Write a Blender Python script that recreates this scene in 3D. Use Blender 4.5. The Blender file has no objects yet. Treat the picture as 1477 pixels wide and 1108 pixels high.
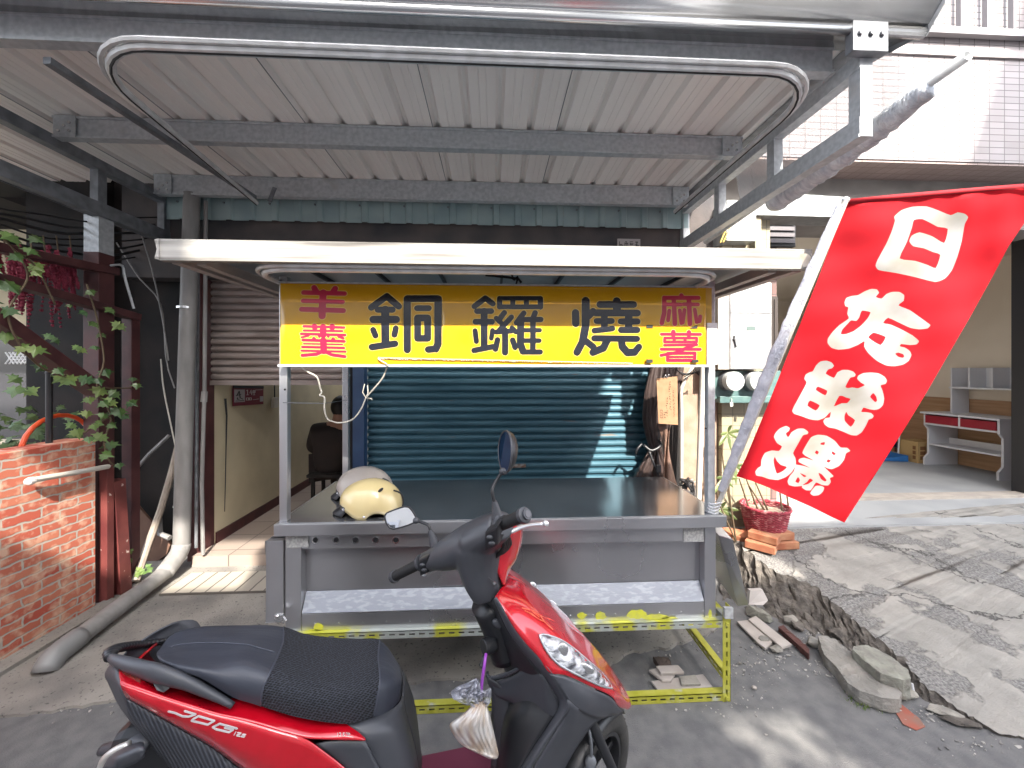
import bpy, bmesh, math, random
from mathutils import Vector, Matrix
from mathutils.geometry import delaunay_2d_cdt
random.seed(7)
C = bpy.context.scene.collection
SC = bpy.context.scene
# ---------------------------------------------------------------- camera, sky, sun, exposure
H, FPX, YAW, CXP, HOR = 1.57, 560.0, 0.05, 738.5, 535.0
cd = bpy.data.cameras.new('camera'); cam = bpy.data.objects.new('camera', cd); C.objects.link(cam)
cam.location = (0, 0, H); cam.rotation_euler = (math.pi/2, 0, -YAW)
cd.sensor_width = 36; cd.lens = 36*FPX/1477; cd.shift_y = -(554-HOR)/1477
cd.clip_start = 0.05; cd.clip_end = 600
SC.camera = cam
SUN = Vector((0.2975, -1.0, 0.85)).normalized()
w = bpy.data.worlds.new('World'); SC.world = w; w.use_nodes = True
nt = w.node_tree; nt.nodes.clear()
sky = nt.nodes.new('ShaderNodeTexSky'); sky.sky_type = 'NISHITA'; sky.sun_disc = False
sky.dust_density = 3.5; sky.air_density = 0.8
sky.sun_elevation = math.asin(SUN.z); sky.sun_rotation = math.atan2(SUN.x, SUN.y)
bg = nt.nodes.new('ShaderNodeBackground'); bg.inputs[1].default_value = 0.15
wo = nt.nodes.new('ShaderNodeOutputWorld')
hs_ = nt.nodes.new('ShaderNodeHueSaturation'); hs_.inputs['Saturation'].default_value = .42
nt.links.new(sky.outputs[0], hs_.inputs['Color']); nt.links.new(hs_.outputs[0], bg.inputs[0]); nt.links.new(bg.outputs[0], wo.inputs[0])
sl = bpy.data.lights.new('sun', 'SUN'); sl.energy = 2.0; sl.angle = math.radians(0.5); sl.color = (1, .93, .82)
so = bpy.data.objects.new('sun', sl); C.objects.link(so); so.rotation_euler = (-SUN).to_track_quat('-Z', 'Y').to_euler()
SC.view_settings.view_transform = 'Standard'; SC.view_settings.look = 'None'
SC.view_settings.exposure = 2.85; SC.view_settings.gamma = 1

# ---------------------------------------------------------------- helpers
CY, SY = math.cos(YAW), math.sin(YAW)
def ray(px, py):
    a = (px-CXP)/FPX; b = (HOR-py)/FPX
    return Vector((a*CY+SY, CY-a*SY, b))
CAM = Vector((0, 0, H))
def PD(px, py, d): return CAM + ray(px, py)*d
def PY(px, py, Y): r = ray(px, py); return CAM + r*(Y/r.y)
def PX(px, py, X): r = ray(px, py); return CAM + r*(X/r.x)
def PZ(px, py, Z): r = ray(px, py); return CAM + r*((Z-H)/r.z)
def V(*a): return Vector(a)

def mat(name, col, rough=.6, metal=0, col2=None, scale=6, lo=.35, hi=.65, bump=0, bscale=60, rv=0, detail=6, stretch=None, spec=None, coat=0, trans=0, alpha=1, bdist=.004, col3=None, scale3=30, f3=(.6,.7), sub=0):
    m = bpy.data.materials.new(name); m.use_nodes = True; t = m.node_tree; N = t.nodes; L = t.links
    b = N['Principled BSDF']; b.inputs['Base Color'].default_value = (*col, 1)
    b.inputs['Roughness'].default_value = rough; b.inputs['Metallic'].default_value = metal
    if spec is not None: b.inputs['Specular IOR Level'].default_value = spec
    if coat: b.inputs['Coat Weight'].default_value = coat; b.inputs['Coat Roughness'].default_value = .06
    if trans: b.inputs['Transmission Weight'].default_value = trans
    if alpha < 1: b.inputs['Alpha'].default_value = alpha
    if sub: b.inputs['Subsurface Weight'].default_value = sub
    tc = N.new('ShaderNodeTexCoord'); mp = N.new('ShaderNodeMapping'); L.new(tc.outputs['Object'], mp.inputs[0])
    if stretch: mp.inputs['Scale'].default_value = stretch
    vec = mp.outputs[0]
    if col2:
        n = N.new('ShaderNodeTexNoise'); n.inputs['Scale'].default_value = scale; n.inputs['Detail'].default_value = detail; n.inputs['Roughness'].default_value = .42
        L.new(vec, n.inputs['Vector'])
        r = N.new('ShaderNodeMapRange'); r.inputs[1].default_value = lo; r.inputs[2].default_value = hi; L.new(n.outputs[0], r.inputs[0])
        mx = N.new('ShaderNodeMix'); mx.data_type = 'RGBA'; L.new(r.outputs[0], mx.inputs[0])
        mx.inputs[6].default_value = (*col, 1); mx.inputs[7].default_value = (*col2, 1); out = mx.outputs[2]
        if col3:
            n3 = N.new('ShaderNodeTexNoise'); n3.inputs['Scale'].default_value = scale3; n3.inputs['Detail'].default_value = 5; L.new(vec, n3.inputs['Vector'])
            r3 = N.new('ShaderNodeMapRange'); r3.inputs[1].default_value = f3[0]; r3.inputs[2].default_value = f3[1]; L.new(n3.outputs[0], r3.inputs[0])
            m3 = N.new('ShaderNodeMix'); m3.data_type = 'RGBA'; L.new(r3.outputs[0], m3.inputs[0]); L.new(out, m3.inputs[6]); m3.inputs[7].default_value = (*col3, 1); out = m3.outputs[2]
        L.new(out, b.inputs['Base Color'])
        if rv:
            rr = N.new('ShaderNodeMapRange'); rr.inputs[3].default_value = rough-rv; rr.inputs[4].default_value = rough+rv; L.new(n.outputs[0], rr.inputs[0]); L.new(rr.outputs[0], b.inputs['Roughness'])
    if bump:
        n2 = N.new('ShaderNodeTexNoise'); n2.inputs['Scale'].default_value = bscale; n2.inputs['Detail'].default_value = 8; n2.inputs['Roughness'].default_value = .65; L.new(vec, n2.inputs['Vector'])
        bp = N.new('ShaderNodeBump'); bp.inputs['Strength'].default_value = bump; bp.inputs['Distance'].default_value = bdist; L.new(n2.outputs[0], bp.inputs['Height']); L.new(bp.outputs[0], b.inputs['Normal'])
    return m

class B:
    """collects boxes, tubes and patches; build() links them as one mesh object"""
    def __init__(s): s.v = []; s.f = []; s.mi = []; s.m = 0
    def add(s, vs, fs):
        o = len(s.v); s.v += [Vector(v) for v in vs]
        for f in fs: s.f.append([i+o for i in f]); s.mi.append(s.m)
        return s
    def box(s, a, b, R=None, c=None):
        x0, y0, z0 = [min(p, q) for p, q in zip(a, b)]; x1, y1, z1 = [max(p, q) for p, q in zip(a, b)]
        vs = [V(x, y, z) for x in (x0, x1) for y in (y0, y1) for z in (z0, z1)]
        if R: c = c or (vs[0]+vs[7])/2; vs = [c + R @ (p-c) for p in vs]
        return s.add(vs, [(0,1,3,2),(4,6,7,5),(0,4,5,1),(2,3,7,6),(0,2,6,4),(1,5,7,3)])
    def bar(s, p, q, w, h, up=V(0,0,1)):
        p, q = Vector(p), Vector(q); d = (q-p).normalized(); sd = d.cross(up)
        if sd.length < 1e-4: sd = d.cross(V(0,1,0))
        sd.normalize(); u = sd.cross(d)
        vs = [e + sd*(a*w/2) + u*(b_*h/2) for e in (p, q) for a, b_ in ((-1,-1),(1,-1),(1,1),(-1,1))]
        return s.add(vs, [(0,3,2,1),(4,5,6,7),(0,1,5,4),(1,2,6,5),(2,3,7,6),(3,0,4,7)])
    def tube(s, pts, r, n=10, closed=False, caps=True, sq=1.0, up=None):
        pts = [Vector(p) for p in pts]; k = len(pts); rs = r if isinstance(r, (list, tuple)) else [r]*k
        vs = []; prev = None
        for i, p in enumerate(pts):
            a = pts[(i-1) % k] if (i or closed) else p; b_ = pts[(i+1) % k] if (i < k-1 or closed) else p
            t = (b_-a).normalized()
            if prev is None:
                ref = up or (V(0,0,1) if abs(t.z) < .9 else V(1,0,0)); sd = t.cross(ref).normalized()
            else: sd = (prev - t*prev.dot(t)).normalized()
            prev = sd; u = sd.cross(t)
            rr = rs[i]; ra, rb = rr if isinstance(rr, tuple) else (rr, rr*sq)
            for j in range(n):
                an = 2*math.pi*j/n; vs.append(p + sd*(math.cos(an)*ra) + u*(math.sin(an)*rb))
        fs = []
        for i in range(k if closed else k-1):
            i2 = (i+1) % k
            for j in range(n): j2 = (j+1) % n; fs.append((i*n+j, i*n+j2, i2*n+j2, i2*n+j))
        if caps and not closed: fs.append(tuple(range(n))[::-1]); fs.append(tuple((k-1)*n+j for j in range(n)))
        return s.add(vs, fs)
    def prism(s, poly, off):
        """polygon (list of 3D points) extruded by a vector"""
        poly = [Vector(p) for p in poly]; off = Vector(off); n = len(poly)
        return s.add(poly + [p+off for p in poly], [tuple(range(n)), tuple(range(2*n-1, n-1, -1))] + [(i, i+n, (i+1) % n+n, (i+1) % n) for i in range(n)])
    def grid(s, rows):
        m, n = len(rows), len(rows[0])
        return s.add([p for r in rows for p in r], [(i*n+j, i*n+j+1, (i+1)*n+j+1, (i+1)*n+j) for i in range(m-1) for j in range(n-1)])
    def ball(s, c, r, nu=14, nv=9, jit=0, R=None):
        c = Vector(c); r = Vector(r) if not isinstance(r, (int, float)) else V(r, r, r); rows = []
        for i in range(nv+1):
            th = math.pi*i/nv; row = []
            for j in range(nu):
                ph = 2*math.pi*j/nu; d = V(math.sin(th)*math.cos(ph), math.sin(th)*math.sin(ph), math.cos(th))
                k = 1+random.uniform(-jit, jit); q = V(d.x*r.x*k, d.y*r.y*k, d.z*r.z*k); row.append(c + (R @ q if R else q))
            rows.append(row+[row[0]])
        return s.grid(rows)
    def rock(s, c, size, seed=0, flat=.55, n=26):
        rnd = random.Random(seed); bm = bmesh.new()
        for _ in range(n):
            d = V(rnd.gauss(0,1), rnd.gauss(0,1), rnd.gauss(0,1)).normalized()
            bm.verts.new(V(d.x*size[0]*rnd.uniform(.8,1), d.y*size[1]*rnd.uniform(.8,1), max(-flat, min(flat, d.z))*size[2]*rnd.uniform(.85,1)))
        r = bmesh.ops.convex_hull(bm, input=bm.verts)
        bmesh.ops.delete(bm, geom=[g for g in r['geom_interior'] if isinstance(g, bmesh.types.BMVert)], context='VERTS')
        bm.verts.index_update(); vs = [v.co + Vector(c) for v in bm.verts]; fs = [[v.index for v in f.verts] for f in bm.faces]; bm.free()
        return s.add(vs, fs)
    def split(s):
        """one B per connected piece"""
        par = list(range(len(s.v)))
        key = {}
        for i, v in enumerate(s.v):
            k = (round(v.x,5), round(v.y,5), round(v.z,5)); par[i] = key.setdefault(k, i)
        def find(i):
            while par[i] != i: par[i] = par[par[i]]; i = par[i]
            return i
        for f in s.f:
            r = find(f[0])
            for i in f[1:]: par[find(i)] = r
        out = {}
        for f, m in zip(s.f, s.mi): out.setdefault(find(f[0]), []).append((f, m))
        res = []
        for fs in out.values():
            b = B(); mp = {}
            for f, m in fs:
                for i in f:
                    if i not in mp: mp[i] = len(b.v); b.v.append(s.v[i])
                b.f.append([mp[i] for i in f]); b.mi.append(m)
            res.append(b)
        return res
    def build(s, name, mats, parent=None, smooth=False, bevel=0, sub=0, solid=0, weld=True, remesh=0, mods=()):
        me = bpy.data.meshes.new(name); inv = (MW[parent.name].inverted() if parent else Matrix())
        me.from_pydata([inv @ v for v in s.v], [], s.f)
        for m in (mats if isinstance(mats, (list, tuple)) else [mats]): me.materials.append(m)
        me.polygons.foreach_set('material_index', s.mi)
        bm = bmesh.new(); bm.from_mesh(me)
        if weld: bmesh.ops.remove_doubles(bm, verts=bm.verts, dist=1e-5)
        bmesh.ops.recalc_face_normals(bm, faces=bm.faces); bm.to_mesh(me); bm.free()
        if smooth:
            me.polygons.foreach_set('use_smooth', [True]*len(me.polygons))
        o = bpy.data.objects.new(name, me); C.objects.link(o)
        if parent: o.parent = parent
        MW[o.name] = MW[parent.name] if parent else Matrix()
        if remesh:
            md = o.modifiers.new('r', 'REMESH'); md.mode = 'VOXEL'; md.voxel_size = remesh; md.use_smooth_shade = True
            md = o.modifiers.new('s', 'SMOOTH'); md.iterations = 6; md.factor = .6
        if solid: md = o.modifiers.new('t', 'SOLIDIFY'); md.thickness = solid; md.offset = 0
        if bevel: md = o.modifiers.new('b', 'BEVEL'); md.width = bevel; md.segments = 2; md.limit_method = 'ANGLE'; md.angle_limit = math.radians(35)
        if sub: md = o.modifiers.new('u', 'SUBSURF'); md.levels = sub; md.render_levels = sub
        if smooth == 'auto':
            md = o.modifiers.new('w', 'WEIGHTED_NORMAL') if False else None
            try: me.set_sharp_from_angle(angle=math.radians(38))
            except Exception: pass
        return o
MW = {}
def tag(o, label, cat, group=None, kind=None):
    if label: o['label'] = label
    if cat: o['category'] = cat
    if group: o['group'] = group
    if kind: o['kind'] = kind
    return o
def thing(name, label, cat, loc=(0,0,0), group=None, M=None):
    o = bpy.data.objects.new(name, None); C.objects.link(o); o.empty_display_size = .1
    M = M or Matrix.Translation(loc); o.matrix_world = M; MW[o.name] = M
    return tag(o, label, cat, group)
def rough(o, strength=.02, size=.08, lv=3, simple=True):
    tx = bpy.data.textures.get('clouds_%.3f' % size) or bpy.data.textures.new('clouds_%.3f' % size, 'CLOUDS'); tx.noise_scale = size; tx.noise_depth = 4
    md = o.modifiers.new('sd', 'SUBSURF'); md.subdivision_type = 'SIMPLE' if simple else 'CATMULL_CLARK'; md.levels = lv; md.render_levels = lv
    md = o.modifiers.new('dp', 'DISPLACE'); md.texture = tx; md.strength = strength; md.mid_level = .5; md.texture_coords = 'LOCAL'
    return o
def struct(o): o['kind'] = 'structure'; return o

def catmull(pts, n):
    pts = [Vector(p) for p in pts]
    if len(pts) == 2: return [pts[0].lerp(pts[1], i/(n-1)) for i in range(n)]
    L = [0]
    for a, b_ in zip(pts, pts[1:]): L.append(L[-1]+max((b_-a).length, 1e-6))
    P = [pts[0]*2-pts[1]] + pts + [pts[-1]*2-pts[-2]]; out = []
    for i in range(n):
        d = L[-1]*i/(n-1); k = 0
        while k < len(pts)-2 and d > L[k+1]: k += 1
        t = (d-L[k])/(L[k+1]-L[k]); p0, p1, p2, p3 = P[k:k+4]
        out.append(.5*((2*p1)+(p2-p0)*t+(2*p0-5*p1+4*p2-p3)*t*t+(3*p1-p0-3*p2+p3)*t**3))
    return out
def loft(rows, n=24, m=None):
    R = [catmull(r, n) for r in rows]
    if m: R = [list(c) for c in zip(*[catmull([r[j] for r in R], m) for j in range(n)])]
    return R
def inpoly(x, y, poly):
    c = False; j = len(poly)-1
    for i in range(len(poly)):
        xi, yi = poly[i]; xj, yj = poly[j]
        if (yi > y) != (yj > y) and x < (xj-xi)*(y-yi)/(yj-yi)+xi: c = not c
        j = i
    return c
def segd(x, y, a, b_):
    dx, dy = b_[0]-a[0], b_[1]-a[1]; l = dx*dx+dy*dy
    t = 0 if l == 0 else max(0, min(1, ((x-a[0])*dx+(y-a[1])*dy)/l))
    return math.hypot(x-a[0]-t*dx, y-a[1]-t*dy)
def sheet(outline, loops, cls, step, f3):
    """flat sheet cut along loops (2D); cls(x, y) gives the material index; f3 maps 2D to 3D"""
    vs, fc, ed = [], [], []
    def loop(pl, closed=True):
        o = len(vs); n = len(pl); vs.extend([Vector(p) for p in pl])
        ed.extend([(o+i, o+(i+1) % n) for i in range(n if closed else n-1)])
    loop(outline)
    for l in loops: loop(l)
    x0, x1 = min(p[0] for p in outline), max(p[0] for p in outline); y0, y1 = min(p[1] for p in outline), max(p[1] for p in outline)
    y = y0+step/2
    while y < y1:
        x = x0+step/2
        while x < x1:
            if inpoly(x, y, outline): vs.append(V(x, y))
            x += step
        y += step
    rv, re, rf, *_ = delaunay_2d_cdt([Vector((v[0], v[1])) for v in vs], ed, [], 0, 1e-4)
    b = B(); b.v = [f3(p[0], p[1]) for p in rv]
    for f in rf:
        cx = sum(rv[i][0] for i in f)/len(f); cy = sum(rv[i][1] for i in f)/len(f)
        if inpoly(cx, cy, outline): b.f.append(list(f)); b.mi.append(cls(cx, cy))
    return b
def circ(c, r, n=14): return [(c[0]+r*math.cos(2*math.pi*i/n), c[1]+r*math.sin(2*math.pi*i/n)) for i in range(n)]
def capsule(a, b_, r, n=7):
    an = math.atan2(b_[1]-a[1], b_[0]-a[0]); out = []
    for i in range(n+1): t = an+math.pi/2+math.pi*i/n; out.append((a[0]+r*math.cos(t), a[1]+r*math.sin(t)))
    for i in range(n+1): t = an-math.pi/2+math.pi*i/n; out.append((b_[0]+r*math.cos(t), b_[1]+r*math.sin(t)))
    return out
# ---------------------------------------------------------------- materials
asphalt = mat('asphalt', (.12,.12,.122), .9, col2=(.17,.168,.165), scale=14, bump=.9, bscale=160, bdist=.006, col3=(.2,.2,.19), scale3=150, f3=(.64,.72))
concrete = mat('concrete', (.17,.16,.15), .9, col2=(.30,.28,.25), scale=3.5, bump=.8, bscale=90, bdist=.006, col3=(.06,.06,.06), scale3=60, f3=(.6,.72))
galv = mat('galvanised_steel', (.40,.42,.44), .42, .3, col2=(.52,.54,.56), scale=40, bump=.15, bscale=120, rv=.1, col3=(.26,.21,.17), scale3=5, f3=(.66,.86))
galv_dark = mat('weathered_shaded_steel', (.14,.15,.165), .5, .35, col2=(.22,.23,.25), scale=18, rv=.1, bump=.1)
roof_m = mat('coated_roof_sheet', (.80,.755,.72), .4, .0, col2=(.86,.82,.78), scale=3, rv=.08, stretch=(1,.2,1))
stain = mat('stainless_steel', (.44,.44,.46), .30, .85, col2=(.56,.56,.58), scale=2.0, rv=.12, bump=.03, bscale=200)
stain_top = mat('stainless_top', (.34,.35,.37), .15, .9, col2=(.46,.47,.49), scale=3, rv=.07)
polished = mat('polished_steel', (.72,.72,.72), .20, .9, col2=(.60,.60,.61), scale=3, rv=.05, bump=.25, bscale=4)
white_al = mat('white_aluminium', (.28,.27,.25), .5, .1, col2=(.12,.11,.10), scale=5, stretch=(.5,3,12), lo=.46, hi=.72, bump=.1, col3=(.40,.38,.355), scale3=3, f3=(.5,.7))
track_m = mat('white_track', (.62,.62,.63), .35, .2, col2=(.5,.5,.5), scale=20)
black_m = mat('black_paint', (.015,.015,.018), .45)
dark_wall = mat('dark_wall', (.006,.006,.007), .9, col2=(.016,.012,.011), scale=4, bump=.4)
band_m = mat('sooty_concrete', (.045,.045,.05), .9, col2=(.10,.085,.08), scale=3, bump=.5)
green_m = mat('green_corrugated', (.22,.30,.31), .5, .1, col2=(.29,.37,.37), scale=5)
beige_sh = mat('beige_shutter_paint', (.24,.19,.17), .55, .2, col2=(.32,.27,.25), scale=5, stretch=(1,1,5), rv=.1)
teal_sh = mat('teal_shutter_paint', (.045,.12,.165), .42, .25, col2=(.07,.165,.215), scale=4, stretch=(.6,1,5), rv=.12, col3=(.16,.12,.09), scale3=5, f3=(.68,.8))
blue_m = mat('navy_paint', (.02,.05,.12), .4, col2=(.03,.07,.15), scale=8)
cream = mat('cream_plaster', (.55,.48,.33), .8, col2=(.45,.39,.27), scale=3, bump=.2, bscale=30)
maroon = mat('maroon_paint', (.10,.022,.022), .5, col2=(.16,.04,.035), scale=7, rv=.12, bump=.3, bscale=30, col3=(.55,.45,.4), scale3=22, f3=(.68,.72))
maroon_dk = mat('dark_maroon_paint', (.045,.012,.014), .5, col2=(.08,.025,.025), scale=9, rv=.1, bump=.2)
brownpaint = mat('brown_board', (.10,.05,.035), .7, col2=(.16,.09,.06), scale=6, bump=.3)
pvc = mat('grey_pvc', (.20,.195,.19), .5, col2=(.26,.25,.245), scale=5, rv=.1, stretch=(4,4,1))
pvc_w = mat('white_pvc', (.48,.46,.42), .5, col2=(.5,.46,.4), scale=9)
tan_w = mat('tan_plaster', (.26,.18,.13), .9, col2=(.34,.25,.19), scale=9, bump=.5, bscale=60)
grey_b = mat('grey_beam', (.20,.18,.17), .8, col2=(.27,.25,.23), scale=4, bump=.2)
cell = mat('rubber_black', (.012,.012,.013), .75, bump=.2, bscale=80)
wood = mat('plywood', (.33,.19,.10), .7, col2=(.42,.26,.15), scale=5, stretch=(.4,.4,6))
white_lam = mat('white_laminate', (.62,.62,.64), .5)
red_lam = mat('crimson_laminate', (.28,.01,.025), .45)
garage_wall = mat('garage_plaster', (.70,.63,.53), .85, col2=(.64,.57,.47), scale=2)
glass_dk = mat('dark_glass', (.03,.03,.035), .15, spec=.8)
yellow_f = mat('yellow_slotted_angle', (.36,.35,.03), .45, .1, col2=(.46,.45,.08), scale=16, rv=.1, col3=(.45,.47,.42), scale3=9, f3=(.62,.7))
slab_m = mat('slab_concrete', (.30,.28,.25), .9, col2=(.22,.21,.19), scale=9, bump=.8, bscale=70, bdist=.008)
wire_m = mat('cable_white', (.55,.52,.45), .6)

def tiles(name, c1, c2, mortar, sx, sz, ms=.05, off=0, plane='XZ', rough=.45, bump=.4, bias=0, rn=.0, mixn=None):
    m = bpy.data.materials.new(name); m.use_nodes = True; t = m.node_tree; N = t.nodes; L = t.links; b = N['Principled BSDF']; b.inputs['Roughness'].default_value = rough
    tc = N.new('ShaderNodeTexCoord'); sp = N.new('ShaderNodeSeparateXYZ'); cb = N.new('ShaderNodeCombineXYZ'); L.new(tc.outputs['Object'], sp.inputs[0])
    a, c = {'XZ': (0, 2), 'YZ': (1, 2), 'XY': (0, 1)}[plane]; L.new(sp.outputs[a], cb.inputs[0]); L.new(sp.outputs[c], cb.inputs[1])
    br = N.new('ShaderNodeTexBrick'); br.inputs['Scale'].default_value = 1; br.inputs['Brick Width'].default_value = sx; br.inputs['Row Height'].default_value = sz
    br.inputs['Mortar Size'].default_value = ms; br.inputs['Mortar Smooth'].default_value = .2; br.offset = off; br.inputs['Bias'].default_value = bias
    br.inputs['Color1'].default_value = (*c1, 1); br.inputs['Color2'].default_value = (*c2, 1); br.inputs['Mortar'].default_value = (*mortar, 1)
    wv = N.new('ShaderNodeTexNoise'); wv.inputs['Scale'].default_value = 14; ad = N.new('ShaderNodeMix'); ad.data_type = 'RGBA'; ad.blend_type = 'LINEAR_LIGHT'; ad.inputs[0].default_value = rn
    L.new(cb.outputs[0], ad.inputs[6]); L.new(wv.outputs['Color'], ad.inputs[7]); L.new(tc.outputs['Object'], wv.inputs['Vector']); L.new(ad.outputs[2], br.inputs['Vector'])
    out = br.outputs[0]
    if mixn:
        n = N.new('ShaderNodeTexNoise'); n.inputs['Scale'].default_value = mixn[1]; n.inputs['Detail'].default_value = 6; L.new(tc.outputs['Object'], n.inputs['Vector'])
        r = N.new('ShaderNodeMapRange'); r.inputs[1].default_value = .48; r.inputs[2].default_value = .68; L.new(n.outputs[0], r.inputs[0])
        mm = N.new('ShaderNodeMath'); mm.operation = 'MULTIPLY'; mm.inputs[1].default_value = mixn[2]; L.new(r.outputs[0], mm.inputs[0])
        mx = N.new('ShaderNodeMix'); mx.data_type = 'RGBA'; L.new(mm.outputs[0], mx.inputs[0]); L.new(out, mx.inputs[6]); mx.inputs[7].default_value = (*mixn[0], 1); out = mx.outputs[2]
    L.new(out, b.inputs['Base Color'])
    iv = N.new('ShaderNodeMath'); iv.operation = 'SUBTRACT'; iv.inputs[0].default_value = 1; L.new(br.outputs['Fac'], iv.inputs[1])
    bp = N.new('ShaderNodeBump'); bp.inputs['Strength'].default_value = bump; bp.inputs['Distance'].default_value = .006; L.new(iv.outputs[0], bp.inputs['Height']); L.new(bp.outputs[0], b.inputs['Normal'])
    return m
brick_m = tiles('red_brick', (.46,.09,.055), (.56,.20,.12), (.44,.39,.34), .19, .052, .006, .5, 'YZ', .85, 1, -.05, .016, ((.72,.50,.36), 16, .8))
pink_t = tiles('pale_pink_tile', (.235,.21,.215), (.30,.27,.275), (.09,.08,.08), .145, .058, .004, 0, 'XZ', .4, .4, mixn=((.20,.165,.15), 1.6, .45))
cream_t = tiles('cream_tile', (.34,.30,.21), (.31,.275,.19), (.13,.12,.09), .10, .10, .003, 0, 'XZ', .35, .3)
brown_t = tiles('brown_tile', (.15,.09,.08), (.18,.11,.10), (.07,.05,.05), .06, .11, .004, 0, 'XZ', .4, .4)
floor_t = tiles('corridor_tile', (.30,.24,.20), (.34,.28,.24), (.14,.11,.10), .30, .30, .006, 0, 'XY', .45, .3)
strip_t = tiles('worn_step_tile', (.42,.38,.32), (.36,.33,.28), (.10,.09,.08), .10, .40, .006, 0, 'XY', .6, .5, 0, .004)

# concrete of the ramp: pale skim coat worn through to dark aggregate, with cracks
def ramp_mat():
    m = mat('worn_ramp_concrete', (.33,.31,.28), .9); t = m.node_tree; N = t.nodes; L = t.links; b = N['Principled BSDF']
    tc = N.new('ShaderNodeTexCoord'); o = tc.outputs['Object']
    def noise(s, d=8, r=.6, st=None):
        n = N.new('ShaderNodeTexNoise'); n.inputs['Scale'].default_value = s; n.inputs['Detail'].default_value = d; n.inputs['Roughness'].default_value = r
        if st: mp = N.new('ShaderNodeMapping'); mp.inputs['Scale'].default_value = st; L.new(o, mp.inputs[0]); L.new(mp.outputs[0], n.inputs['Vector'])
        else: L.new(o, n.inputs['Vector'])
        return n
    def mr(x, a, c, e=0, f=1):
        r = N.new('ShaderNodeMapRange'); r.inputs[1].default_value = a; r.inputs[2].default_value = c; r.inputs[3].default_value = e; r.inputs[4].default_value = f; L.new(x, r.inputs[0]); return r.outputs[0]
    def mix(f, a, c):
        x = N.new('ShaderNodeMix'); x.data_type = 'RGBA'; L.new(f, x.inputs[0])
        for k, q in ((6, a), (7, c)):
            if isinstance(q, tuple): x.inputs[k].default_value = (*q, 1)
            else: L.new(q, x.inputs[k])
        return x.outputs[2]
    n1 = noise(1.7, 10, .6); worn = mr(n1.outputs[0], .49, .515)
    n2 = noise(90, 4); agg = mix(mr(n2.outputs[0], .4, .62), (.12,.115,.11), (.26,.25,.235))
    n3 = noise(5, 8); skim = mix(mr(n3.outputs[0], .35, .65), (.33,.31,.28), (.235,.225,.205))
    col = mix(worn, skim, agg)
    ds = N.new('ShaderNodeMix'); ds.data_type = 'RGBA'; ds.blend_type = 'LINEAR_LIGHT'; ds.inputs[0].default_value = .25; n4 = noise(3, 8); L.new(o, ds.inputs[6]); L.new(n4.outputs['Color'], ds.inputs[7])
    vo = N.new('ShaderNodeTexVoronoi'); vo.feature = 'DISTANCE_TO_EDGE'; vo.inputs['Scale'].default_value = .75; L.new(ds.outputs[2], vo.inputs['Vector'])
    ck = mr(vo.outputs['Distance'], .002, .006)
    col = mix(ck, (.09,.085,.08), col); L.new(col, b.inputs['Base Color'])
    ad = N.new('ShaderNodeMath'); ad.operation = 'MULTIPLY_ADD'; L.new(mr(n1.outputs[0], .49, .515, 1, 0), ad.inputs[0]); ad.inputs[1].default_value = 1.2; L.new(n2.outputs[0], ad.inputs[2])
    a2 = N.new('ShaderNodeMath'); a2.operation = 'ADD'; L.new(ad.outputs[0], a2.inputs[0]); L.new(ck, a2.inputs[1])
    bp = N.new('ShaderNodeBump'); bp.inputs['Strength'].default_value = .9; bp.inputs['Distance'].default_value = .007; L.new(a2.outputs[0], bp.inputs['Height']); L.new(bp.outputs[0], b.inputs['Normal'])
    return m
ramp_m = ramp_mat()
dirt_m = mat('broken_concrete_edge', (.07,.062,.055), .95, col2=(.17,.15,.13), scale=18, bump=1, bscale=70, bdist=.012)

# ---------------------------------------------------------------- ground
b = B(); b.box((-60,-60,-.3), (60,60,0)); struct(b.build('street', asphalt))
edge = [(0,1032),(60,1027),(150,1010),(260,1000),(380,992),(480,990),(600,982),(700,975),(800,966),(880,958),(905,940),(960,934),(1010,918),(1040,905)]
rnd = random.Random(3)
ep = []
for (a, c), (d, e) in zip(edge, edge[1:]):
    for k in range(6): ep.append(PZ(a+(d-a)*k/6, c+(e-c)*k/6+rnd.uniform(-2.2,2.2), .014))
ep = [V(-4.5, ep[0].y, .014)] + ep + [V(1.45, 2.5, .014), V(1.75, 3.35, .014), V(-4.5, 3.35, .014)]
b = B(); b.prism(ep, (0,0,-.016)); struct(b.build('pavement', concrete))
b = B(); b.box((-2.30,2.80,.016), (-1.15,3.08,.03)); struct(b.build('step_tiles', strip_t))
b = B(); b.box((-2.38,3.20,.0), (-1.05,6.5,.10)); struct(b.build('corridor_floor', floor_t))

def rz(x, y): return max(.012, min(.25, .125*(y-1.45)))
def PR(px, py):
    r = ray(px, py); t = (H+.125*1.45)/(.125*r.y-r.z); p = CAM+r*t
    return V(p.x, p.y, rz(p.x, p.y)) if p.y < 3.45 else PZ(px, py, .25)
top_e = [(1040,768),(1068,783),(1077,796),(1103,813),(1133,830),(1163,840),(1183,853),(1206,870),(1226,886),(1246,906),(1272,926),(1299,946),(1316,966),(1329,986),(1356,1002),(1382,1022),(1409,1036),(1439,1056),(1477,1062),(1540,1085),(1640,1100)]
bot_e = [(1040,872),(1075,880),(1090,884),(1120,900),(1150,912),(1180,925),(1205,938),(1228,950),(1248,962),(1270,975),(1290,985),(1308,996),(1322,1006),(1340,1016),(1362,1028),(1388,1040),(1414,1048),(1442,1062),(1478,1068),(1541,1090),(1641,1104)]
rnd = random.Random(5); te, be = [], []
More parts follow.
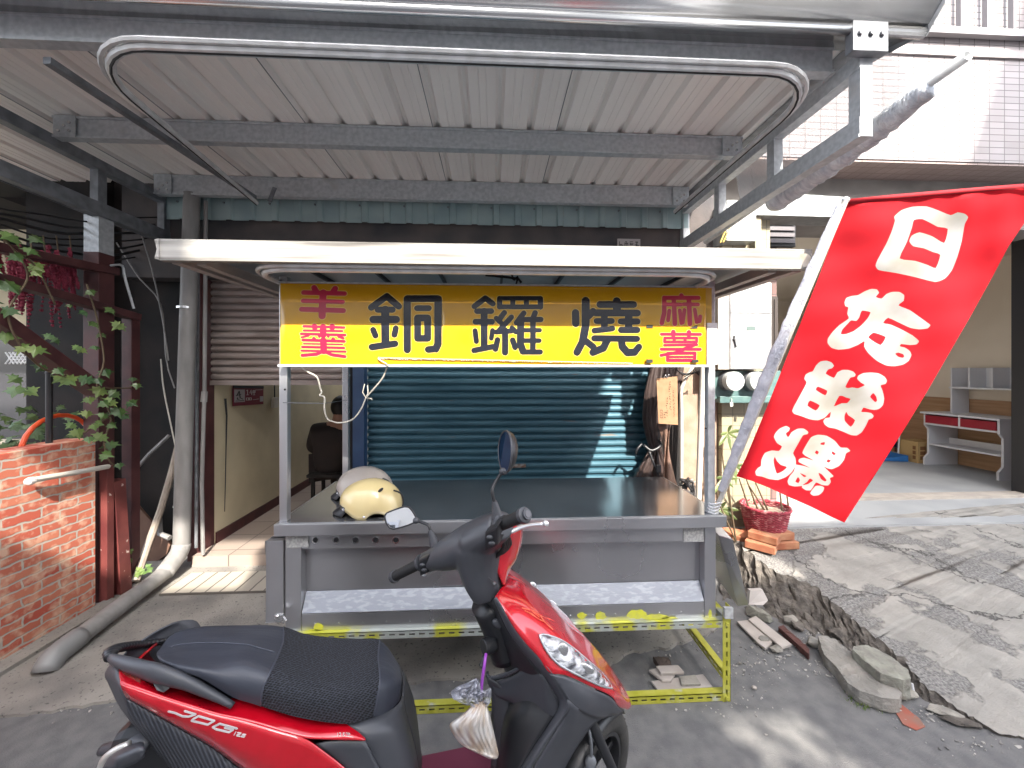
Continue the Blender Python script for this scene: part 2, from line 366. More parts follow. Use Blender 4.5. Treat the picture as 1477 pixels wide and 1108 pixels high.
for i in range(len(top_e)-1):
    for k in range(5):
        t = k/5; j = rnd.uniform(-3,3)
        te.append(PR(top_e[i][0]+(top_e[i+1][0]-top_e[i][0])*t+j, top_e[i][1]+(top_e[i+1][1]-top_e[i][1])*t+rnd.uniform(-3,3)))
        be.append(PZ(bot_e[i][0]+(bot_e[i+1][0]-bot_e[i][0])*t, bot_e[i][1]+(bot_e[i+1][1]-bot_e[i][1])*t, -.004))
n = len(te); rows = []
for k in range(30):
    t = k/29; row = []
    for i in range(n):
        p = te[i]; q = V(p.x+ (7.5-p.x)*t, p.y+(3.92-p.y)*t, 0)
        q.z = rz(q.x, q.y)+ (rnd.uniform(-.004,.004) if 0 < k < 29 else 0); row.append(q)
    rows.append(row)
b = B(); b.grid(rows); struct(b.build('ramp', ramp_m, smooth=True))
rows = []
for k in range(9):
    t = k/8; row = []
    for i in range(n):
        p = te[i].lerp(be[i], t); a = .016*min(1, (te[i]-be[i]).length*4)
        if 0 < k < 8: p = p+V(rnd.uniform(-a,a), rnd.uniform(-a,a), rnd.uniform(-a,a)-(.05*math.sin(math.pi*t))*min(1, te[i].z*5))
        row.append(p)
    rows.append(row)
b = B(); b.grid(rows); struct(rough(b.build('broken_ramp_edge', dirt_m), .026, .05, 2))
b = B(); b.box((1.95,3.2,-.05), (8,3.9,.236)); b.box((2.4,3.9,-.05), (8,8,.25)); struct(b.build('garage_floor', mat('garage_floor', (.30,.31,.32), .55, col2=(.38,.39,.39), scale=3, rv=.15, bump=.3)))
b = B(); b.box((2.5,3.80,.2), (8,3.95,.262)); struct(b.build('threshold', mat('threshold_stone', (.45,.40,.34), .8, col2=(.36,.32,.28), scale=9, bump=.4)))

# ---------------------------------------------------------------- the shop building behind the stall
F = 3.3
shop = thing('shop_building', 'dark shop building with brown and teal roller shutters behind the food stall', 'building', (-.5,F,0))
SPLIT = {'stile','pillar','end_plate','bolt','screw','rivet','vent_ring','vent_hole','spray_mark','tape_remnant','tassels','picture_box','seam','old_tape','bolt_hole','corridor_lining','garage_wall','print','shade_wall','shade_parapet','batten','sticker','seal_tag','clamp','track_bracket','switch','hutch','stick','louvre','snap','bulb_reflector','tail_light','cream_facing','wainscot','beam_lip','spokes_','window_lattice','dark_band','trim_line','edge_trim'}
def part(name, bb, m, par=None, **k):
    if name in SPLIT:
        L_ = bb.split()
        if 1 < len(L_) <= 60: return [q.build(name, m, par, **k) for q in L_][0]
    return bb.build(name, m, par, **k)
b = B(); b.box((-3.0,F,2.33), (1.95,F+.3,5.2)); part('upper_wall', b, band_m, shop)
b = B()
xs = []; x = -2.62
rows = [[], []]
while x < 1.62:
    for dx, dy in ((0,0),(.10,0),(.112,.02),(.15,.02),(.162,0)):
        rows[0].append(V(x+dx, F-.04-dy, 2.79)); rows[1].append(V(x+dx, F-.04-dy, 3.06))
    x += .18
b.grid(rows); o = part('corrugated_panel', b, green_m, shop, solid=.003)
b = B(); x = -2.53
while x < 1.6: b.tube([(x, F-.046, 2.93), (x, F-.055, 2.93)], .008, 8); x += .36
part('screw', b, galv_dark, o)
b = B()
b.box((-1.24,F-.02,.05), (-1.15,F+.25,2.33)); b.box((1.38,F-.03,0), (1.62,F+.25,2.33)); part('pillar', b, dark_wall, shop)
b = B(); b.box((-1.148,F-.05,.05), (-1.057,F+.04,2.32)); part('jamb', b, blue_m, shop)
def shutter(x0, x1, z0, z1, y, pitch, m, name='roller_shutter', amp=.016):
    prof = []; z = z0
    while z < z1:
        for u, d in ((0,0),(.10,.004),(.22,-amp),(.5,-amp*1.25),(.78,-amp),(.90,-.002),(.96,.006)): prof.append((z+u*pitch, y+d))
        z += pitch
    bb = B(); bb.grid([[V(x0, q, z), V(x1, q, z)] for z, q in prof]); return part(name, bb, m, shop, smooth='auto' if False else False)
s1 = shutter(-2.35, -1.24, 1.49, 2.4, F+.08, .0585, beige_sh)
s1['label'] = 'brown grey slatted shutter raised halfway'
b = B(); b.box((-2.35,F+.05,1.45), (-1.24,F+.11,1.49)); part('bottom_rail', b, beige_sh, s1)
s2 = shutter(-1.057, 1.385, .12, 2.36, F+.06, .0605, teal_sh, amp=.016)
s2['label'] = 'teal slatted shutter pulled down'
b = B(); p = PY(735,672,F+.03); b.box((p.x-.0,F+.02,p.z-.014), (p.x+.14,F+.04,p.z+.014)); part('lock_slot', b, mat('rust', (.14,.07,.04), .7, col2=(.3,.3,.28), scale=30), s2)
b = B(); b.box((-2.46,F-.04,.03), (-2.36,F+.12,2.36)); part('door_frame', b, maroon_dk, shop)
# corridor behind the raised shutter
b = B(); b.box((-2.48,F+.12,.1), (-2.36,6.4,2.6)); w1 = part('corridor_wall', b, cream, shop)
b = B(); b.box((-2.36,F+.13,.10), (-2.345,6.4,.19)); part('skirting', b, maroon_dk, w1)
b = B(); b.box((-2.5,6.4,.1), (-1.0,6.5,2.6)); b.box((-1.24,F+.25,.1), (-1.14,6.4,2.6)); b.box((-2.5,F+.3,2.34), (-1.0,4.7,2.5)); part('corridor_lining', b, mat('corridor_plaster', (.45,.42,.34), .8), shop)  # ceiling stops short at the rear, an added opening that lets sky in
b = B(); b.box((1.62,F-.02,0), (1.95,F+.3,2.34)); part('side_wall', b, tan_w, shop)
b = B(); b.box((1.62,F-.024,.0), (1.95,F-.02,2.34)); part('render_coat', b, tan_w, shop)
# house number style plate over the teal shutter
p = PY(890,345,F); b = B(); b.box((p.x,F-.012,p.z-.08), (p.x+.2,F-.002,p.z)); pl = part('notice_plate', b, mat('plate_grey', (.35,.33,.32), .6), shop)
def strokes(bb, plane, org, ux, uy, segs, r, off, n=5):
    """thin raised strokes: segs are polylines in 2D units mapped by ux, uy from org"""
    for s in segs:
        for a, c in zip(s, s[1:]):
            pts = capsule(a, c, r, n); bb.prism([org+ux*q[0]+uy*q[1] for q in pts], off)
def glyphs(bb, org, ux, uy, count, h, off, seed=0, adv=1.15, r=.07):
    rn = random.Random(seed)
    for k in range(count):
        for _ in range(5):
            if rn.random() < .5: y = rn.choice((.1,.3,.5,.7,.9)); s = [(rn.uniform(0,.3), y), (rn.uniform(.6,.95), y)]
            else: x = rn.choice((.15,.45,.8)); s = [(x, rn.uniform(0,.3)), (x, rn.uniform(.6,1))]
            pts = capsule(*[(q[0]+k*adv, q[1]) for q in s], r, 2); bb.prism([org+ux*(q[0]*h)+uy*(q[1]*h) for q in pts], off)
b = B(); glyphs(b, V(p.x+.012,F-.0125,p.z-.062), V(1,0,0), V(0,0,1), 4, .04, V(0,-.001,0), 4); part('lettering', b, black_m, pl)

# small maroon poster on the corridor wall
po = thing('wall_poster', 'small maroon poster with white figures on the cream corridor wall', 'poster', (-2.345,3.9,1.35))
c1, c2, c3, c4 = [PX(a, c, -2.343) for a, c in ((336,556),(380,557),(380,583),(336,586))]
b = B(); b.prism([c1,c2,c3,c4], (-.004,0,0)); part('sheet', b, mat('poster_maroon', (.16,.008,.03), .5), po)
def pq(u, v): return c1.lerp(c2, u).lerp(c4.lerp(c3, u), v)+V(.002,0,0)
def quad(bb, u0, v0, u1, v1, o=0): bb.prism([pq(u0,v0)+V(o,0,0), pq(u1,v0)+V(o,0,0), pq(u1,v1)+V(o,0,0), pq(u0,v1)+V(o,0,0)], (.0015,0,0))
b = B(); quad(b, .0,.0,1,.14); part('dark_band', b, mat('poster_navy', (.01,.008,.02), .5), po)
b = B(); quad(b, .03,.2,.35,.82); quad(b, .86,.56,.98,.85); part('picture_box', b, mat('poster_grey', (.40,.36,.38), .6), po)
b = B()
for s in ([(.10,.50),(.17,.28),(.20,.62)],[(.08,.5),(.22,.44)],[(.12,.6),(.12,.68),(.17,.68)],[(.22,.62),(.28,.68)],[(.07,.76),(.31,.75)]):
    for a, c in zip(s, s[1:]): b.prism([pq(*q)+V(.002,0,0) for q in capsule(a, c, .016, 3)], (.001,0,0))
part('emblem', b, black_m, po)
b = B()
for s in ([(.40,.26),(.44,.22),(.44,.46)],[(.40,.47),(.48,.47)],[(.56,.22),(.51,.38),(.60,.38)],[(.575,.3),(.575,.47)],[(.62,.24),(.69,.24),(.69,.36),(.62,.36),(.62,.24)],[(.655,.24),(.655,.48)],[(.62,.48),(.69,.48)],[(.4,.62),(.47,.62),(.47,.74),(.4,.74),(.4,.62)],[(.5,.62),(.56,.62),(.56,.74),(.5,.74),(.5,.62)],[(.62,.73),(.82,.70)],[(.7,.22),(.95,.20)]):
    for a, c in zip(s, s[1:]): b.prism([pq(*q) for q in capsule(a, c, .009, 3)], (.0015,0,0))
part('lettering', b, mat('poster_white', (.6,.55,.55), .6), po)
sw = thing('wall_switch', 'small white switch box on a black cord on the corridor wall beside the poster', 'switch', (-2.34,4.1,1.2))
p = PX(396,580,-2.33); b = B(); b.box((-2.345,p.y-.04,p.z-.06), (-2.31,p.y+.04,p.z+.05)); part('housing', b, pvc_w, sw, bevel=.004)
b = B(); b.tube([(-2.33,p.y,p.z+.05),(-2.335,p.y+.01,p.z+.2)], .006, 6); part('cord', b, black_m, sw)
b = B(); b.tube([PX(325,575,-2.34),PX(327,600,-2.335),PX(326,650,-2.335),PX(325,700,-2.335),PX(324,738,-2.34)], [.009,.007,.004,.004,.003], 6); tag(part('hanging_strap', b, black_m), 'thin black strap hanging on the cream corridor wall below the poster', 'strap')

# ---------------------------------------------------------------- left neighbour: dark yard wall, cream house, brick wall, posts
b = B(); b.box((-3.9,3.45,0), (-2.47,3.6,3.3)); b.box((-3.25,3.3,0), (-3.2,3.45,3.3)); o = b.build('yard_wall', dark_wall); tag(o, 'very dark brown wall between the maroon post and the grey downpipe', 'wall')  # even near-black brown base colour
b = B(); b.prism([PY(183,712,3.32), PY(246,785,3.32), PY(240,800,3.32), PY(178,845,3.32), PY(178,712,3.32)], (0,.02,0)); b.build('board_panel', brownpaint); tag(bpy.data.objects['board_panel'], 'brown board leaning low on the dark wall', 'board')
house = thing('cream_house', 'cream plastered house with dark windows seen behind the ivy at far left', 'house', (-5.5,5.2,0))
Yh = 5.0
b = B(); b.box((-9,Yh,0), (-3.6,Yh+.3,4.2)); part('wall', b, cream, house)
def win(x0, y0, x1, y1):
    a = PY(x0, y1, Yh); c = PY(x1, y0, Yh); bb = B(); bb.box((a.x,Yh-.03,a.z), (c.x,Yh-.005,c.z)); f = part('window', bb, mat('cream_frame', (.5,.45,.34), .6), house)
    bb = B(); bb.box((a.x+.06,Yh-.045,a.z+.06), (c.x-.06,Yh-.031,c.z-.06)); part('pane', bb, glass_dk, f)
win(94,472,182,640); win(-60,480,60,640)
lat = B()
for k in range(9):
    a = PY(8+k*5.5,525,Yh-.12); c = PY(20+k*5.5,508,Yh-.12); lat.tube([a, c], .008, 5); a = PY(20+k*5.5,525,Yh-.12); c = PY(8+k*5.5,508,Yh-.12); lat.tube([a, c], .008, 5)
part('window_lattice', lat, mat('lattice_white', (.7,.7,.72), .5), house)
b = B(); b.box((-9,2.95,3.25), (-2.72,4.9,3.33)); tag(b.build('neighbour_roof', dark_wall), 'dark flat roof over the yard beside the canopy', 'roof')
b = B(); b.prism([PY(-400,275,4.0), PY(-60,275,4.0), PY(0,285,4.0), PY(60,306,4.0), PY(118,352,4.0), PY(150,400,4.0), PY(200,400,4.0), PY(300,200,4.0), PY(-400,120,4.0)], (0,.6,0)); o = b.build('neighbour_awning', dark_wall); tag(o, 'dark awning over the yard at far left', 'awning')
# cables
rn = random.Random(8)
for k in range(7):
    y0 = 288+k*8; b = B(); pts = []
    for i in range(12):
        t = i/11; pts.append(PX(-40+t*300, y0+95*t-75*t*t+math.sin(i*1.3+k)*2.2+k*2*math.sin(3*t), -2.72-.03*k))
    b.tube(pts, .006+.002*(k % 3), 6); o = b.build('cable', cell); tag(o, ['topmost','second from the top','third from the top','middle','third from the bottom','second from the bottom','lowest'][k]+' black cable sagging in the bundle above the maroon beams', 'cable', 'black cables bundled under the canopy edge')
bw = B(); bw.box((-2.78,-.6,-.02), (-2.6,2.68,1.13)); o = bw.build('brick_wall', brick_m, bevel=.004); tag(o, 'low red brick wall at far left with pale mortar', 'wall')
b = B(); b.box((-2.60,.5,-.01), (-2.50,2.76,.035)); o = b.build('wall_footing', concrete); struct(o)
hr = thing('wall_pipe', 'short pale pipe end lying along the brick wall', 'pipe', (-2.57,2.4,1.0))
b = B(); b.tube([PX(50,692,-2.56), PX(95,684,-2.56), PX(156,673,-2.56)], .016, 10); part('tube', b, pvc_w, hr)
b = B(); p = PX(44,694,-2.56); b.ball(p, (.022,.028,.022), jit=.08); part('end_cap', b, mat('plastic_wrap', (.55,.52,.5), .5), hr)
pr = V(0,0,0)
def post(name, lab, px, ptop, pbot, X, wd, m, lean=0, Z0=0, group=None):
    a = PX(px, 700, X); y = a.y; bb = B(); zt = PX(px, ptop, X).z; zb = PX(px, pbot, X).z if pbot else Z0
    bb.bar((X, y, zb), (X, y+lean, zt), wd, wd); return tag(bb.build(name, m, bevel=.003), lab, 'post')
post('steel_post', 'dull maroon square post beside the end of the brick wall', 154, 672, 0, -2.60, .05, maroon)
post('leaning_post', 'thick chipped red post standing at the foot of the ivy', 174, 690, 0, -2.62, .085, maroon, lean=-.05)
post('trellis_post', 'tall dark maroon post that carries the trellis beams', 189, 455, 0, -2.66, .07, maroon_dk)
b = B(); a = PX(143, 600, -2.69); b.box((-2.74,a.y-.055,-.01), (-2.64,a.y+.055,2.37)); o = thing('canopy_post', 'square post with grey upper end and maroon lower part carrying the left canopy edge', 'post', (-2.69,a.y,0)); part('painted_shaft', b, maroon_dk, o, bevel=.003)
b = B(); b.box((-2.738,a.y-.053,2.37), (-2.642,a.y+.053,2.62)); part('bare_top', b, galv, o)
def beam(lab, p1, p2, X, wd, hh, m=maroon_dk):
    bb = B(); a = PX(*p1, X); c = PX(*p2, X); d = (c-a); a = a-d*1.2 if p1[0] <= 0 else a; bb.bar(a, c, wd, hh, V(1,0,0)); return tag(bb.build('trellis_beam', m, bevel=.003), lab, 'beam')
beam('uppermost dark maroon trellis beam, level', (0,358), (165,392), -2.66, .05, .075)
beam('middle dark maroon trellis beam reaching the tall post', (0,402), (197,458), -2.64, .05, .075)
beam('thick maroon beam slanting down towards the brick wall', (0,466), (140,565), -2.62, .07, .11, maroon_dk)
b = B(); a = PX(71,640,-2.7); b.tube([(-2.7,a.y,.9), (-2.7,a.y,PX(71,538,-2.7).z)], .016, 10); b.ball((-2.7,a.y,PX(71,538,-2.7).z), .018); o = b.build('fence_stake', black_m); tag(o, 'black round stake standing behind the brick wall', 'stake')
b = B(); a = PX(85,640,-2.75); pts = [a+V(0, .2*math.cos(t), -.02+.2*math.sin(t)) for t in [i*math.pi/12 for i in range(13)]]; b.tube(pts, .013, 8); o = b.build('orange_hose', mat('orange_rubber', (.65,.08,.02), .4)); tag(o, 'orange hose looped above the brick wall', 'hose')

# downpipe and conduits
dp = thing('downpipe', 'fat grey downpipe coming down the shop corner and running out across the pavement', 'pipe', (-2.52,3.2,0))
top = PY(277,280,3.18); k1 = PY(262,800,3.12); end = V(-2.32,2.22,.065)
b = B(); b.tube([top, PY(272,440,3.16), PY(266,620,3.14), PY(262,785,3.13)], .055, 18); part('upright_pipe', b, pvc, dp, smooth='auto')
e1 = PY(262,785,3.13); el = [e1, e1+V(0,-.02,-.05), V(e1.x+.01, 3.04, .14), V(e1.x+.015, 2.95, .095)]
b = B(); b.tube(catmull(el, 8), .060, 18); part('elbow', b, pvc, dp, smooth=True)
b = B(); b.tube([el[-1], end], .050, 18); part('ground_pipe', b, pvc, dp, smooth='auto')
b = B(); d = (end-el[-1]).normalized(); b.tube(catmull([end-d*.09, end, end+d*.06+V(0,0,-.01), end+d*.09+V(0,0,-.05)], 8), .057, 18); part('outlet_elbow', b, mat('dark_pvc', (.22,.22,.22), .5), dp, smooth=True)
b = B()
for y in (444, 728): p = PY(268 if y < 500 else 263, y, 3.15); b.tube([p+V(0,0,-.008), p+V(0,0,.008)], .058, 18)
part('clamp', b, polished, dp)
b = B(); b.tube([PY(297,290,3.2), PY(295,560,3.2), PY(291,700,3.2), PY(293,800,3.18)], .014, 8); b.tube([PY(295,565,3.2), PY(294,580,3.2)], .022, 8); o = b.build('conduit', pvc); tag(o, 'thin grey conduit running down beside the fat downpipe', 'conduit')
b = B(); b.tube([PY(281,290,3.24), PY(284,300,3.23), PY(286,345,3.23), PY(285,420,3.23), PY(283,790,3.2)], .012, 8); o = b.build('conduit', galv_dark); tag(o, 'dark slim conduit squeezed between the fat downpipe and the pale conduit', 'conduit')
rt = B(); rt.tube([PY(258,640,3.28), PY(248,680,3.25), PY(232,735,3.2), PY(212,790,3.1), PY(196,838,2.95)], .024, 8); o = rt.build('waste_pipe', mat('old_pipe', (.34,.29,.24), .7, col2=(.25,.2,.17), scale=10)); tag(o, 'old tan waste pipe slanting down behind the fat downpipe', 'pipe')
rt = B(); rt.tube([PY(252,690,3.3), PY(238,712,3.27), PY(229,745,3.24), PY(231,770,3.22), PY(245,776,3.2)], .02, 8, ); o = rt.build('waste_pipe', pvc); tag(o, 'bent grey waste pipe curling beside the slanting tan pipe', 'pipe')
rt = B(); rt.tube([PY(187,688,3.2), PY(215,655,3.25), PY(244,628,3.3)], .013, 8); o = rt.build('conduit', pvc); tag(o, 'grey conduit crossing the dark wall diagonally', 'conduit')
for k, pts in enumerate([[(168,350),(200,400),(232,440),(240,520),(252,560)], [(232,518),(236,560),(248,620),(254,648)], [(205,340),(222,400),(236,470),(243,520)]]):
    b = B(); b.tube(catmull([PY(*q, 3.28-.02*k) for q in pts], 16), .005, 6); o = b.build('wall_wire', wire_m if k == 1 else pvc); tag(o, ['long thin wire hanging slack over the dark wall', 'pale wire dropping beside the fat downpipe', 'short wire draped near the top of the dark wall'][k], 'wire')
b = B(); b.tube(catmull([PX(160,383,-2.6),PX(176,383,-2.6),PX(180,400,-2.6),PX(193,445,-2.6)], 14), .008, 6); o = b.build('bent_rod', galv); tag(o, 'thin bent metal rod between the canopy post and the trellis post', 'rod')

# ---------------------------------------------------------------- big steel canopy
can = thing('steel_canopy', 'large grey steel canopy with a corrugated roof hanging over the whole stall', 'canopy', (-.5,2.4,2.6))
XL, XR, ZR = -2.65, 1.655, 3.095
rows = [[], []]; x = -4.2
while x < 1.74:
    for dx, dz in ((0,0),(.045,0),(.05,.003),(.055,0),(.085,0),(.09,.003),(.095,0),(.142,0),(.158,.028),(.178,.028)):
        rows[0].append(V(x+dx, 1.62, ZR+dz)); rows[1].append(V(x+dx, F+.0, ZR+dz))
    x += .194
b = B(); b.grid(rows); rs = part('roof_sheet', b, roof_m, can, solid=.002)
b = B()
for k in range(6): xx = -4.2+.194*(4*k+3)+.139+.0; b.box((xx,1.63,ZR-.004), (xx+.004,F,ZR-.001))
part('seam', b, galv_dark, rs)
b = B(); b.box((-4.4,1.75,2.975), (1.60,1.80,3.085)); part('front_beam', b, galv, can, bevel=.003)
b = B(); b.box((-4.4,1.742,2.972), (1.60,1.749,2.985)); b.box((-4.4,1.742,3.075), (1.60,1.749,3.088)); part('beam_lip', b, galv, can)
for yb, za in ((2.45,2.965), (3.14,2.94)):
    b = B(); b.box((XL+.03,yb,za), (XR-.03,yb+.05,ZR-.002)); b.box((XL+.03,yb-.008,za-.002), (XR-.03,yb-.001,za+.012)); b.box((XL+.03,yb-.008,ZR-.018), (XR-.03,yb-.001,ZR-.004)); q = part('purlin', b, galv, can, bevel=.002)
    b = B()
    for xe in (XL+.05, XR-.17):
        b.box((xe,yb-.014,za-.006), (xe+.12,yb-.0085,ZR-.006))
    pl = part('end_plate', b, galv, q)
    b = B()
    for xe in (XL+.05, XR-.17):
        for dx, dz in ((.03,.03),(.06,.06),(.09,.03),(.09,.08)): b.tube([(xe+dx,yb-.0145,za+dz), (xe+dx,yb-.022,za+dz)], .008, 8)
    part('bolt', b, polished, pl)
def truss(X, y0, y1, m):
    r = B(); r.box((X-.03,y0,2.915), (X+.03,y1,2.985)); part('top_chord', r, m, can, bevel=.002)
    r = B(); r.box((X-.03,y0,2.61), (X+.03,y1,2.70)); r.box((X-.036,y0,2.605), (X-.0305,y1,2.62)) ; part('bottom_chord', r, m, can, bevel=.002)
    for yy in ((1.67,2.20,2.75,3.27) if X > 0 else (2.12,2.75,3.27)):
        r = B(); r.box((X-.027,yy-.03,2.70), (X+.027,yy+.03,2.916)); part('strut', r, m, can, bevel=.002)
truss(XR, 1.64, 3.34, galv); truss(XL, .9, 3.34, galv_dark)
b = B(); b.box((XR-.10,1.60,2.955), (XR+.06,1.64,3.085)); cp = part('corner_plate', b, galv_dark, can, bevel=.002)  # dark steel stands in for shade on this sunlit plate and its bolts
b = B()
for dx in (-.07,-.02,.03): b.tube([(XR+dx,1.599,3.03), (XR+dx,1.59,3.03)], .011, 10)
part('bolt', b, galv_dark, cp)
# stainless gutter along the front
prof = [(1.76,3.088),(1.70,3.082),(1.66,3.070),(1.640,3.064)]
for k in range(9): a = math.radians(-60+k*-28); prof.append((1.622+.021*math.cos(a), 3.060+.021*math.sin(a)))
prof += [(1.60,3.085),(1.575,3.11),(1.53,3.16),(1.50,3.22),(1.48,3.30)]
b = B(); b.grid([[V(-4.6,y,z) for y, z in prof], [V(-1.2,y,z) for y, z in prof], [V(1.90,y,z) for y, z in prof]]); g = part('gutter', b, polished, can, smooth=True, solid=.002)
b = B(); b.prism([V(1.90,y,z) for y, z in [(1.76,3.12),(1.70,3.085),(1.64,3.045),(1.61,3.04),(1.54,3.12),(1.47,3.30),(1.60,3.32)]], (.004,0,0)); part('gutter_end', b, galv, g)
b = B(); b.grid([[V(1.90,1.60,3.05), V(1.90,1.62,3.30)], [V(1.80,1.9,3.07), V(1.80,1.9,3.30)], [V(1.74,2.2,3.08), V(1.74,2.2,3.3)], [V(1.74,3.3,3.09), V(1.74,3.3,3.3)]]); b.grid([[V(1.66,1.60,3.09), V(1.66,3.3,3.09)], [V(1.74,1.62,3.085), V(1.74,3.3,3.085)]]); part('side_flashing', b, galv_dark, can, solid=.002)
def rrect(x0, x1, y0, y1, r, z, op=None, n=8):
    """open U track: back-left, front-left corner, front-right corner, back-right"""
    pts = [V(x0, y1, z)]
    for k in range(n+1): a = math.pi+k*math.pi/2/n; pts.append(V(x0+r+r*math.cos(a), y0+r+r*math.sin(a), z))
    for k in range(n+1): a = 1.5*math.pi+k*math.pi/2/n; pts.append(V(x1-r+r*math.cos(a), y0+r+r*math.sin(a), z))
    pts.append(V(x1, y1, z)); return pts
def skew(pts, k=-.095): return [p+V(k*(p.y-1.78)*max(0, min(1, (1.2-p.x)/2)), 0, 0) for p in pts]
tp = skew(rrect(-1.70, 1.49, 1.63, 3.10, .30, 2.87))
b = B(); b.tube(tp, (.018), 8, sq=1.0); tr = part('curtain_track', b, track_m, can, smooth='auto')
tp2 = skew(rrect(-1.725, 1.515, 1.605, 3.10, .31, 2.882)); b = B(); b.tube(tp2, .011, 6); part('track_flange', b, track_m, tr)
b = B(); b.tube(skew(rrect(-1.70, 1.49, 1.63, 3.10, .30, 2.853)), .005, 4); part('track_groove', b, cell, tr)
b = B(); b.bar((-1.70,3.05,2.86), (-1.66,3.05,2.97), .03, .006, V(0,1,0)); b.bar((-1.95,1.8,2.93), (-1.84,3.1,2.91), .035, .03); part('track_bracket', b, galv_dark, can)

# rolled clear rain sheet right of the canopy
rr_ = random.Random(4)
rc = thing('rolled_rain_sheet', 'clear plastic rain sheet rolled on a steel tube outside the right canopy edge', 'rain sheet', (1.8,2.3,2.7))
plas = mat('clear_plastic', (.80,.82,.85), .12, alpha=.42, spec=.8, bump=.9, bscale=9, bdist=.03)
core = mat('rolled_plastic', (.72,.75,.78), .2, .05, col2=(.50,.54,.60), scale=18, stretch=(1,3,1), bump=1, bscale=22, bdist=.02)
p0 = PD(1396,80,1.56); p1 = V(1.80,3.2,2.66)
b = B(); b.tube([p0, p1], .020, 14, caps=False); part('roller_tube', b, galv, rc, smooth='auto', solid=.003)
b = B(); pts = []; rs_ = []
for i in range(40): t = .07+.50*i/39; pts.append(p0.lerp(p1, t)+V(rr_.uniform(-.004,.004),0,-.012-.05*min(1,t*3)+rr_.uniform(-.006,.006))); rs_.append((.033+.03*min(1,t*4))*(1+rr_.uniform(-.09,.09)))
b.tube(pts, rs_, 14); part('roll', b, core, rc, smooth=True)
rows = []
for i in range(26):
    t = i/25; q = p0.lerp(p1, .10+.62*t); row = []
    for j in range(7):
        s = j/6; tp_ = V(1.70, q.y, 3.06); row.append(q.lerp(tp_, s)+V(.015*math.sin(i*1.9+j), 0, .01*math.sin(i*2.7+j*2)+(.04*(1-s) if 0 else 0)))
    rows.append(row)
b = B(); b.grid(rows); part('loose_sheet', b, plas, rc, smooth=True)

# ---------------------------------------------------------------- right hand building
rb = thing('tiled_building', 'pale pink tiled building with an open ground floor garage at right', 'building', (4.5,3.6,0))
Fb = 3.55
b = B(); b.box((1.98,3.30,3.46), (9,3.6,8.0)); part('tiled_wall', b, pink_t, rb)
b = B(); b.box((1.96,3.28,4.40), (9,3.30,4.47)); 
part('ledge', b, mat('ledge', (.33,.3,.3), .6), rb)
b = B()
for k in range(26): b.box((2.4+k*.25,3.24,4.62), (2.42+k*.25,3.28,5.3))
b.box((2.3,3.235,4.56), (9,3.285,4.62)); part('railing', b, mat('railing_grey', (.25,.24,.25), .5), rb)
b = B(); b.box((1.98,3.31,3.44), (9,3.9,3.459)); part('soffit', b, tiles('soffit_tile', (.30,.23,.21), (.34,.26,.24), (.2,.15,.14), .10, .10, .004, 0, 'XY'), rb)
b = B(); b.box((1.98,3.62,2.98), (9,3.95,3.44)); part('beam', b, grey_b, rb)
zz = lambda py, Y=Fb: PY(1150, py, Y).z
b = B(); b.box((1.98,Fb+.08,.2), (2.75,Fb+.3,2.98)); part('front_wall', b, brown_t, rb)
b = B(); a = PY(1100,356,3.6); c = PY(1215,308,3.6); b.box((a.x,3.58,a.z), (2.9,3.628,c.z)); f = part('window', b, black_m, rb)
b = B()
for k in range(5): z = a.z+.03+k*(c.z-a.z-.04)/5; b.box((a.x+.02,3.565,z), (2.88,3.579,z+.035))
part('louvre', b, mat('louvre', (.13,.12,.13), .5), f)
a = PY(1112,482,3.6); c = PY(1165,428,3.6); b = B(); b.box((a.x,3.6,a.z-.35), (2.74,3.629,c.z)); f = part('window', b, mat('bronze', (.05,.04,.035), .4), rb)
b = B(); b.box((a.x+.03,3.59,a.z-.3), (2.70,3.599,c.z-.03)); part('pane', b, glass_dk, f)
colm = thing('tiled_pillar', 'cream tiled pillar with a brown tile band behind the electricity meters', 'pillar', (2.15,3.25,0))
b = B(); b.box((1.955,3.22,.2), (2.38,3.5,1.36)); part('cream_facing', b, cream_t, colm)
b = B(); b.box((1.957,3.222,1.36), (2.378,3.5,1.50)); part('brown_band', b, brown_t, colm)
b = B(); b.box((1.955,3.22,1.50), (2.38,3.5,2.98)); part('upper_facing', b, cream_t, colm)
# garage interior
b = B(); b.box((6.6,3.95,.25), (6.75,8,3.2)); b.box((2.4,8,.25), (6.75,8.1,3.2)); b.box((2.66,3.95,.25), (2.75,8,3.2)); part('garage_wall', b, garage_wall, rb)
b = B(); b.box((2.4,3.95,3.05), (6.75,8.1,3.15)); part('garage_ceiling', b, garage_wall, rb)
b = B(); b.box((6.575,3.95,.25), (6.598,8,1.18)); b.box((2.8,7.97,.25), (6.57,7.99,1.18)); part('wainscot', b, wood, rb)
b = B()
for y in (4.4,5.2,6.0,6.8): b.box((6.565,y,.25), (6.574,y+.03,1.18))
part('batten', b, brownpaint, rb)
b = B(); b.box((5.68,3.82,.25), (5.78,3.98,3.0)); part('door_frame', b, black_m, rb, bevel=.004)
b = B(); b.box((5.66,3.80,.25), (5.68,3.84,3.0)); part('door_track', b, white_lam, rb)
b = B(); b.box((5.72,3.84,.25), (9,3.95,3.0)); part('end_wall', b, pink_t, rb)

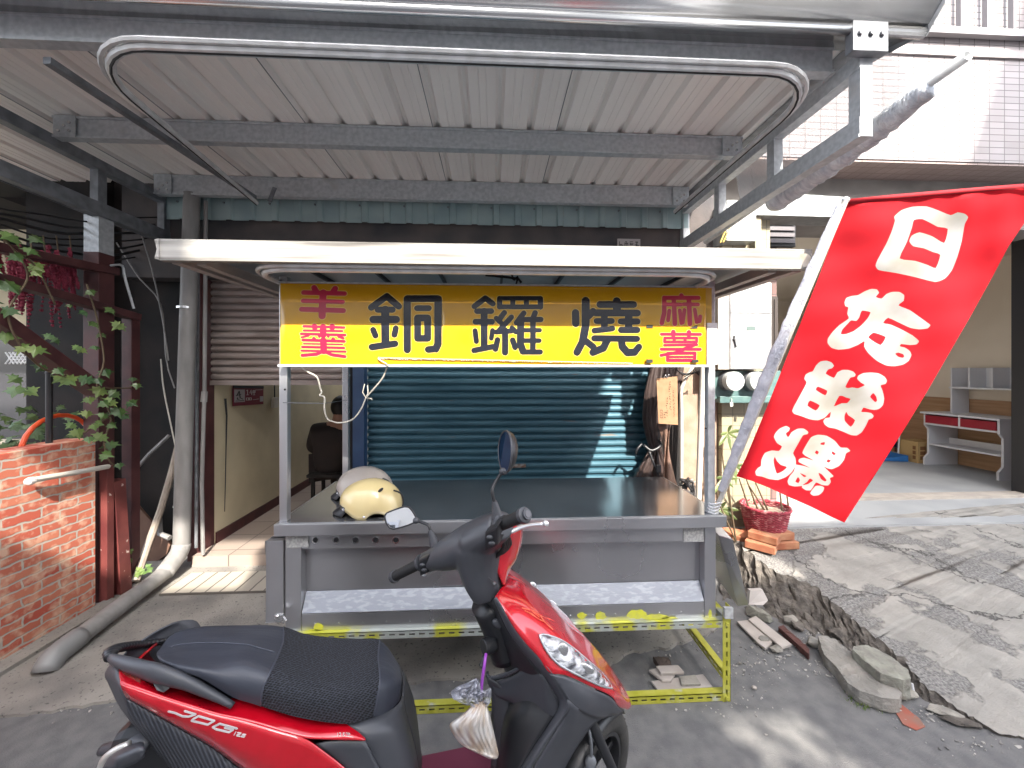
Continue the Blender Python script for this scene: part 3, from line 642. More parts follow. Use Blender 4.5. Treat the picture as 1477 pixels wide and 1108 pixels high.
# desk in the garage
dk = thing('desk', 'white desk with two crimson drawers and open shelves against the garage side wall', 'desk', (6.35,4.75,.25))
X0, X1, Y0, Y1, zf = 6.08, 6.56, 4.36, 5.16, .25
b = B(); b.box((X0-.03,Y0-.02,zf+.72), (X1,Y1+.05,zf+.745)); part('desktop', b, white_lam, dk, bevel=.003)
def legpanel(y):
    pr_ = [(X0,.72),(X0,.56),(X0+.05,.50),(X0+.05,.16),(X0-.01,.10),(X0-.01,0),(X1,0),(X1,.72)]
    bb = B(); bb.prism([V(x,y,zf+z) for x, z in pr_], (0,.025,0)); part('leg_panel', bb, white_lam, dk)
legpanel(Y0); legpanel(Y1)
ym = (Y0+Y1)/2
for ya, yb in ((Y0+.03,ym-.012),(ym+.012,Y1-.005)):
    b = B(); b.box((X0-.012,ya,zf+.595), (X0+.3,yb,zf+.70)); part('drawer', b, red_lam, dk)
b = B(); b.box((X0-.008,Y0+.025,zf+.57), (X0+.2,Y1,zf+.592)); b.box((X0-.01,ym-.011,zf+.57), (X0+.2,ym+.011,zf+.72)); part('drawer_rail', b, white_lam, dk)
b = B(); b.box((X0+.05,Y0+.03,zf+.28), (X1,Y1+.0,zf+.30)); b.box((X0+.35,Y0+.03,zf+.30), (X0+.37,Y1,zf+.38)); part('foot_shelf', b, white_lam, dk)
hu = B(); hu.box((X1-.26,Y0,zf+1.08), (X1,Y1-.1,zf+1.10))
for y in (Y0,Y0+.235,Y0+.47,Y1-.13): hu.box((X1-.25,y,zf+1.10), (X1,y+.018,zf+1.36))
for y in (Y0,Y1-.13): hu.box((X1-.25,y,zf+.745), (X1,y+.02,zf+1.08))
hu.box((X1-.02,Y0,zf+1.1), (X1-.005,Y1-.12,zf+1.36)); part('hutch', hu, white_lam, dk)
bx = thing('cardboard_box', 'small printed cardboard box standing on the garage floor beside the desk', 'box', (6.2,5.35,.25))
b = B(); b.box((6.06,5.24,.25), (6.4,5.5,.55)); part('carton', b, mat('cardboard', (.42,.28,.12), .8), bx)
b = B()
for z in (.30,.37,.44): b.prism([V(6.057,5.27,z),V(6.057,5.31,z),V(6.057,5.31,z+.05),V(6.057,5.27,z+.05)], (.002,0,0)); b.prism([V(6.09,5.237,z),V(6.17,5.237,z),V(6.17,5.237,z+.05),V(6.09,5.237,z+.05)], (0,.002,0)); b.prism([V(6.24,5.237,z),V(6.34,5.237,z),V(6.34,5.237,z+.04),V(6.24,5.237,z+.04)], (0,.002,0))
part('print', b, mat('carton_print', (.18,.08,.03), .8), bx)
ds = thing('dustpan', 'blue dustpan lying on the garage floor left of the cardboard box', 'dustpan', (5.9,5.5,.25))
b = B(); b.prism([V(5.6,5.4,.26),V(5.98,5.3,.26),V(6.0,5.62,.26),V(5.66,5.7,.26)], (0,0,.012)); b.prism([V(5.98,5.3,.27),V(6.0,5.62,.27),V(6.0,5.62,.35),V(5.98,5.3,.35)], (-.01,0,0)); b.prism([V(5.6,5.4,.27),V(5.98,5.3,.35),V(5.98,5.3,.27)], (0,.008,0)); part('tray', b, mat('blue_plastic', (.03,.15,.40), .4), ds)
b = B(); b.tube([(6.0,5.46,.32),(6.12,5.52,1.0)], .010, 8); part('handle', b, white_lam, ds)
br_ = thing('broom', 'broom with a dark blue head leaning in the garage beside the dustpan', 'broom', (6.15,5.7,.25))
b = B(); b.tube([(6.1,5.7,.45),(6.3,5.75,1.25)], .011, 8); part('handle', b, white_lam, br_)
b = B(); b.prism([V(5.95,5.66,.46),V(6.25,5.66,.38),V(6.27,5.66,.46),V(6.0,5.66,.56)], (0,.05,0)); part('head', b, mat('navy_plastic', (.02,.04,.10), .5), br_)

# switch cabinet, meters
cab = thing('switch_cabinet', 'scratched silver switch cabinet with a handle above the two electricity meters', 'cabinet', (2.1,3.1,1.6))
Yc = 3.02
a = PY(1052,533,Yc); c = PY(1113,426,Yc)
b = B(); b.box((a.x-.09,Yc+.004,a.z), (a.x-.002,3.2,c.z+.1)); part('side_panel', b, mat('cabinet_side', (.36,.33,.28), .6, col2=(.28,.26,.22), scale=12), cab)
silver = mat('scratched_silver', (.34,.34,.35), .4, .5, col2=(.46,.46,.46), scale=22, rv=.12, bump=.25, bscale=120, col3=(.8,.8,.8), scale3=45, f3=(.66,.7))
b = B(); b.box((a.x,Yc,a.z), (c.x,3.2,c.z+.1)); part('body', b, silver, cab, bevel=.004)
zm = PY(1052,452,Yc).z
b = B(); b.box((a.x+.006,Yc-.006,a.z+.006), (c.x-.006,Yc-.001,zm-.004)); b.box((a.x+.006,Yc-.006,zm+.004), (c.x-.006,Yc-.001,c.z+.09)); dr = part('door', b, silver, cab)
b = B(); q = PY(1059,490,Yc-.01); b.tube([q+V(0,0,.03), q, q+V(.012,-.006,-.06)], .006, 6); b.ball(q, (.012,.008,.014)); part('handle', b, black_m, dr)
b = B()
for (x, y) in ((1066,443),(1099,503)): q = PY(x,y,Yc-.0065); b.tube([q, q+V(0,-.002,0)], .019, 16)
q = PY(1084,508,Yc-.0065); b.box((q.x-.05,q.y-.001,q.z-.004),(q.x+.04,q.y,q.z+.012)); part('sticker', b, pvc_w, dr)
b = B(); q = PY(1083,474,Yc-.0065); b.box((q.x-.035,q.y-.002,q.z-.014),(q.x+.035,q.y,q.z+.018)); part('window_slot', b, mat('slot_green', (.12,.16,.15), .3), dr)
mb = thing('meter_board', 'dark green meter board with sealed covers under the switch cabinet', 'meter board', (2.12,3.15,1.5))
greenb = mat('green_box', (.07,.13,.13), .45, col2=(.10,.17,.16), scale=14)
Ym = 3.10; a = PY(1031,581,Ym); c = PY(1118,535,Ym)
b = B(); b.box((a.x,Ym,a.z+.03), (c.x+.05,3.2,c.z)); b.box((a.x+.02,Ym-.04,a.z-.0), (c.x+.05,Ym+.05,a.z+.055)); part('housing', b, greenb, mb, bevel=.005)
b = B()
for x in (1055,1088): q = PY(x,580,Ym-.05); b.tube([q+V(0,0,.03),q], .003, 5); b.box((q.x-.012,q.y-.003,q.z-.035),(q.x+.012,q.y,q.z))
part('seal_tag', b, pvc_w, mb)
for k, x in enumerate((1057,1091)):
    q = PY(x,550,Ym-.07); mt = thing('electricity_meter', ['round glass electricity meter, the left one of the pair', 'round glass electricity meter, the right one of the pair beside the flag pole'][k], 'meter', (q.x,q.y,q.z), 'electricity meters on the green board')
    b = B(); b.tube([V(q.x,Ym-.001,q.z), V(q.x,Ym-.05,q.z)], [.085,.08], 26); part('collar', b, galv_dark, mt, smooth='auto')
    b = B(); b.tube([V(q.x,Ym-.05,q.z), V(q.x,Ym-.105,q.z)], [.078,.074], 26); part('dial', b, mat('meter_face', (.45,.46,.45), .3), mt, smooth='auto')
    b = B(); b.box((q.x-.02,Ym-.108,q.z+.018),(q.x+.025,Ym-.1055,q.z+.04)); b.box((q.x-.03,Ym-.107,q.z-.0),(q.x+.03,Ym-.1055,q.z+.004)); b.box((q.x-.012,Ym-.107,q.z-.045),(q.x-.004,Ym-.1055,q.z-.012)); part('readout', b, mat('lcd', (.16,.18,.16), .3), mt)
    gl = mat('meter_glass', (.9,.95,.95), .03, alpha=.16, spec=.9); b = B(); rws = []
    for i in range(6): rws.append([V(q.x+.08*math.cos(i*.26)*math.cos(t), Ym-.09-.045*math.sin(i*.26), q.z+.08*math.cos(i*.26)*math.sin(t)) for t in [2*math.pi*j/24 for j in range(25)]])
    b.grid(rws); part('glass_cover', b, gl, mt, smooth=True)
# galvanised cover sheets over the pillar
gs = thing('cover_sheet', 'bright galvanised sheet metal cover over the window above the switch cabinet', 'metal sheet', (2.4,3.2,2.6))
bright = mat('spangled_zinc', (.26,.275,.275), .4, .4, col2=(.38,.39,.39), scale=16, rv=.1)
b = B(); a = PY(1085,312,3.15); c = PY(1214,284,3.15); b.prism([V(a.x-.06,3.12,a.z), V(c.x+.02,3.12,a.z-.005), V(c.x+.02,3.12,c.z-.015), V(a.x+.15,3.12,c.z+.01), V(a.x-.06,3.12,c.z-.08)], (0,.2,0)); part('top_sheet', b, bright, gs)
b = B(); a = PY(1046,348,3.12); c = PY(1088,312,3.12); b.box((a.x,3.10,a.z), (c.x,3.3,c.z+.12)); part('side_sheet', b, bright, gs)
b = B(); a = PY(1089,380,3.15); c = PY(1098,312,3.15); b.box((a.x,3.15,a.z-.4), (c.x,3.3,c.z)); tag(b.build('tile_trim', cream_t), 'narrow cream tiled edge strip beside the louvred window', 'trim')
b = B(); b.tube([PY(1039,350,3.1),PY(1052,320,3.1)], .006, 5); b.tube([PY(1043,350,3.1),PY(1056,322,3.1)], .006, 5); o = b.build('yellow_cord', mat('yellow_cord', (.5,.36,.08), .6)); tag(o, 'short doubled yellow cord below the right canopy corner', 'cord')

# pipes right of the shutter
b = B(); b.tube(catmull([PY(1000,528,3.15),PY(990,545,3.15),PY(983,560,3.15),PY(983,600,3.15),PY(983,705,3.15)], 16), .014, 8); o = b.build('water_pipe', pvc_w); tag(o, 'thin white pipe bending down between the curtain and the tan wall', 'pipe')
b = B(); b.tube([PY(1014,530,3.0),PY(1010,640,3.0),PY(1006,760,3.0)], .022, 12); o = b.build('water_pipe', pvc_w, smooth='auto'); tag(o, 'thick white pipe standing just left of the right stall post', 'pipe')
b = B()
for k in range(7): b.tube(catmull([PY(976+k*2,534+k*2,3.1),PY(990+k*3,541-k,3.08),PY(1004+k,532+k*2,3.05),PY(1024,537-k,3.05)], 10), .004, 5)
o = b.build('wire_tangle', cell); tag(o, 'tangle of thin wires under the right end of the yellow sign', 'wires')

# ---------------------------------------------------------------- houses across the street (unseen behind the camera; rooflines cut to place the shadows)
opp = thing('unseen_opposite_house', 'unseen plain plastered house across the narrow street, its top shaped to cast shadows', 'house', (0,-6,0))
ow = mat('unseen_opposite_plaster', (.72,.69,.64), .9, col2=(.64,.61,.56), scale=2)
b = B(); b.box((-9,-9,0), (6.3,-5,4.3)); part('unseen_lower_storey', b, ow, opp)
b = B(); b.box((-9,-5.2,4.3), (0,-5,6.80)); b.box((0.001,-5.2,4.3), (.60,-5,6.70)); part('shade_parapet', b, ow, opp)  # invented parapet, its height set to shade the foot of the brick wall
b = B(); b.box((-9,-5.2,7.46), (.80,-5,9.6)); part('shade_screen', b, ow, opp)  # added screen that keeps the sun off the raised shutter and posts
b = B(); b.box((.602,-5.2,4.3), (3.0,-5,7.30)); b.box((3.002,-5.2,5.86), (3.20,-5,7.30)); b.box((3.002,-5.2,4.3), (3.45,-5,5.38)); b.box((3.202,-5.2,5.86), (4.50,-5,6.6)); b.box((3.452,-5.2,4.3), (4.50,-5,5.858)); b.box((4.502,-5.2,4.3), (6.3,-5,7.30)); b.prism([V(.802,-5.2,7.78),V(3.20,-5.2,7.78),V(3.835,-5.2,9.6),V(.802,-5.2,9.6)], (0,.2,0)); part('shade_wall', b, ow, opp)  # invented wall; notches, gap and slanted block shape the sunlit patches
o2 = thing('unseen_opposite_tower', 'unseen taller tiled house across the street at the right, shaped to cast a slanted shadow', 'house', (10,-6,0))
b = B(); b.prism([V(x,-9,z) for x, z in ((6.77,0),(6.77,10.5),(9.2,17.4),(15,17.4),(15,0))], (0,4,0)); part('wall', b, ow, o2)  # slanted side shaped so its shadow edge crosses the tiles diagonally
for X0_ in (-7,-3.6,-.8,2.2,4.6):
    b = B(); b.box((X0_,-4.98,1.0), (X0_+1.2,-4.96,2.2)); f = part('window', b, white_lam, opp); b = B(); b.box((X0_+.06,-4.955,1.06), (X0_+1.14,-4.95,2.14)); part('pane', b, glass_dk, f)  # windows and panes of the unseen opposite house

gh = B(); rn = random.Random(99)
def lf0(bb, c, s, a): bb.add([Vector(c)+V(s*math.cos(a+t)*k, rn.uniform(-.02,.02), s*math.sin(a+t)*k) for t, k in ((0,1),(1.2,.5),(3.1,.6),(5.0,.5))], [(0,1,2,3)])
for k in range(55): lf0(gh, V(rn.uniform(3.0,3.48), -5.1+rn.uniform(-.15,.15), 5.36+abs(rn.gauss(0,.22))), rn.uniform(.04,.09), rn.uniform(0,6))  # added leaves that break up the sun patch coming through the gap
tag(gh.build('dapple_shrub', mat('dapple_leaf', (.05,.10,.03), .6)), 'unseen leafy shrub added on the opposite house to dapple the sunlight', 'shrub')
# ---------------------------------------------------------------- food stall
st = thing('food_stall', 'stainless steel food stall with a yellow sign board and a flat white edged awning', 'food stall', (0,2.1,0))
SX0, SX1, SF, SB, ZT = -.975, 1.105, 1.80, 2.46, .885
CX0, CX1 = SX0+.035, SX1-.035
b = B(); b.box((SX0,SF-.02,ZT-.055), (SX1,SB,ZT)); ct = part('counter_top', b, stain, st, bevel=.003)
b = B(); b.box((SX0+.012,SF-.008,ZT+.0), (SX1-.012,SB-.01,ZT+.0025)); part('top_sheet', b, stain_top, ct)
# cabinet body built as frame and recessed panel
zb, zt = .385, ZT-.055
fy = SF+.012
b = B(); b.box((CX0,fy+.05,zb), (CX1,SB-.03,zt)); part('cabinet', b, stain, st)
b = B()
b.box((CX0,fy,zb), (CX0+.07,fy+.049,zt)); b.box((CX1-.055,fy,zb), (CX1,fy+.049,zt)); part('stile', b, stain, st, bevel=.002)
b = B(); b.box((CX0+.071,fy+.003,zt-.075), (CX1-.056,fy+.049,zt-.0)); ur = part('upper_rail', b, stain, st, bevel=.003)
b = B(); b.box((CX0+.071,fy+.003,zb), (CX1-.056,fy+.049,zb+.075)); b.prism([V(CX0+.071,fy+.004,zb+.076),V(CX0+.071,fy+.049,zb+.155),V(CX0+.071,fy+.049,zb+.076)], (CX1-.056-CX0-.071,0,0))
lr = part('lower_rail', b, stain, st, bevel=.002)
b = B(); b.prism([V(CX0+.074,fy+.0035,zb+.0785),V(CX0+.074,fy+.0460,zb+.1545),V(CX0+.074,fy+.0480,zb+.1545),V(CX0+.074,fy+.0055,zb+.0785)], (CX1-.059-CX0-.074,0,0)); 
b.v = [v+V(0,-.0045,.003) for v in b.v]
part('scuffed_ledge', b, mat('scuffed_film', (.28,.30,.34), .4, .3, col2=(.36,.38,.42), scale=70, lo=.5, hi=.62, stretch=(.35,1,1), bump=.4, bscale=30), lr)
b = B()
for px in (455,485,513,542,571):
    q = PY(px,779,fy+.002); b.tube([q, q+V(0,-.004,0)], .0155, 20)
hr_ = part('vent_ring', b, polished, ur)
b = B()
for px in (455,485,513,542,571):
    q = PY(px,779,fy-.002); b.tube([q, q+V(0,-.001,0)], .0115, 18)
part('vent_hole', b, black_m, hr_)
b = B(); a_ = PY(413,790,fy-.001); c_ = PY(445,768,fy-.001); b.box((a_.x,fy-.003,a_.z), (c_.x,fy-.001,zt-.004)); a_ = PY(986,782,fy-.001); b.box((a_.x,fy-.001,a_.z), (CX1-.06,fy+.0015,zt-.006)); part('old_tape', b, mat('old_tape', (.40,.40,.39), .8, col2=(.28,.28,.28), scale=90, lo=.45, hi=.55), st)
# rivets
b = B()
for k in range(18): q = V(CX0+.13+k*.107, fy+.003, zb+.03); b.ball(q, (.005,.002,.005), 6, 4)
part('rivet', b, stain, lr)
# yellow spray on the lower rail
spr = mat('yellow_spray', (.62,.62,.04), .6, col2=(.5,.5,.10), scale=30)
b = B(); rn = random.Random(2)
for (x, y, rx, rz_) in ((839,888,.022,.014),(866,888,.028,.017),(918,886,.045,.020),(945,890,.06,.014),(965,892,.04,.008),(1024,886,.009,.025),(460,905,.02,.02),(453,910,.035,.008)):
    q = PY(x, y, fy+.001); pts = []
    for k in range(20): t = 2*math.pi*k/20; r_ = 1+rn.uniform(-.18,.18); pts.append(V(q.x+rx*r_*math.cos(t), fy-.0005, max(zb+.002, q.z+rz_*r_*math.sin(t))))
    b.prism(pts, (0,.0012,0)); b.f = b.f
part('spray_mark', b, spr, lr)
# slotted angle stand
def slotted(lab, p, q, wd, m, nrm, name='slotted_rail', par=None):
    """L profile from p to q, face width wd, nrm = outward normal of the slotted face"""
    p, q, nrm = Vector(p), Vector(q), Vector(nrm).normalized(); d = (q-p); L_ = d.length; d.normalize(); u = nrm.cross(d).normalized()
    if u.z < -.5 or (abs(u.z) < .1 and u.x < 0): u = -u
    bb = B(); hw = wd/2; sl_, sp, sh = .026, .045, .0045
    n_ = int(L_/sp); s0 = (L_-n_*sp)/2
    def Pq(s, t, k=0): return p+d*s+u*t-nrm*k
    def sheetq(s0_, s1_, t0, t1): bb.prism([Pq(s0_,t0),Pq(s1_,t0),Pq(s1_,t1),Pq(s0_,t1)], -nrm*.0025)
    sheetq(0, L_, -hw, -sh); sheetq(0, L_, sh, hw)
    edges = [0]
    for k in range(n_):
        a_ = s0+k*sp+(sp-sl_)/2; sheetq(edges[-1], a_, -sh, sh); edges.append(a_+sl_)
    sheetq(edges[-1], L_, -sh, sh)
    bb.prism([Pq(0,hw),Pq(L_,hw),Pq(L_,hw-.0025),Pq(0,hw-.0025)], -nrm*wd)
    bb.prism([Pq(0,hw-.0,.02),Pq(0,hw-.0,.0201),Pq(L_,hw,.0201),Pq(L_,hw,.02)], (0,0,.0001)) if 0 else None
    o = part(name, bb, m, par or st); return o
galv_y = mat('oversprayed_zinc', (.50,.54,.50), .4, .5, col2=(.60,.60,.08), scale=6, lo=.48, hi=.56, rv=.05)
yf, xr, xl = SF-.008, SX1+.005, SX0+.03
fr = thing('slotted_frame', 'slotted steel frame, partly sprayed yellow, that the stall cabinet stands on', 'frame', (0,2.1,0))
slotted('', (xl,yf,.368), (xr,yf,.368), .034, galv_y, (0,-1,0), par=fr)
slotted('', (xl,yf,.02), (xr,yf,.02), .036, yellow_f, (0,-1,0), par=fr)
for x in (xl,xr):
    slotted('', (x,yf-.003,0), (x,yf-.003,.45 if x > 0 else .37), .038, yellow_f, (0,-1,0), 'slotted_leg', fr)
    slotted('', (x,SB-.03,0), (x,SB-.03,.37), .038, yellow_f, (0,-1,0), 'slotted_leg', fr)
    slotted('', (x,yf+.02,.10), (x,SB-.05,.10), .036, yellow_f, (-1,0,0), 'side_rail', fr)
    slotted('', (x,yf+.02,.368), (x,SB-.05,.368), .036, galv_y, (-1,0,0), 'side_rail', fr)
b = B()
for z in (.37,.02): b.tube([V(xr,yf-.004,z), V(xr,yf-.014,z)], .009, 6)
part('bolt', b, yellow_f, fr)
b = B(); b.box((xr-.02,yf-.022,.405), (xr+.02,yf-.006,.455)); part('taped_end', b, mat('clear_tape', (.45,.47,.47), .25, col2=(.3,.3,.3), scale=40), fr)
# folding side leaves
b = B(); b.box((SX0-.05,SF+.01,.43), (SX0+.028,SF+.04,.80)); b.box((SX0-.05,SF+.01,.43), (SX0-.045,SB-.1,.80)); part('side_leaf', b, stain, st, bevel=.003)
lf = B(); a1, a2, a3, a4 = PD(1035,776,1.90), PD(1058,776,1.86), PD(1082,872,1.90), PD(1060,876,1.94)
lf.prism([PD(1036,772,1.90), PD(1057,778,1.86), PD(1080,873,1.88), PD(1064,875,1.93)], V(.012,.45,.10)); o = part('side_leaf', lf, stain, st, bevel=.003)
b = B(); q = PD(404,888,1.74); b.box(q+V(-.015,-.02,-.012), q+V(.02,0,.012)); b.ball(q+V(.0,-.02,.01), .009); b.bar(q+V(.01,-.01,0), q+V(.03,-.015,-.02), .008, .02); part('latch', b, polished, st)
# posts
for (x, y, z0, m) in ((SX0+.025,SF+.03,ZT,polished),(SX1-.055,SF+.03,ZT,galv),(SX0+.082,SB-.04,ZT,polished)):
    b = B(); b.box((x-.0175,y-.0175,z0), (x+.0175,y+.0175,2.0)); part('post', b, stain if m is polished else galv, st, bevel=.003)
b = B(); q = PY(411,562,SF+.0115); b.tube([q, q+V(0,-.001,0)], .005, 8); q = PY(1018,618,SF+.0115); b.tube([q, q+V(0,-.001,0)], .005, 8); part('bolt_hole', b, black_m, st)
# awning
AY = 1.51; L_ = PY(229,343,AY); R_ = PY(1172,365,AY); z0, z1 = PY(700,382,AY).z, PY(700,352,AY).z
b = B(); prf = [(AY,z0),(AY,z1),(AY+.03,z1+.002),(AY+.045,z1-.012),(AY+.045,z0+.02),(AY+.03,z0),(AY+.002,z0-.0)]
n0 = 0
pts0 = [V(L_.x,y,z) for y, z in prf]; b.prism(pts0, (R_.x-L_.x,0,0)); fa = part('fascia', b, white_al, st, bevel=.0015)
b = B(); b.prism([V(L_.x+.003,AY-.004,z1-.001), V(L_.x-.012,AY-.005,z1-.004), V(L_.x-.004,AY-.004,(z0+z1)/2), V(L_.x-.012,AY-.005,z0+.006), V(L_.x+.003,AY-.004,z0+.001)], (0,.03,0)); part('torn_end', b, white_al, fa)
b = B(); b.tube([PY(1158,376,AY-.004), PY(1158,376,AY-.0005)], .028, 16); part('tape_patch', b, mat('brown_tape', (.50,.42,.34), .5, col2=(.62,.55,.48), scale=30), fa)
tan_al = mat('dusty_soffit', (.36,.31,.28), .5, .1, col2=(.28,.24,.22), scale=4)
b = B(); b.box((L_.x,AY+.046,z1-.01), (R_.x,2.52,z1-.004)); sf = part('roof_panel', b, mat('soffit_glass', (.20,.23,.25), .3, .1, col2=(.30,.33,.34), scale=2), st)
b = B(); b.box((L_.x+.01,AY+.046,z0), (L_.x+.05,2.5,z0+.05)); part('side_beam', b, tan_al, st, bevel=.002)
b = B(); b.box((R_.x-.05,AY+.046,z0), (R_.x-.01,2.5,z0+.05)); part('side_beam', b, tan_al, st, bevel=.002)
b = B(); b.box((L_.x+.10,AY+.05,z0-.004), (L_.x+.135,2.5,z0+.035)); part('cross_rib', b, tan_al, st)
b = B(); b.box((R_.x-.15,AY+.05,z0-.004), (R_.x-.115,2.5,z0+.035)); part('cross_rib', b, tan_al, st)
for k in range(7):
    b = B(); xk = -.86+k*.30; b.box((xk,AY+.06,z1-.03), (xk+.012,2.5,z1-.011)); part('roof_rib', b, black_m, st)
b = B(); b.box((L_.x+.05,2.46,z0), (R_.x-.05,2.5,z0+.05)); part('rear_beam', b, galv_dark, st)
t2 = rrect(-.93, .945, 1.40+.14, 2.3, .17, z0-.010)
t2 = rrect(-.955, .955, 1.56, 2.3, .16, z0-.014)
b = B(); b.tube(t2, .012, 8); tk = part('curtain_track', b, track_m, st, smooth='auto')
b = B(); b.tube(rrect(-.975, .975, 1.54, 2.3, .17, z0-.004), .009, 6); part('track_flange', b, track_m, tk)
# sign board
SY_ = SF-.03
sgn = thing('sign_board', 'yellow plastic sign board with large black and crimson characters hung under the awning', 'sign', (0,SY_,1.8))
yel = mat('yellow_sign_film', (.52,.255,.004), .22, col2=(.60,.33,.008), scale=2.5, coat=.4, stretch=(.4,1,1), sub=0)
halo = mat('sign_halo', (.60,.42,.10), .3); blk = mat('sign_black', (.012,.014,.022), .22, coat=.4); crim = mat('sign_crimson', (.42,.012,.05), .3, coat=.3)
tl, tr_, br2, bl = PY(405,405,SY_), PY(1018,419,SY_), PY(1018,529,SY_), PY(405,522,SY_)
zs0, zs1 = (bl.z+br2.z)/2, (tl.z+tr_.z)/2
def cv(pt, sc, ox, oy): return (ox+pt[0]/sc, oy+pt[1]/sc)
S_black, S_red = [], []
def add_s(dst, sc, ox, oy, items):
    for it in items:
        r_, pl_ = it[0]/sc, [cv(p, sc, ox, oy) for p in it[1:]]
        W_ = [PY(x, y, SY_) for x, y in pl_]; k = (PY(pl_[0][0]+1, pl_[0][1], SY_)-PY(pl_[0][0], pl_[0][1], SY_)).length
        dst.append((r_*k, [(p.x, p.z) for p in W_]))
add_s(S_black, 9.23, 500, 410, [(45,(540,165),(340,315)),(45,(540,165),(700,300)),(42,(425,345),(620,345)),(50,(365,475),(670,475)),(54,(525,345),(525,790)),(40,(365,612),(395,690)),(40,(665,592),(645,678)),(45,(345,840),(652,795)),
 (48,(812,200),(812,875)),(48,(812,197),(1222,197)),(50,(1222,200),(1220,800)),(50,(1220,800),(1190,862)),(46,(1190,862),(1090,872)),(40,(945,325),(1100,325)),(46,(952,455),(1085,455)),(46,(1085,455),(1085,725)),(46,(1085,725),(952,725)),(46,(952,725),(952,455))])
add_s(S_black, 9.236, 660, 410, [(38,(370,190),(225,300)),(38,(370,190),(470,265)),(38,(260,365),(450,365)),(38,(240,505),(460,505)),(46,(355,365),(355,840)),(35,(235,625),(252,765)),(32,(465,620),(450,725)),(38,(220,885),(470,835)),
 (31,(560,192),(1100,192)),(36,(1100,194),(1100,308)),(31,(1100,308),(560,308)),(36,(560,308),(560,194)),(34,(735,195),(735,305)),(34,(915,195),(915,305)),
 (36,(622,385),(560,470)),(34,(515,460),(600,540)),(36,(715,445),(535,640)),(34,(510,642),(720,628)),(42,(632,620),(632,912)),(35,(722,590),(775,640)),(38,(532,745),(505,868)),(38,(732,748),(765,845)),
 (36,(880,390),(782,520)),(36,(1030,385),(1000,460)),(48,(838,475),(835,800)),(48,(835,800),(870,895)),(38,(1000,470),(1000,890)),(36,(870,475),(1105,475)),(30,(850,618),(1090,618)),(32,(850,755),(1085,755)),(36,(870,905),(1100,905))])
add_s(S_black, 10.075, 810, 415, [(53,(195,370),(197,528)),(58,(345,195),(338,560)),(58,(338,560),(300,780)),(54,(300,780),(220,940)),(50,(450,350),(380,420)),(48,(345,780),(455,865)),(58,(795,200),(795,310)),(50,(548,250),(1038,250)),(50,(480,372),(1088,375)),(50,(610,400),(610,600)),(43,(497,490),(717,490)),(43,(465,630),(725,600)),(55,(960,400),(960,600)),(44,(847,497),(1088,497)),(47,(850,620),(1083,620)),(46,(465,740),(1083,748)),(54,(655,760),(600,880)),(54,(600,880),(450,942)),(54,(857,760),(872,860)),(54,(872,860),(950,945)),(54,(950,945),(1055,940)),(50,(1055,940),(1112,865))])
add_s(S_red, 8.86, 420, 400, [(38,(295,135),(330,190)),(38,(565,145),(535,200)),(32,(165,198),(688,212)),(30,(165,305),(667,320)),(33,(150,415),(682,432)),(46,(415,200),(412,500)),
 (36,(315,630),(320,650)),(36,(540,632),(540,650)),(18,(180,632),(690,648)),(15,(180,685),(668,693)),(18,(145,727),(702,743)),(42,(425,640),(425,740)),(14,(150,772),(240,750)),(17,(370,740),(375,762)),(17,(482,742),(490,762)),(18,(620,762),(678,782)),(26,(305,790),(312,800)),(26,(550,795),(552,805)),(20,(165,805),(690,822)),(11,(175,852),(665,862)),(17,(155,893),(682,906)),(15,(142,940),(700,953)),(43,(425,812),(425,945)),(22,(425,945),(330,985)),(22,(330,985),(147,1000)),(22,(425,945),(525,992)),(22,(525,992),(690,1015))])
add_s(S_red, 9.636, 935, 415, [(32,(455,112),(455,135)),(30,(215,145),(690,145)),(32,(215,145),(208,350)),(32,(208,350),(170,498)),(33,(345,150),(350,506)),(28,(250,238),(440,240)),(28,(278,325),(258,458)),(27,(422,320),(440,498)),(34,(555,160),(557,506)),(27,(480,235),(678,238)),(27,(487,315),(460,490)),(27,(630,310),(650,482)),(27,(650,482),(692,470)),(27,(692,470),(702,405)),
 (32,(330,620),(330,650)),(32,(545,625),(545,650)),(21,(165,652),(705,654)),(26,(330,660),(330,695)),(26,(545,660),(545,695)),(20,(212,705),(655,705)),(20,(655,705),(655,757)),(20,(655,757),(212,757)),(20,(212,757),(212,705)),(22,(345,710),(345,755)),(22,(495,710),(495,755)),(19,(213,803),(660,797)),(21,(170,858),(710,860)),(26,(640,790),(380,905)),(22,(380,905),(172,942)),(23,(262,915),(640,912)),(23,(640,912),(640,1012)),(23,(640,1012),(265,1012)),(23,(265,1012),(262,915)),(17,(270,965),(630,965))])
bulge = lambda z: 0.014*math.sin(math.pi*(z-zs0)/(zs1-zs0))
loops = []
allS = [(r_, s_, 1) for r_, s_ in S_black]+[(r_, s_, 2) for r_, s_ in S_red]
for r_, s_, k in allS:
    loops.append(capsule(s_[0], s_[1], r_, 6)); loops.append(capsule(s_[0], s_[1], r_+.0028, 6))
def cls(x, z):
    h_ = 0
    for r_, s_, k in allS:
        if min(s_[0][0],s_[1][0])-r_-.003 < x < max(s_[0][0],s_[1][0])+r_+.003:
            d = segd(x, z, s_[0], s_[1])
            if d < r_: return k
            if d < r_+.0028: h_ = 3
    return h_
x0s, x1s = tl.x, tr_.x
ol = [(x0s+(x1s-x0s)*k/40, zs0) for k in range(41)]+[(x1s-(x1s-x0s)*k/40, zs1) for k in range(41)]
bb = sheet(ol, loops, cls, .022, lambda x, z: V(x, SY_-bulge(z), z))
part('face', bb, [yel, blk, crim, halo], sgn, smooth=True)
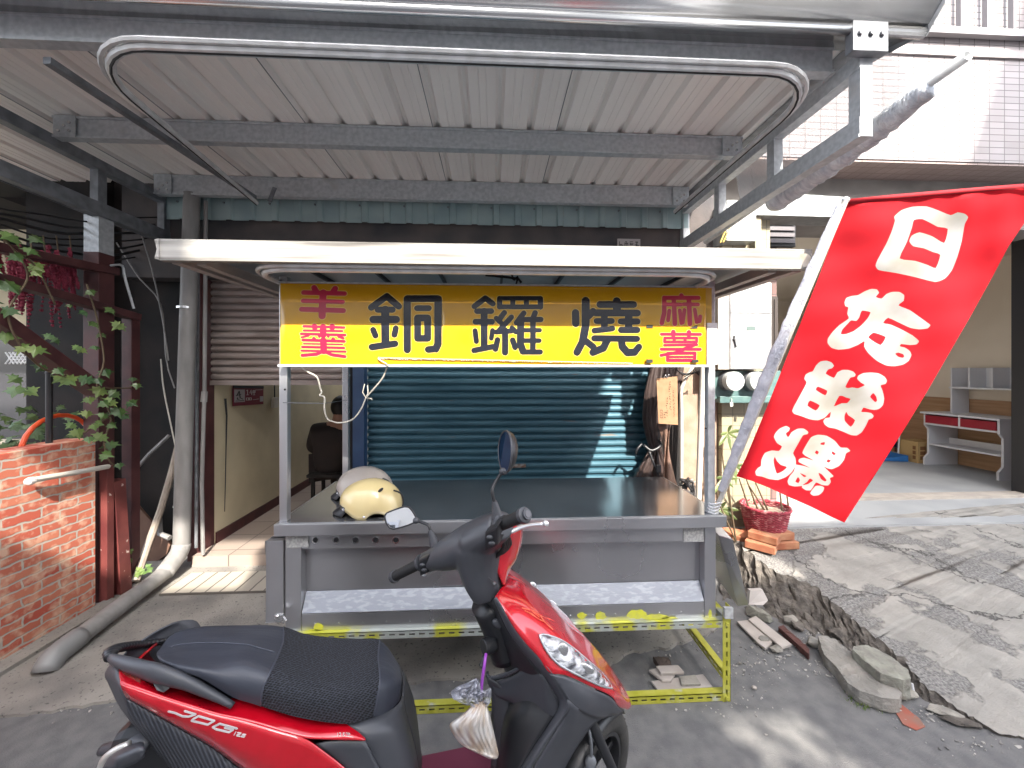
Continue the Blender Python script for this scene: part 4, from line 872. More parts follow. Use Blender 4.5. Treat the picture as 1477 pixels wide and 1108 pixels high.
b = B(); b.box((x0s-.004,SY_+.002,zs0+.0), (x1s+.03,SY_+.055,zs1)); part('box', b, mat('sign_side', (.50,.30,.04), .4), sgn)
b = B(); b.box((x0s-.012,SY_-.004,zs0-.012), (x1s+.038,SY_+.06,zs0-.001)); b.box((x0s-.012,SY_-.002,zs1+.001), (x1s+.038,SY_+.06,zs1+.008)); part('edge_trim', b, galv, sgn)
b = B(); q0 = PY(1019,466,SY_); q1 = PY(1034,527,SY_); b.box((q0.x,SY_-.006,q1.z+.004), (q1.x,SY_+.001,q0.z)); part('white_end_piece', b, mat('white_film', (.70,.69,.70), .3), sgn)
b = B()
for (x, y, a_, c_) in ((937,471,4.5,2.2),(937,521,4.5,2.5),(1003,521,4.5,2)):
    q = PY(x, y, SY_-.016); k = .0032; b.box((q.x-a_*k,q.y-.001,q.z-c_*k), (q.x+a_*k,q.y+.006,q.z+c_*k))
b.prism([PY(995,473,SY_-.016), PY(1006,469,SY_-.016), PY(1006,474,SY_-.016), PY(997,474,SY_-.016)], (0,.004,0))
part('tape_remnant', b, mat('black_tape', (.025,.03,.025), .4), sgn)
b = B(); rn = random.Random(9)
for k in range(150):
    t = k/149; p_ = PY(545+t*365, 517+t*7.5, SY_-.006); q_ = p_+V(.004+.004*rn.random(), 0, rn.uniform(-.004,.004)); b.tube([p_+V(0,-.002,rn.uniform(-.002,.002)), q_+V(0,-.003,0)], .0017, 4)
lg = part('light_string', b, mat('led_rope', (.72,.66,.55), .3), sgn)
b = B(); b.tube([PY(548,516,SY_-.01),PY(910,524,SY_-.01)], .0022, 6); b.tube(catmull([PY(547,515,SY_-.01),PY(546,518,SY_-.012),PY(556,524,SY_-.014),PY(560,528,SY_-.01)], 10), .003, 5); part('light_cable', b, mat('led_cable', (.55,.45,.3), .4), lg)
b = B(); b.tube(catmull([PY(x,y,SF-.01+d) for x, y, d in ((432,526,0),(436,531,.02),(445,537,.0),(457,544,.0),(462,560,.01),(464,566,.01),(461,571,0),(468,573,.0),(468,590,.0),(472,604,.02),(480,608,.03),(488,610,.05),(502,608,.06),(512,602,.05),(522,588,.05),(528,574,.05),(540,560,.04),(552,545,.02),(559,528,.0))], 90), .0035, 6)
for q in (((528,574),(523,566),(526,554)),((528,574),(531,566),(530,556)),((528,574),(536,575),(537,577))): b.tube([PY(x,y,SF+.05) for x, y in q], .0028, 5)
o = b.build('power_cable', wire_m); tag(o, 'stripped pale cable hanging in a loop from the yellow sign', 'cable')
b = B(); b.tube([PY(408,581,SF+.005), PY(468,582,SF+.01), PY(500,577,SB-.06)], .0018, 4); o = b.build('tie_wire', galv_dark); tag(o, 'thin wire stretched between the two left stall posts', 'wire')
b = B(); b.tube(catmull([PY(700,397,1.9),PY(745,402,1.9),PY(752,408,1.9)], 8), .006, 6); b.tube(catmull([PY(738,395,1.9),PY(741,404,1.9),PY(747,399,1.9),PY(744,412,1.9)], 10), .005, 6); part('loose_wire', b, cell, st)

# ---------------------------------------------------------------- helmets on the counter
def helmet(lab, c, r, yaw, m, extra):
    M_ = Matrix.Translation(c) @ Matrix.Rotation(yaw, 4, 'Z'); h = thing('helmet', lab, 'helmet', M=M_, group='open face helmets on the counter')
    T = lambda v: M_ @ Vector(v)
    a_, w_, hz = r*1.30, r*1.0, r*1.42      # half length, half width, height
    def rimz(x, side):
        # lower rim seen from the side: high brow at the front, point before the ear, ear arch, full nape
        if x < -.72: z = .30-.0*(x+.72)
        elif x < -.30: z = .30-.30*((x+.72)/.42)
        elif x < .0: z = .0
        elif x < .62: z = .22*math.sin(math.pi*(x)/.62)**.7
        else: z = .03
        return z*r if side > .25 else (.34*r if x < 0 else .06*r)
    bb = B(); rows = []; nu = 72
    ring0 = []
    for j in range(nu+1):
        ph = 2*math.pi*j/nu; cx_, cy_ = math.cos(ph), math.sin(ph); ring0.append((cx_, cy_, rimz(cx_, abs(cy_))))
    for i in range(15):
        th = (i/14)**.85*math.pi/2; row = []
        for cx_, cy_, z0_ in ring0:
            k = math.sin(th); zc = math.cos(th); z_ = z0_+(hz-z0_)*zc**.92
            bulge_ = 1+.06*math.sin(th*2)
            row.append(T((a_*cx_*k*bulge_, w_*cy_*k*bulge_, z_)))
        rows.append(row)
    bb.grid(rows); part('shell', bb, m, h, smooth=True, solid=.009)
    bb = B(); bb.ball((0,0,0), (a_*.88,w_*.86,hz*.46), 20, 10); bb.v = [T(v+V(0,0,hz*.48)) for v in bb.v]; part('lining', bb, cell, h, smooth=True)
    bb = B(); rows = []
    for i in range(5):
        t = i/4; rows.append([T((-a_*(.93+.34*t)*math.cos(q_), w_*.95*math.sin(q_), r*(.40-.36*t))) for q_ in [math.radians(-50+100*k/12) for k in range(13)]])
    bb.grid(rows); part('peak', bb, black_m, h, smooth=True, solid=.004)
    bb = B()
    for s_ in (-1,1): bb.tube([T((-a_*math.cos(q_)*.97, s_*w_*math.sin(q_)*1.03, r*(.46-.05*k))) for k, q_ in enumerate([math.radians(v_) for v_ in (16,30,44)])], .011, 8)
    hb = part('peak_bracket', bb, black_m, h, smooth='auto')
    bb = B(); bb.ball(T((-a_*.76, -w_*.72, r*.36)), (.007,.006,.007)); bb.ball(T((-.06*r, -w_*1.04, r*.12)), (.006,.005,.006)); part('snap', bb, polished, hb, smooth=True)
    if extra:
        bb = B(); bb.ball(T((a_*.42, -w_*.70, hz*.80)), (.016,.006,.007), R=M_.to_3x3() @ Matrix.Rotation(math.radians(-40),3,'Y')); part('vent', bb, black_m, h, smooth=True)
        bb = B()
        for z0_, z1_ in ((.22,.98),(.16,.66)):
            pts = []
            for k in range(16):
                t = k/15; x_ = -.55+1.45*t if z1_ > .8 else -.1+1.0*t; zf = z0_+(z1_-z0_)*t; th = math.acos(min(.98, max(0, (zf*r)/hz))**(1/.92)); kk = math.sin(th)*(1+.06*math.sin(2*th)); cy2 = max(.05, 1-(x_/kk)**2)**.5 if abs(x_) < kk else .05
                pts.append(T((a_*x_, -w_*cy2*kk*1.008-.0015, zf*r)))
            bb.tube(pts, .0012, 4)
        part('trim_line', bb, mat('helmet_line', (.35,.25,.10), .5), h)
    bb = B(); bb.tube(catmull([T((a_*.80, -w_*.4, hz*.72)), T((a_*1.05, -w_*.45, hz*.62)), T((a_*1.12, -w_*.4, hz*.35)), T((a_*1.05,-w_*.3,r*.1))], 12), .004, 6); part('strap', bb, cell, h, smooth=True)
    return h
q = PZ(530,752,ZT+.003)
cream_h = mat('cream_helmet_paint', (.60,.49,.25), .25, coat=.8, col2=(.56,.45,.23), scale=5)
grey_h = mat('dusty_grey_helmet', (.30,.27,.25), .42, coat=.1, col2=(.38,.34,.31), scale=9)
helmet('glossy cream helmet with a black peak on the counter, in front of the grey one', V(q.x-.02,SF+.118,ZT+.004), .108, math.radians(3), cream_h, True)
q = PZ(526,718,ZT+.003)
helmet('dusty grey helmet behind the cream one on the counter', V(PY(527,700,SF+.34).x,SF+.34,ZT+.003), .112, math.radians(-8), grey_h, False)

# ---------------------------------------------------------------- banner flag
fl = thing('banner_flag', 'red vertical banner with four white characters tied to the right stall post', 'flag', PD(1030,745,1.88))
PB, PT = PD(1030,742,1.88), PD(1219,290,1.47)
def pole_at(t): return PB.lerp(PT, t)
b = B(); b.tube([PB-(PT-PB)*.02, PT], .011, 10); part('pole', b, pvc_w, fl, smooth='auto')
# cloth: depth of each pixel follows the pole, drifting back to the right with soft folds
def fdepth(px, py):
    # pixel line of the pole
    ax, ay, bx_, by = 1062.0, 688.0, 1222.0, 288.0
    dx, dy = bx_-ax, by-ay; L2 = dx*dx+dy*dy; t = ((px-ax)*dx+(py-ay)*dy)/L2; u = ((px-ax)*(-dy)+(py-ay)*dx)/math.sqrt(L2)
    d = 1.80+(1.475-1.80)*t
    u_ = max(0, u)/220
    return d + .03*u_ + .014*math.sin(3.2*u_+1.5*t*3)*min(1,u_*3) + .003*math.sin(26*u_+9*t)*min(1,u_*2)*max(0,t-.3)+ .006*math.sin(17*t+5*u_)+.002*math.sin(41*t-13*u_)
Fm = lambda px, py: PD(px, py, fdepth(px, py))
outl = [(1218,291),(1225,291),(1235,290),(1290,284),(1350,279),(1420,273),(1470,269),(1500,267),(1503,275),(1498,290),(1480,318),(1455,355),(1430,402),(1400,456),(1370,508),(1340,560),(1308,613),(1275,665),(1245,712),(1218,754),(1200,746),(1170,731),(1140,718),(1110,704),(1085,694),(1062,687),(1075,662),(1090,626),(1105,590),(1120,553),(1135,515),(1150,478),(1165,440),(1180,402),(1195,362),(1208,325)]
g1 = [cv(p, 4.923, 1170, 280) for p in [(590,160),(640,115),(720,90),(820,88),(900,115),(990,150),(1040,130),(1090,140),(1115,165),(1090,215),(1070,330),(1040,440),(1000,540),(950,600),(880,625),(740,590),(600,560),(480,540),(458,510),(470,470),(530,360),(570,270),(595,190)]]
h1 = [[cv(p, 4.923, 1170, 280) for p in [(730,185),(790,178),(860,212),(900,233),(970,247),(945,348),(860,300),(770,272),(715,295),(697,335),(725,370),(800,385),(860,410),(917,432),(885,525),(830,505),(740,475),(628,457),(680,340),(715,240)]]]
g2 = [cv(p, 7.385, 1170, 400) for p in [(355,270),(375,220),(430,200),(500,190),(570,150),(640,125),(700,130),(722,165),(690,210),(750,228),(800,180),(860,157),(940,157),(990,190),(985,250),(930,300),(1050,350),(1150,420),(1240,485),(1270,510),(1240,545),(1150,555),(1060,540),(960,495),(820,432),(768,487),(850,505),(960,555),(1080,620),(1148,680),(1120,715),(1050,722),(960,712),(945,735),(1000,750),(1050,785),(1068,830),(1040,890),(980,930),(890,948),(800,940),(700,890),(610,810),(565,740),(568,680),(500,720),(400,760),(290,772),(215,750),(175,700),(180,650),(230,580),(300,510),(400,440),(385,390),(395,320),(365,310)]]
h2 = [[cv(p, 7.385, 1170, 400) for p in h] for h in [[(545,355),(632,372),(600,440),(530,515),(450,575),(370,605),(318,605),(330,560),(380,505),(425,460),(480,465),(510,430),(525,385)],[(610,643),(660,592),(720,605),(793,638),(738,722)],[(895,815),(930,803),(980,820),(992,845),(975,858),(930,848)]]]
g3 = [cv(p, 8.206, 1120, 510) for p in [(330,300),(345,250),(390,222),(430,210),(470,140),(520,95),(590,85),(650,105),(680,145),(655,175),(610,190),(585,240),(680,288),(720,225),(780,195),(850,195),(910,215),(937,250),(920,275),(870,290),(815,395),(850,410),(900,402),(965,412),(1045,375),(1000,345),(955,300),(970,260),(1030,232),(1120,225),(1210,235),(1280,275),(1308,320),(1290,360),(1232,378),(1255,440),(1275,530),(1260,610),(1215,655),(1160,668),(1100,660),(1030,640),(1003,690),(1060,695),(1120,705),(1150,740),(1130,770),(1090,785),(1060,850),(1010,930),(950,970),(880,965),(800,930),(700,890),(620,875),(570,840),(555,800),(580,765),(632,755),(640,690),(570,760),(490,790),(400,780),(290,740),(210,715),(185,680),(210,620),(270,510),(355,350)]]
h3 = [[cv(p, 8.206, 1120, 510) for p in h] for h in [[(490,392),(600,440),(575,495),(468,432)],[(397,557),(510,612),(465,675),(368,618)],[(740,505),(790,505),(820,520),(877,538),(835,587),(770,590),(680,625)],[(1145,468),(1180,510),(1190,560),(1165,573),(1108,513)],[(825,690),(850,730),(930,790),(880,868),(810,800),(805,740)]]]
g4 = [[cv(p, 6.922, 1070, 600) for p in g] for g in [[(320,210),(340,165),(380,125),(440,100),(478,120),(470,150),(440,175),(462,213),(500,160),(560,128),(620,128),(663,160),(655,182),(610,195),(560,280),(512,370),(535,420),(540,485),(500,560),(440,610),(360,640),(270,630),(200,605),(145,595),(135,555),(160,520),(190,500),(195,440),(230,370),(300,345),(370,350),(400,305),(350,270)],
 [(605,370),(625,320),(690,215),(760,188),(850,200),(930,250),(985,315),(1050,318),(1083,350),(1040,375),(1020,440),(970,500),(900,532),(860,525),(820,508),(915,600),(880,620),(888,660),(860,695),(800,690),(740,665),(690,740),(640,742),(600,715),(600,700),(530,705),(470,690),(457,650),(480,600),(520,550),(535,490),(550,487),(620,500),(680,518),(570,462),(572,432),(620,417),(718,445),(640,402)],
 [(735,700),(790,698),(822,715),(810,755),(770,790),(715,797),(682,770)]]]
h4 = [[cv(p, 6.922, 1070, 600) for p in h] for h in [[(330,410),(350,450),(390,490),(450,510),(410,550),(350,575),(325,500),(318,440)],[(790,270),(828,262),(822,290),(785,285)],[(745,345),(768,360),(755,385),(730,368)],[(905,355),(938,378),(920,392),(898,372)],[(858,435),(888,445),(870,465),(848,458)],[(765,570),(800,585),(845,640),(830,655),(790,630)],[(560,610),(580,640),(565,670),(535,655)],[(580,570),(645,600),(620,610)],[(680,625),(710,645),(660,680),(605,692),(650,660)]]]
def smoothp(pl, n=3):
    out = []; m_ = len(pl); P_ = [Vector(p) for p in pl]
    for i in range(m_):
        p0_, p1_, p2_, p3_ = P_[i-1], P_[i], P_[(i+1) % m_], P_[(i+2) % m_]
        for k in range(n):
            t = k/n; q = .5*((2*p1_)+(p2_-p0_)*t+(2*p0_-5*p1_+4*p2_-p3_)*t*t+(3*p1_-p0_-3*p2_+p3_)*t**3)
            q = q.lerp(p1_.lerp(p2_, t), .45); out.append((q.x, q.y))
    return out
SG = [smoothp(g) for g in [g1,g2,g3]+g4]; SH = [smoothp(h) for h in h1+h2+h3+h4]
def fcls(x, y):
    for g in SG:
        if inpoly(x, y, g):
            for h in SH:
                if inpoly(x, y, h): return 0
            return 1
    return 0
def cloth(name, c, c2, tr=.35):
    m = mat(name, c, .75, col2=c2, scale=9, bump=.25, bscale=500, bdist=.001); t = m.node_tree; N = t.nodes; L = t.links; p_ = N['Principled BSDF']
    tl_ = N.new('ShaderNodeBsdfTranslucent'); tl_.inputs[0].default_value = (*c, 1); mx = N.new('ShaderNodeMixShader'); mx.inputs[0].default_value = tr
    L.new(p_.outputs[0], mx.inputs[1]); L.new(tl_.outputs[0], mx.inputs[2]); L.new(mx.outputs[0], N['Material Output'].inputs[0]); return m
redc = cloth('red_cloth', (.58,.002,.013), (.50,.0015,.011)); whc = cloth('white_print', (.42,.41,.41), (.33,.31,.27), .15)
bb = sheet(outl, SG+SH, fcls, 9, Fm)
part('cloth', bb, [redc, whc], fl, smooth=True, weld=False)
b = B(); b.grid([[Fm(x, y)+V(0,-.004,.002) for x, y in ((1218,289),(1290,282),(1350,277),(1420,271),(1500,265))], [Fm(x, y)+V(0,-.005,0) for x, y in ((1224,296),(1290,288),(1350,283),(1420,277),(1500,270))]]); part('top_hem', b, mat('dark_red_cloth', (.35,.004,.012), .8), fl, smooth=True, solid=.002)
rows = []; rn = random.Random(6)
for i in range(46):
    t = .005+.985*i/45; c_ = pole_at(t); row = []; rr2 = (.014+.010*math.sin(t*3.1))*(1+rn.uniform(-.12,.12)); ax_ = (PT-PB).normalized(); sd = ax_.cross(V(0,1,0)).normalized(); fw = sd.cross(ax_)
    off = sd*(.008+.012*math.sin(t*math.pi))
    for j in range(15): a_ = 2*math.pi*j/14; row.append(c_+off*1.0+sd*(rr2*1.15*math.cos(a_))+fw*(rr2*.6*math.sin(a_)+.002*math.sin(i*1.7+j)))
    rows.append(row)
b = B(); b.grid(rows[4:]); part('pole_sleeve', b, mat('white_satin', (.56,.56,.62), .38, .05, col2=(.42,.43,.50), scale=26, bump=.9, bscale=18, bdist=.02), fl, smooth=True)
b = B(); b.ball(PT+V(.002,0,.004), (.014,.012,.012)); part('pole_tip', b, galv, fl, smooth=True)
b = B()
for k in range(5): t_ = .0+k*.012; c_ = pole_at(t_); b.tube([c_+V(.03*math.cos(a_)-.018, .02*math.sin(a_), .004*math.sin(2*a_+k)) for a_ in [2*math.pi*j/14 for j in range(14)]], .004, 5, closed=True)
part('tie_tape', b, plas, fl, smooth=True)
# ---------------------------------------------------------------- motor scooter, leaning on its stand, steering turned left
_o = V(-.78*CY+1.078*SY, 1.078*CY+.78*SY, 0)
MS = Matrix.Translation(_o) @ Matrix.Rotation(math.radians(7.9), 4, 'Z') @ Matrix.Rotation(-math.radians(3), 4, 'X'); MI = MS.inverted()
sc_ = thing('motor_scooter', 'red and black motor scooter parked in front of the food stall', 'scooter', M=MS)
def SP(px, py, l):
    c = MI @ CAM; d = MI.to_3x3() @ ray(px, py); return MS @ (c + d*((l-c.y)/d.y))
def SL(f, l, u): return MS @ V(f, l, u)
def mir(p): q = MI @ p; return MS @ V(q.x, -q.y, q.z)
def srows(rows, n, m=None): return loft([[SP(*p) for p in r] for r in rows], n, m)
def shell(name, rows, m, n=26, k=9, mirror=True, solid=.004, par=None, push=None, clip=0, low=False):
    R_ = srows(rows, n, k)
    if push:
        for i, r in enumerate(R_):
            s = math.sin(math.pi*i/(len(R_)-1)); R_[i] = [p + (MS.to_3x3() @ Vector(push))*s*math.sin(math.pi*min(1,max(0,(j+1)/(len(r)+1))))**.5 for j, p in enumerate(r)]
    bb = B(); bb.grid(R_); o = part(name, bb, m, par or sc_, smooth=True, solid=solid)
    if mirror:
        if clip: R_ = [r[clip:] for r in R_]
        bb = B(); bb.grid([[(lambda q: MS @ V(q.x, -q.y*(.70 if low else 1), q.z-(.035 if low else 0)))(MI @ p) for p in r] for r in R_]); part(name, bb, m, par or sc_, smooth=True, solid=solid)
    return o
red = mat('red_paint', (.52,.004,.016), .16, .15, col2=(.46,.003,.012), scale=30, coat=1.0, bump=.02, bscale=3)
plasd = mat('textured_black_plastic', (.042,.045,.053), .42, col2=(.055,.058,.068), scale=4, bump=.25, bscale=600, bdist=.0006, rv=.06)
plasb = mat('black_plastic', (.016,.017,.020), .38, bump=.1, bscale=400, bdist=.0005)
vinyl = mat('seat_vinyl', (.030,.034,.048), .48, col2=(.040,.045,.06), scale=6, bump=.35, bscale=14, bdist=.004, stretch=(1,4,1))
def mesh_mat():
    m = mat('seat_mesh_fabric', (.012,.014,.02), .85); t = m.node_tree; N = t.nodes; L = t.links; p_ = N['Principled BSDF']
    tc = N.new('ShaderNodeTexCoord'); mp = N.new('ShaderNodeMapping'); mp.inputs['Scale'].default_value = (1,1,1); sp = N.new('ShaderNodeSeparateXYZ'); L.new(tc.outputs['Object'], sp.inputs[0]); ad = N.new('ShaderNodeMath'); L.new(sp.outputs[1], ad.inputs[0]); L.new(sp.outputs[2], ad.inputs[1]); cb = N.new('ShaderNodeCombineXYZ'); L.new(sp.outputs[0], cb.inputs[0]); L.new(ad.outputs[0], cb.inputs[1]); L.new(cb.outputs[0], mp.inputs[0])
    mp.inputs['Scale'].default_value = (1,1.5,1); mp.inputs['Rotation'].default_value = (0,0,.5)
    vo = N.new('ShaderNodeTexVoronoi'); vo.voronoi_dimensions = '2D'; vo.inputs['Scale'].default_value = 120; vo.inputs['Randomness'].default_value = .25; L.new(mp.outputs[0], vo.inputs['Vector'])
    r = N.new('ShaderNodeMapRange'); r.inputs[1].default_value = .30; r.inputs[2].default_value = .48; L.new(vo.outputs['Distance'], r.inputs[0])
    mx = N.new('ShaderNodeMix'); mx.data_type = 'RGBA'; L.new(r.outputs[0], mx.inputs[0]); mx.inputs[6].default_value = (.002,.002,.003,1); mx.inputs[7].default_value = (.035,.04,.055,1); L.new(mx.outputs[2], p_.inputs['Base Color'])
    bp = N.new('ShaderNodeBump'); bp.inputs['Strength'].default_value = .8; bp.inputs['Distance'].default_value = .003; L.new(r.outputs[0], bp.inputs['Height']); L.new(bp.outputs[0], p_.inputs['Normal']); return m
meshm = mesh_mat()
def carbon():
    m = mat('ribbed_black_panel', (.03,.033,.04), .4); t = m.node_tree; N = t.nodes; L = t.links; p_ = N['Principled BSDF']
    tc = N.new('ShaderNodeTexCoord'); mp = N.new('ShaderNodeMapping'); mp.inputs['Rotation'].default_value = (0, math.radians(24), 0); L.new(tc.outputs['Object'], mp.inputs[0])
    wv = N.new('ShaderNodeTexWave'); wv.inputs['Scale'].default_value = 36; wv.bands_direction = 'X'; L.new(mp.outputs[0], wv.inputs['Vector'])
    mx = N.new('ShaderNodeMix'); mx.data_type = 'RGBA'; L.new(wv.outputs['Fac'], mx.inputs[0]); mx.inputs[6].default_value = (.018,.02,.026,1); mx.inputs[7].default_value = (.06,.065,.08,1); L.new(mx.outputs[2], p_.inputs['Base Color'])
    bp = N.new('ShaderNodeBump'); bp.inputs['Strength'].default_value = .6; bp.inputs['Distance'].default_value = .002; L.new(wv.outputs['Fac'], bp.inputs['Height']); L.new(bp.outputs[0], p_.inputs['Normal']); return m
carb = carbon()
# rear body
shell('upper_side_panel', [[(170,960,-.07),(200,968,-.085),(232,982,-.10),(262,995,-.115),(300,1008,-.12),(345,1008,-.12),(364,1008,-.12),(412,1022,-.125),(453,1034,-.125),(500,1044,-.135),(527,1066.5,-.160)],
   [(172,974,-.125),(205,987,-.14),(236,1000,-.145),(275,1012,-.150),(311,1024,-.155),(350,1028,-.155),(381,1036,-.158),(412,1045,-.16),(453,1055,-.16),(500,1060,-.162),(527,1067,-.163)],
   [(174,986,-.155),(207,997,-.160),(240,1008,-.165),(275,1019,-.170),(311,1030,-.172),(350,1039,-.174),(381,1048,-.175),(412,1058,-.175),(441,1065,-.175),(482,1067,-.170),(527,1067.5,-.163)]], red, 40, 9, mirror=False)
side_red = [[(174,986,-.155),(207,997,-.160),(240,1008,-.165),(275,1019,-.170),(311,1030,-.172),(350,1039,-.174),(381,1048,-.175),(412,1057,-.175),(441,1066,-.175),(470,1086,-.172),(498,1108,-.168),(540,1145,-.16)],
   [(178,996,-.157),(213,1012,-.164),(256,1034,-.170),(292,1052,-.175),(330,1073,-.178),(370,1092,-.18),(405,1112,-.18),(440,1130,-.178),(470,1150,-.172),(500,1168,-.168),(525,1180,-.165),(560,1190,-.16)],
   [(183,1005,-.150),(220,1026,-.155),(274,1057,-.160),(311,1079,-.162),(348,1107,-.162),(385,1132,-.162),(420,1155,-.16),(450,1175,-.16),(480,1190,-.16),(510,1200,-.158),(530,1205,-.155),(570,1210,-.15)]]
sr = shell('side_panel', side_red, red, 40, 9, low=True, clip=8)
shell('ribbed_panel', [[(181,1006,-.145),(220,1029,-.150),(274,1060,-.155),(311,1082,-.157),(348,1111,-.157),(420,1158,-.155),(480,1195,-.155)],
   [(186,1030,-.142),(222,1055,-.150),(270,1085,-.156),(310,1112,-.160),(350,1145,-.16),(410,1180,-.155),(470,1210,-.15)],
   [(189,1038,-.13),(218,1072,-.135),(238,1098,-.138),(280,1140,-.14),(330,1180,-.14),(390,1210,-.14),(460,1225,-.14)]], carb, 30, 8)
shell('tail_cover', [[(161,957,-.03),(152,972,-.02),(157,984,-.02),(170,1012,-.03),(186,1036,-.05),(206,1062,-.08),(226,1086,-.10)],[(166,960,-.07),(160,974,-.09),(166,990,-.10),(178,1016,-.11),(192,1038,-.12),(210,1062,-.125),(230,1088,-.13)],
   [(172,966,-.10),(173,976,-.12),(177,992,-.142),(184,1008,-.147),(192,1030,-.143),(212,1058,-.14),(234,1090,-.14)]], plasd, 20, 7)
bb = B(); bb.grid(loft([[SL(-.24,l_,.78),SL(-.265,l_,.76),SL(-.24,l_,.72),SL(-.17,l_,.64)] for l_ in (-.06,0,.06)], 8, 5)); part('tail_light', bb, mat('tail_light_red', (.35,.005,.01), .1, coat=1), sc_, smooth=True, solid=.006)
bb = B(); bb.box((-.24,-.12,.45),(.36,.12,.66)); bb.v = [MS @ v for v in bb.v]; part('under_body', bb, plasb, sc_, bevel=.03)
# dark slot in the panel under the grab rail
bb = B(); bb.prism([SP(223,985,-.148),SP(236,980,-.148),(SP(250,988,-.15)),SP(238,997,-.158),SP(228,994,-.156)], (MS.to_3x3() @ V(0,-.004,0))); part('rail_socket', bb, plasb, sc_)
# grab rail
gr = []
prs = [(157,948,-.045,.006,.010),(170,953,-.09,.011,.012),(200,963,-.125,.013,.014),(235,974,-.145,.014,.017),(270,985,-.150,.014,.021),(300,999,-.152,.015,.023),(320,1009,-.154,.014,.016),(336,1018,-.155,.008,.006)]
pts = catmull([SP(a_,c_,l_) for a_, c_, l_, _, _ in prs], 30); rad = [tuple(v) for v in catmull([V(w_,h_,0) for *_, w_, h_ in prs], 30)]; rad = [(r_[0], r_[1]) for r_ in rad]
bb = B(); bb.tube(pts, rad, 14, up=V(0,0,1)); grl = part('grab_rail', bb, plasd, sc_, smooth=True)
arc = catmull([SP(158,949,-.06),SP(163,938,-.03),SP(175,934,.0),SP(196,931,.045),SP(225,927,.085),SP(248,923,.11),SP(262,920,.125)], 60)
bb = B(); rad = [(.020+.0016*(i % 3 == 0)-.010*max(0,1-i/8), .010+.0016*(i % 3 == 0)) for i in range(60)]; bb.tube(arc, rad, 12, up=V(0,0,1)); part('ribbed_handle', bb, plasb, grl, smooth=True)
# seat
ra = [(226,946,-.08),(233,955,-.115),(250,963,-.135),(270,971,-.148),(295,981,-.152),(336,1006,-.152),(364,1015,-.155),(412,1031,-.16),(453,1040,-.16),(502,1045,-.148),(535,1036,-.125),(560,1027,-.095),(577,1010,-.055)]
rm = [(226,945,-.07),(236,952,-.122),(252,958,-.138),(272,963,-.150),(297,969,-.156),(330,984,-.157),(358,988,-.158),(405,1004,-.164),(450,1014,-.164),(503,1018,-.152),(538,1010,-.128),(563,1005,-.095),(579,997,-.055)]
rb = [(226,943,-.06),(237,948,-.100),(252,952,-.110),(273,954,-.115),(299,955,-.118),(325,955,-.12),(352,955,-.122),(400,972,-.138),(447,986,-.138),(500,988,-.128),(537,981,-.108),(564,980,-.08),(580,984,-.045)]
rc_ = [(227,940,-.0),(240,935,0),(256,929,0),(280,924,0),(310,921,0),(340,920,0),(368,921,0),(410,930,0),(447,943,0),(488,948,0),(525,947,0),(556,952,0),(581,972,0)]
rd = [(230,937,.03),(240,923,.07),(254,912,.09),(290,904,.105),(325,902.5,.11),(356,902,.11),(389,902,.11),(414,906,.11),(440,915,.11),(476,920,.105),(514,922,.095),(550,925,.075),(578,962,.04)]
Rw = loft([[SP(*p) for p in r] for r in (ra,rm,rb,rc_,rd)], 61, 21)
far = [[p+(MS.to_3x3() @ V(0,dy,dz)) for p in Rw[20]] for dy, dz in ((.018,-.025),(.026,-.06),(.02,-.11))]
full = Rw+far
def colf(j0, j1): return [r[j0:j1] for r in full]
bb = B(); bb.grid(colf(0,29)); seat = part('seat', bb, vinyl, sc_, smooth=True); 
bb = B(); bb.grid(colf(28,53)); bb.v = [v+V(0,-.0,.0015) for v in bb.v]; part('mesh_cover', bb, meshm, seat, smooth=True)
bb = B(); bb.grid(colf(52,61)); bb.grid([[r[60] for r in full], [SL(.40,0,.62)]*len(full)]); part('seat_nose', bb, vinyl, seat, smooth=True)
bb = B(); bb.tube([r[28]+V(0,-.001,.003) for r in Rw], .0022, 6); bb.tube([r[52]+V(0,-.001,.002) for r in Rw], .0022, 6); bb.tube([p+V(0,-.001,.0015) for p in Rw[10][3:28]], .0018, 6); part('seam', bb, mat('seam_piping', (.05,.055,.075), .5), seat, smooth=True)
# under seat front body
shell('under_seat_panel', [[(500,1044,-.14),(530,1037,-.125),(556,1028,-.10),(572,1018,-.075),(578,1010,-.04),(580,1004,0)],[(526,1066,-.155),(545,1060,-.145),(566,1050,-.12),(579,1046,-.085),(585,1040,-.045),(586,1034,0)],
   [(512,1085,-.150),(545,1085,-.145),(572,1078,-.125),(588,1072,-.09),(592,1064,-.045),(593,1060,0)],[(500,1112,-.150),(545,1112,-.145),(578,1108,-.125),(594,1098,-.09),(598,1090,-.045),(599,1085,0)],[(510,1190,-.15),(560,1190,-.14),(590,1175,-.12),(603,1160,-.08),(606,1140,-.04),(606,1130,0)]], plasd, 24, 14)
shell('body_infill', [[(455,1073,-.165),(482,1068.5,-.163),(527,1068.5,-.158)],[(476,1090,-.160),(500,1086,-.160),(535,1084,-.156)],[(500,1110,-.160),(520,1110,-.158),(548,1110,-.152)],[(540,1150,-.16),(560,1150,-.15),(580,1150,-.14)]], plasd, 10, 8)
# lettering on the side panel
def on_side(pts2, w_, bb, l_=-.182):
    """letter strokes laid in the plane of the side panel"""
    for a_, c_ in zip(pts2, pts2[1:]):
        q = [SP(130+x/4.86, 880+y/4.86, lz(130+x/4.86, 880+y/4.86)) for x, y in capsule(a_, c_, w_, 2)]
        bb.prism(q, MS.to_3x3() @ V(0,-.0012,0))
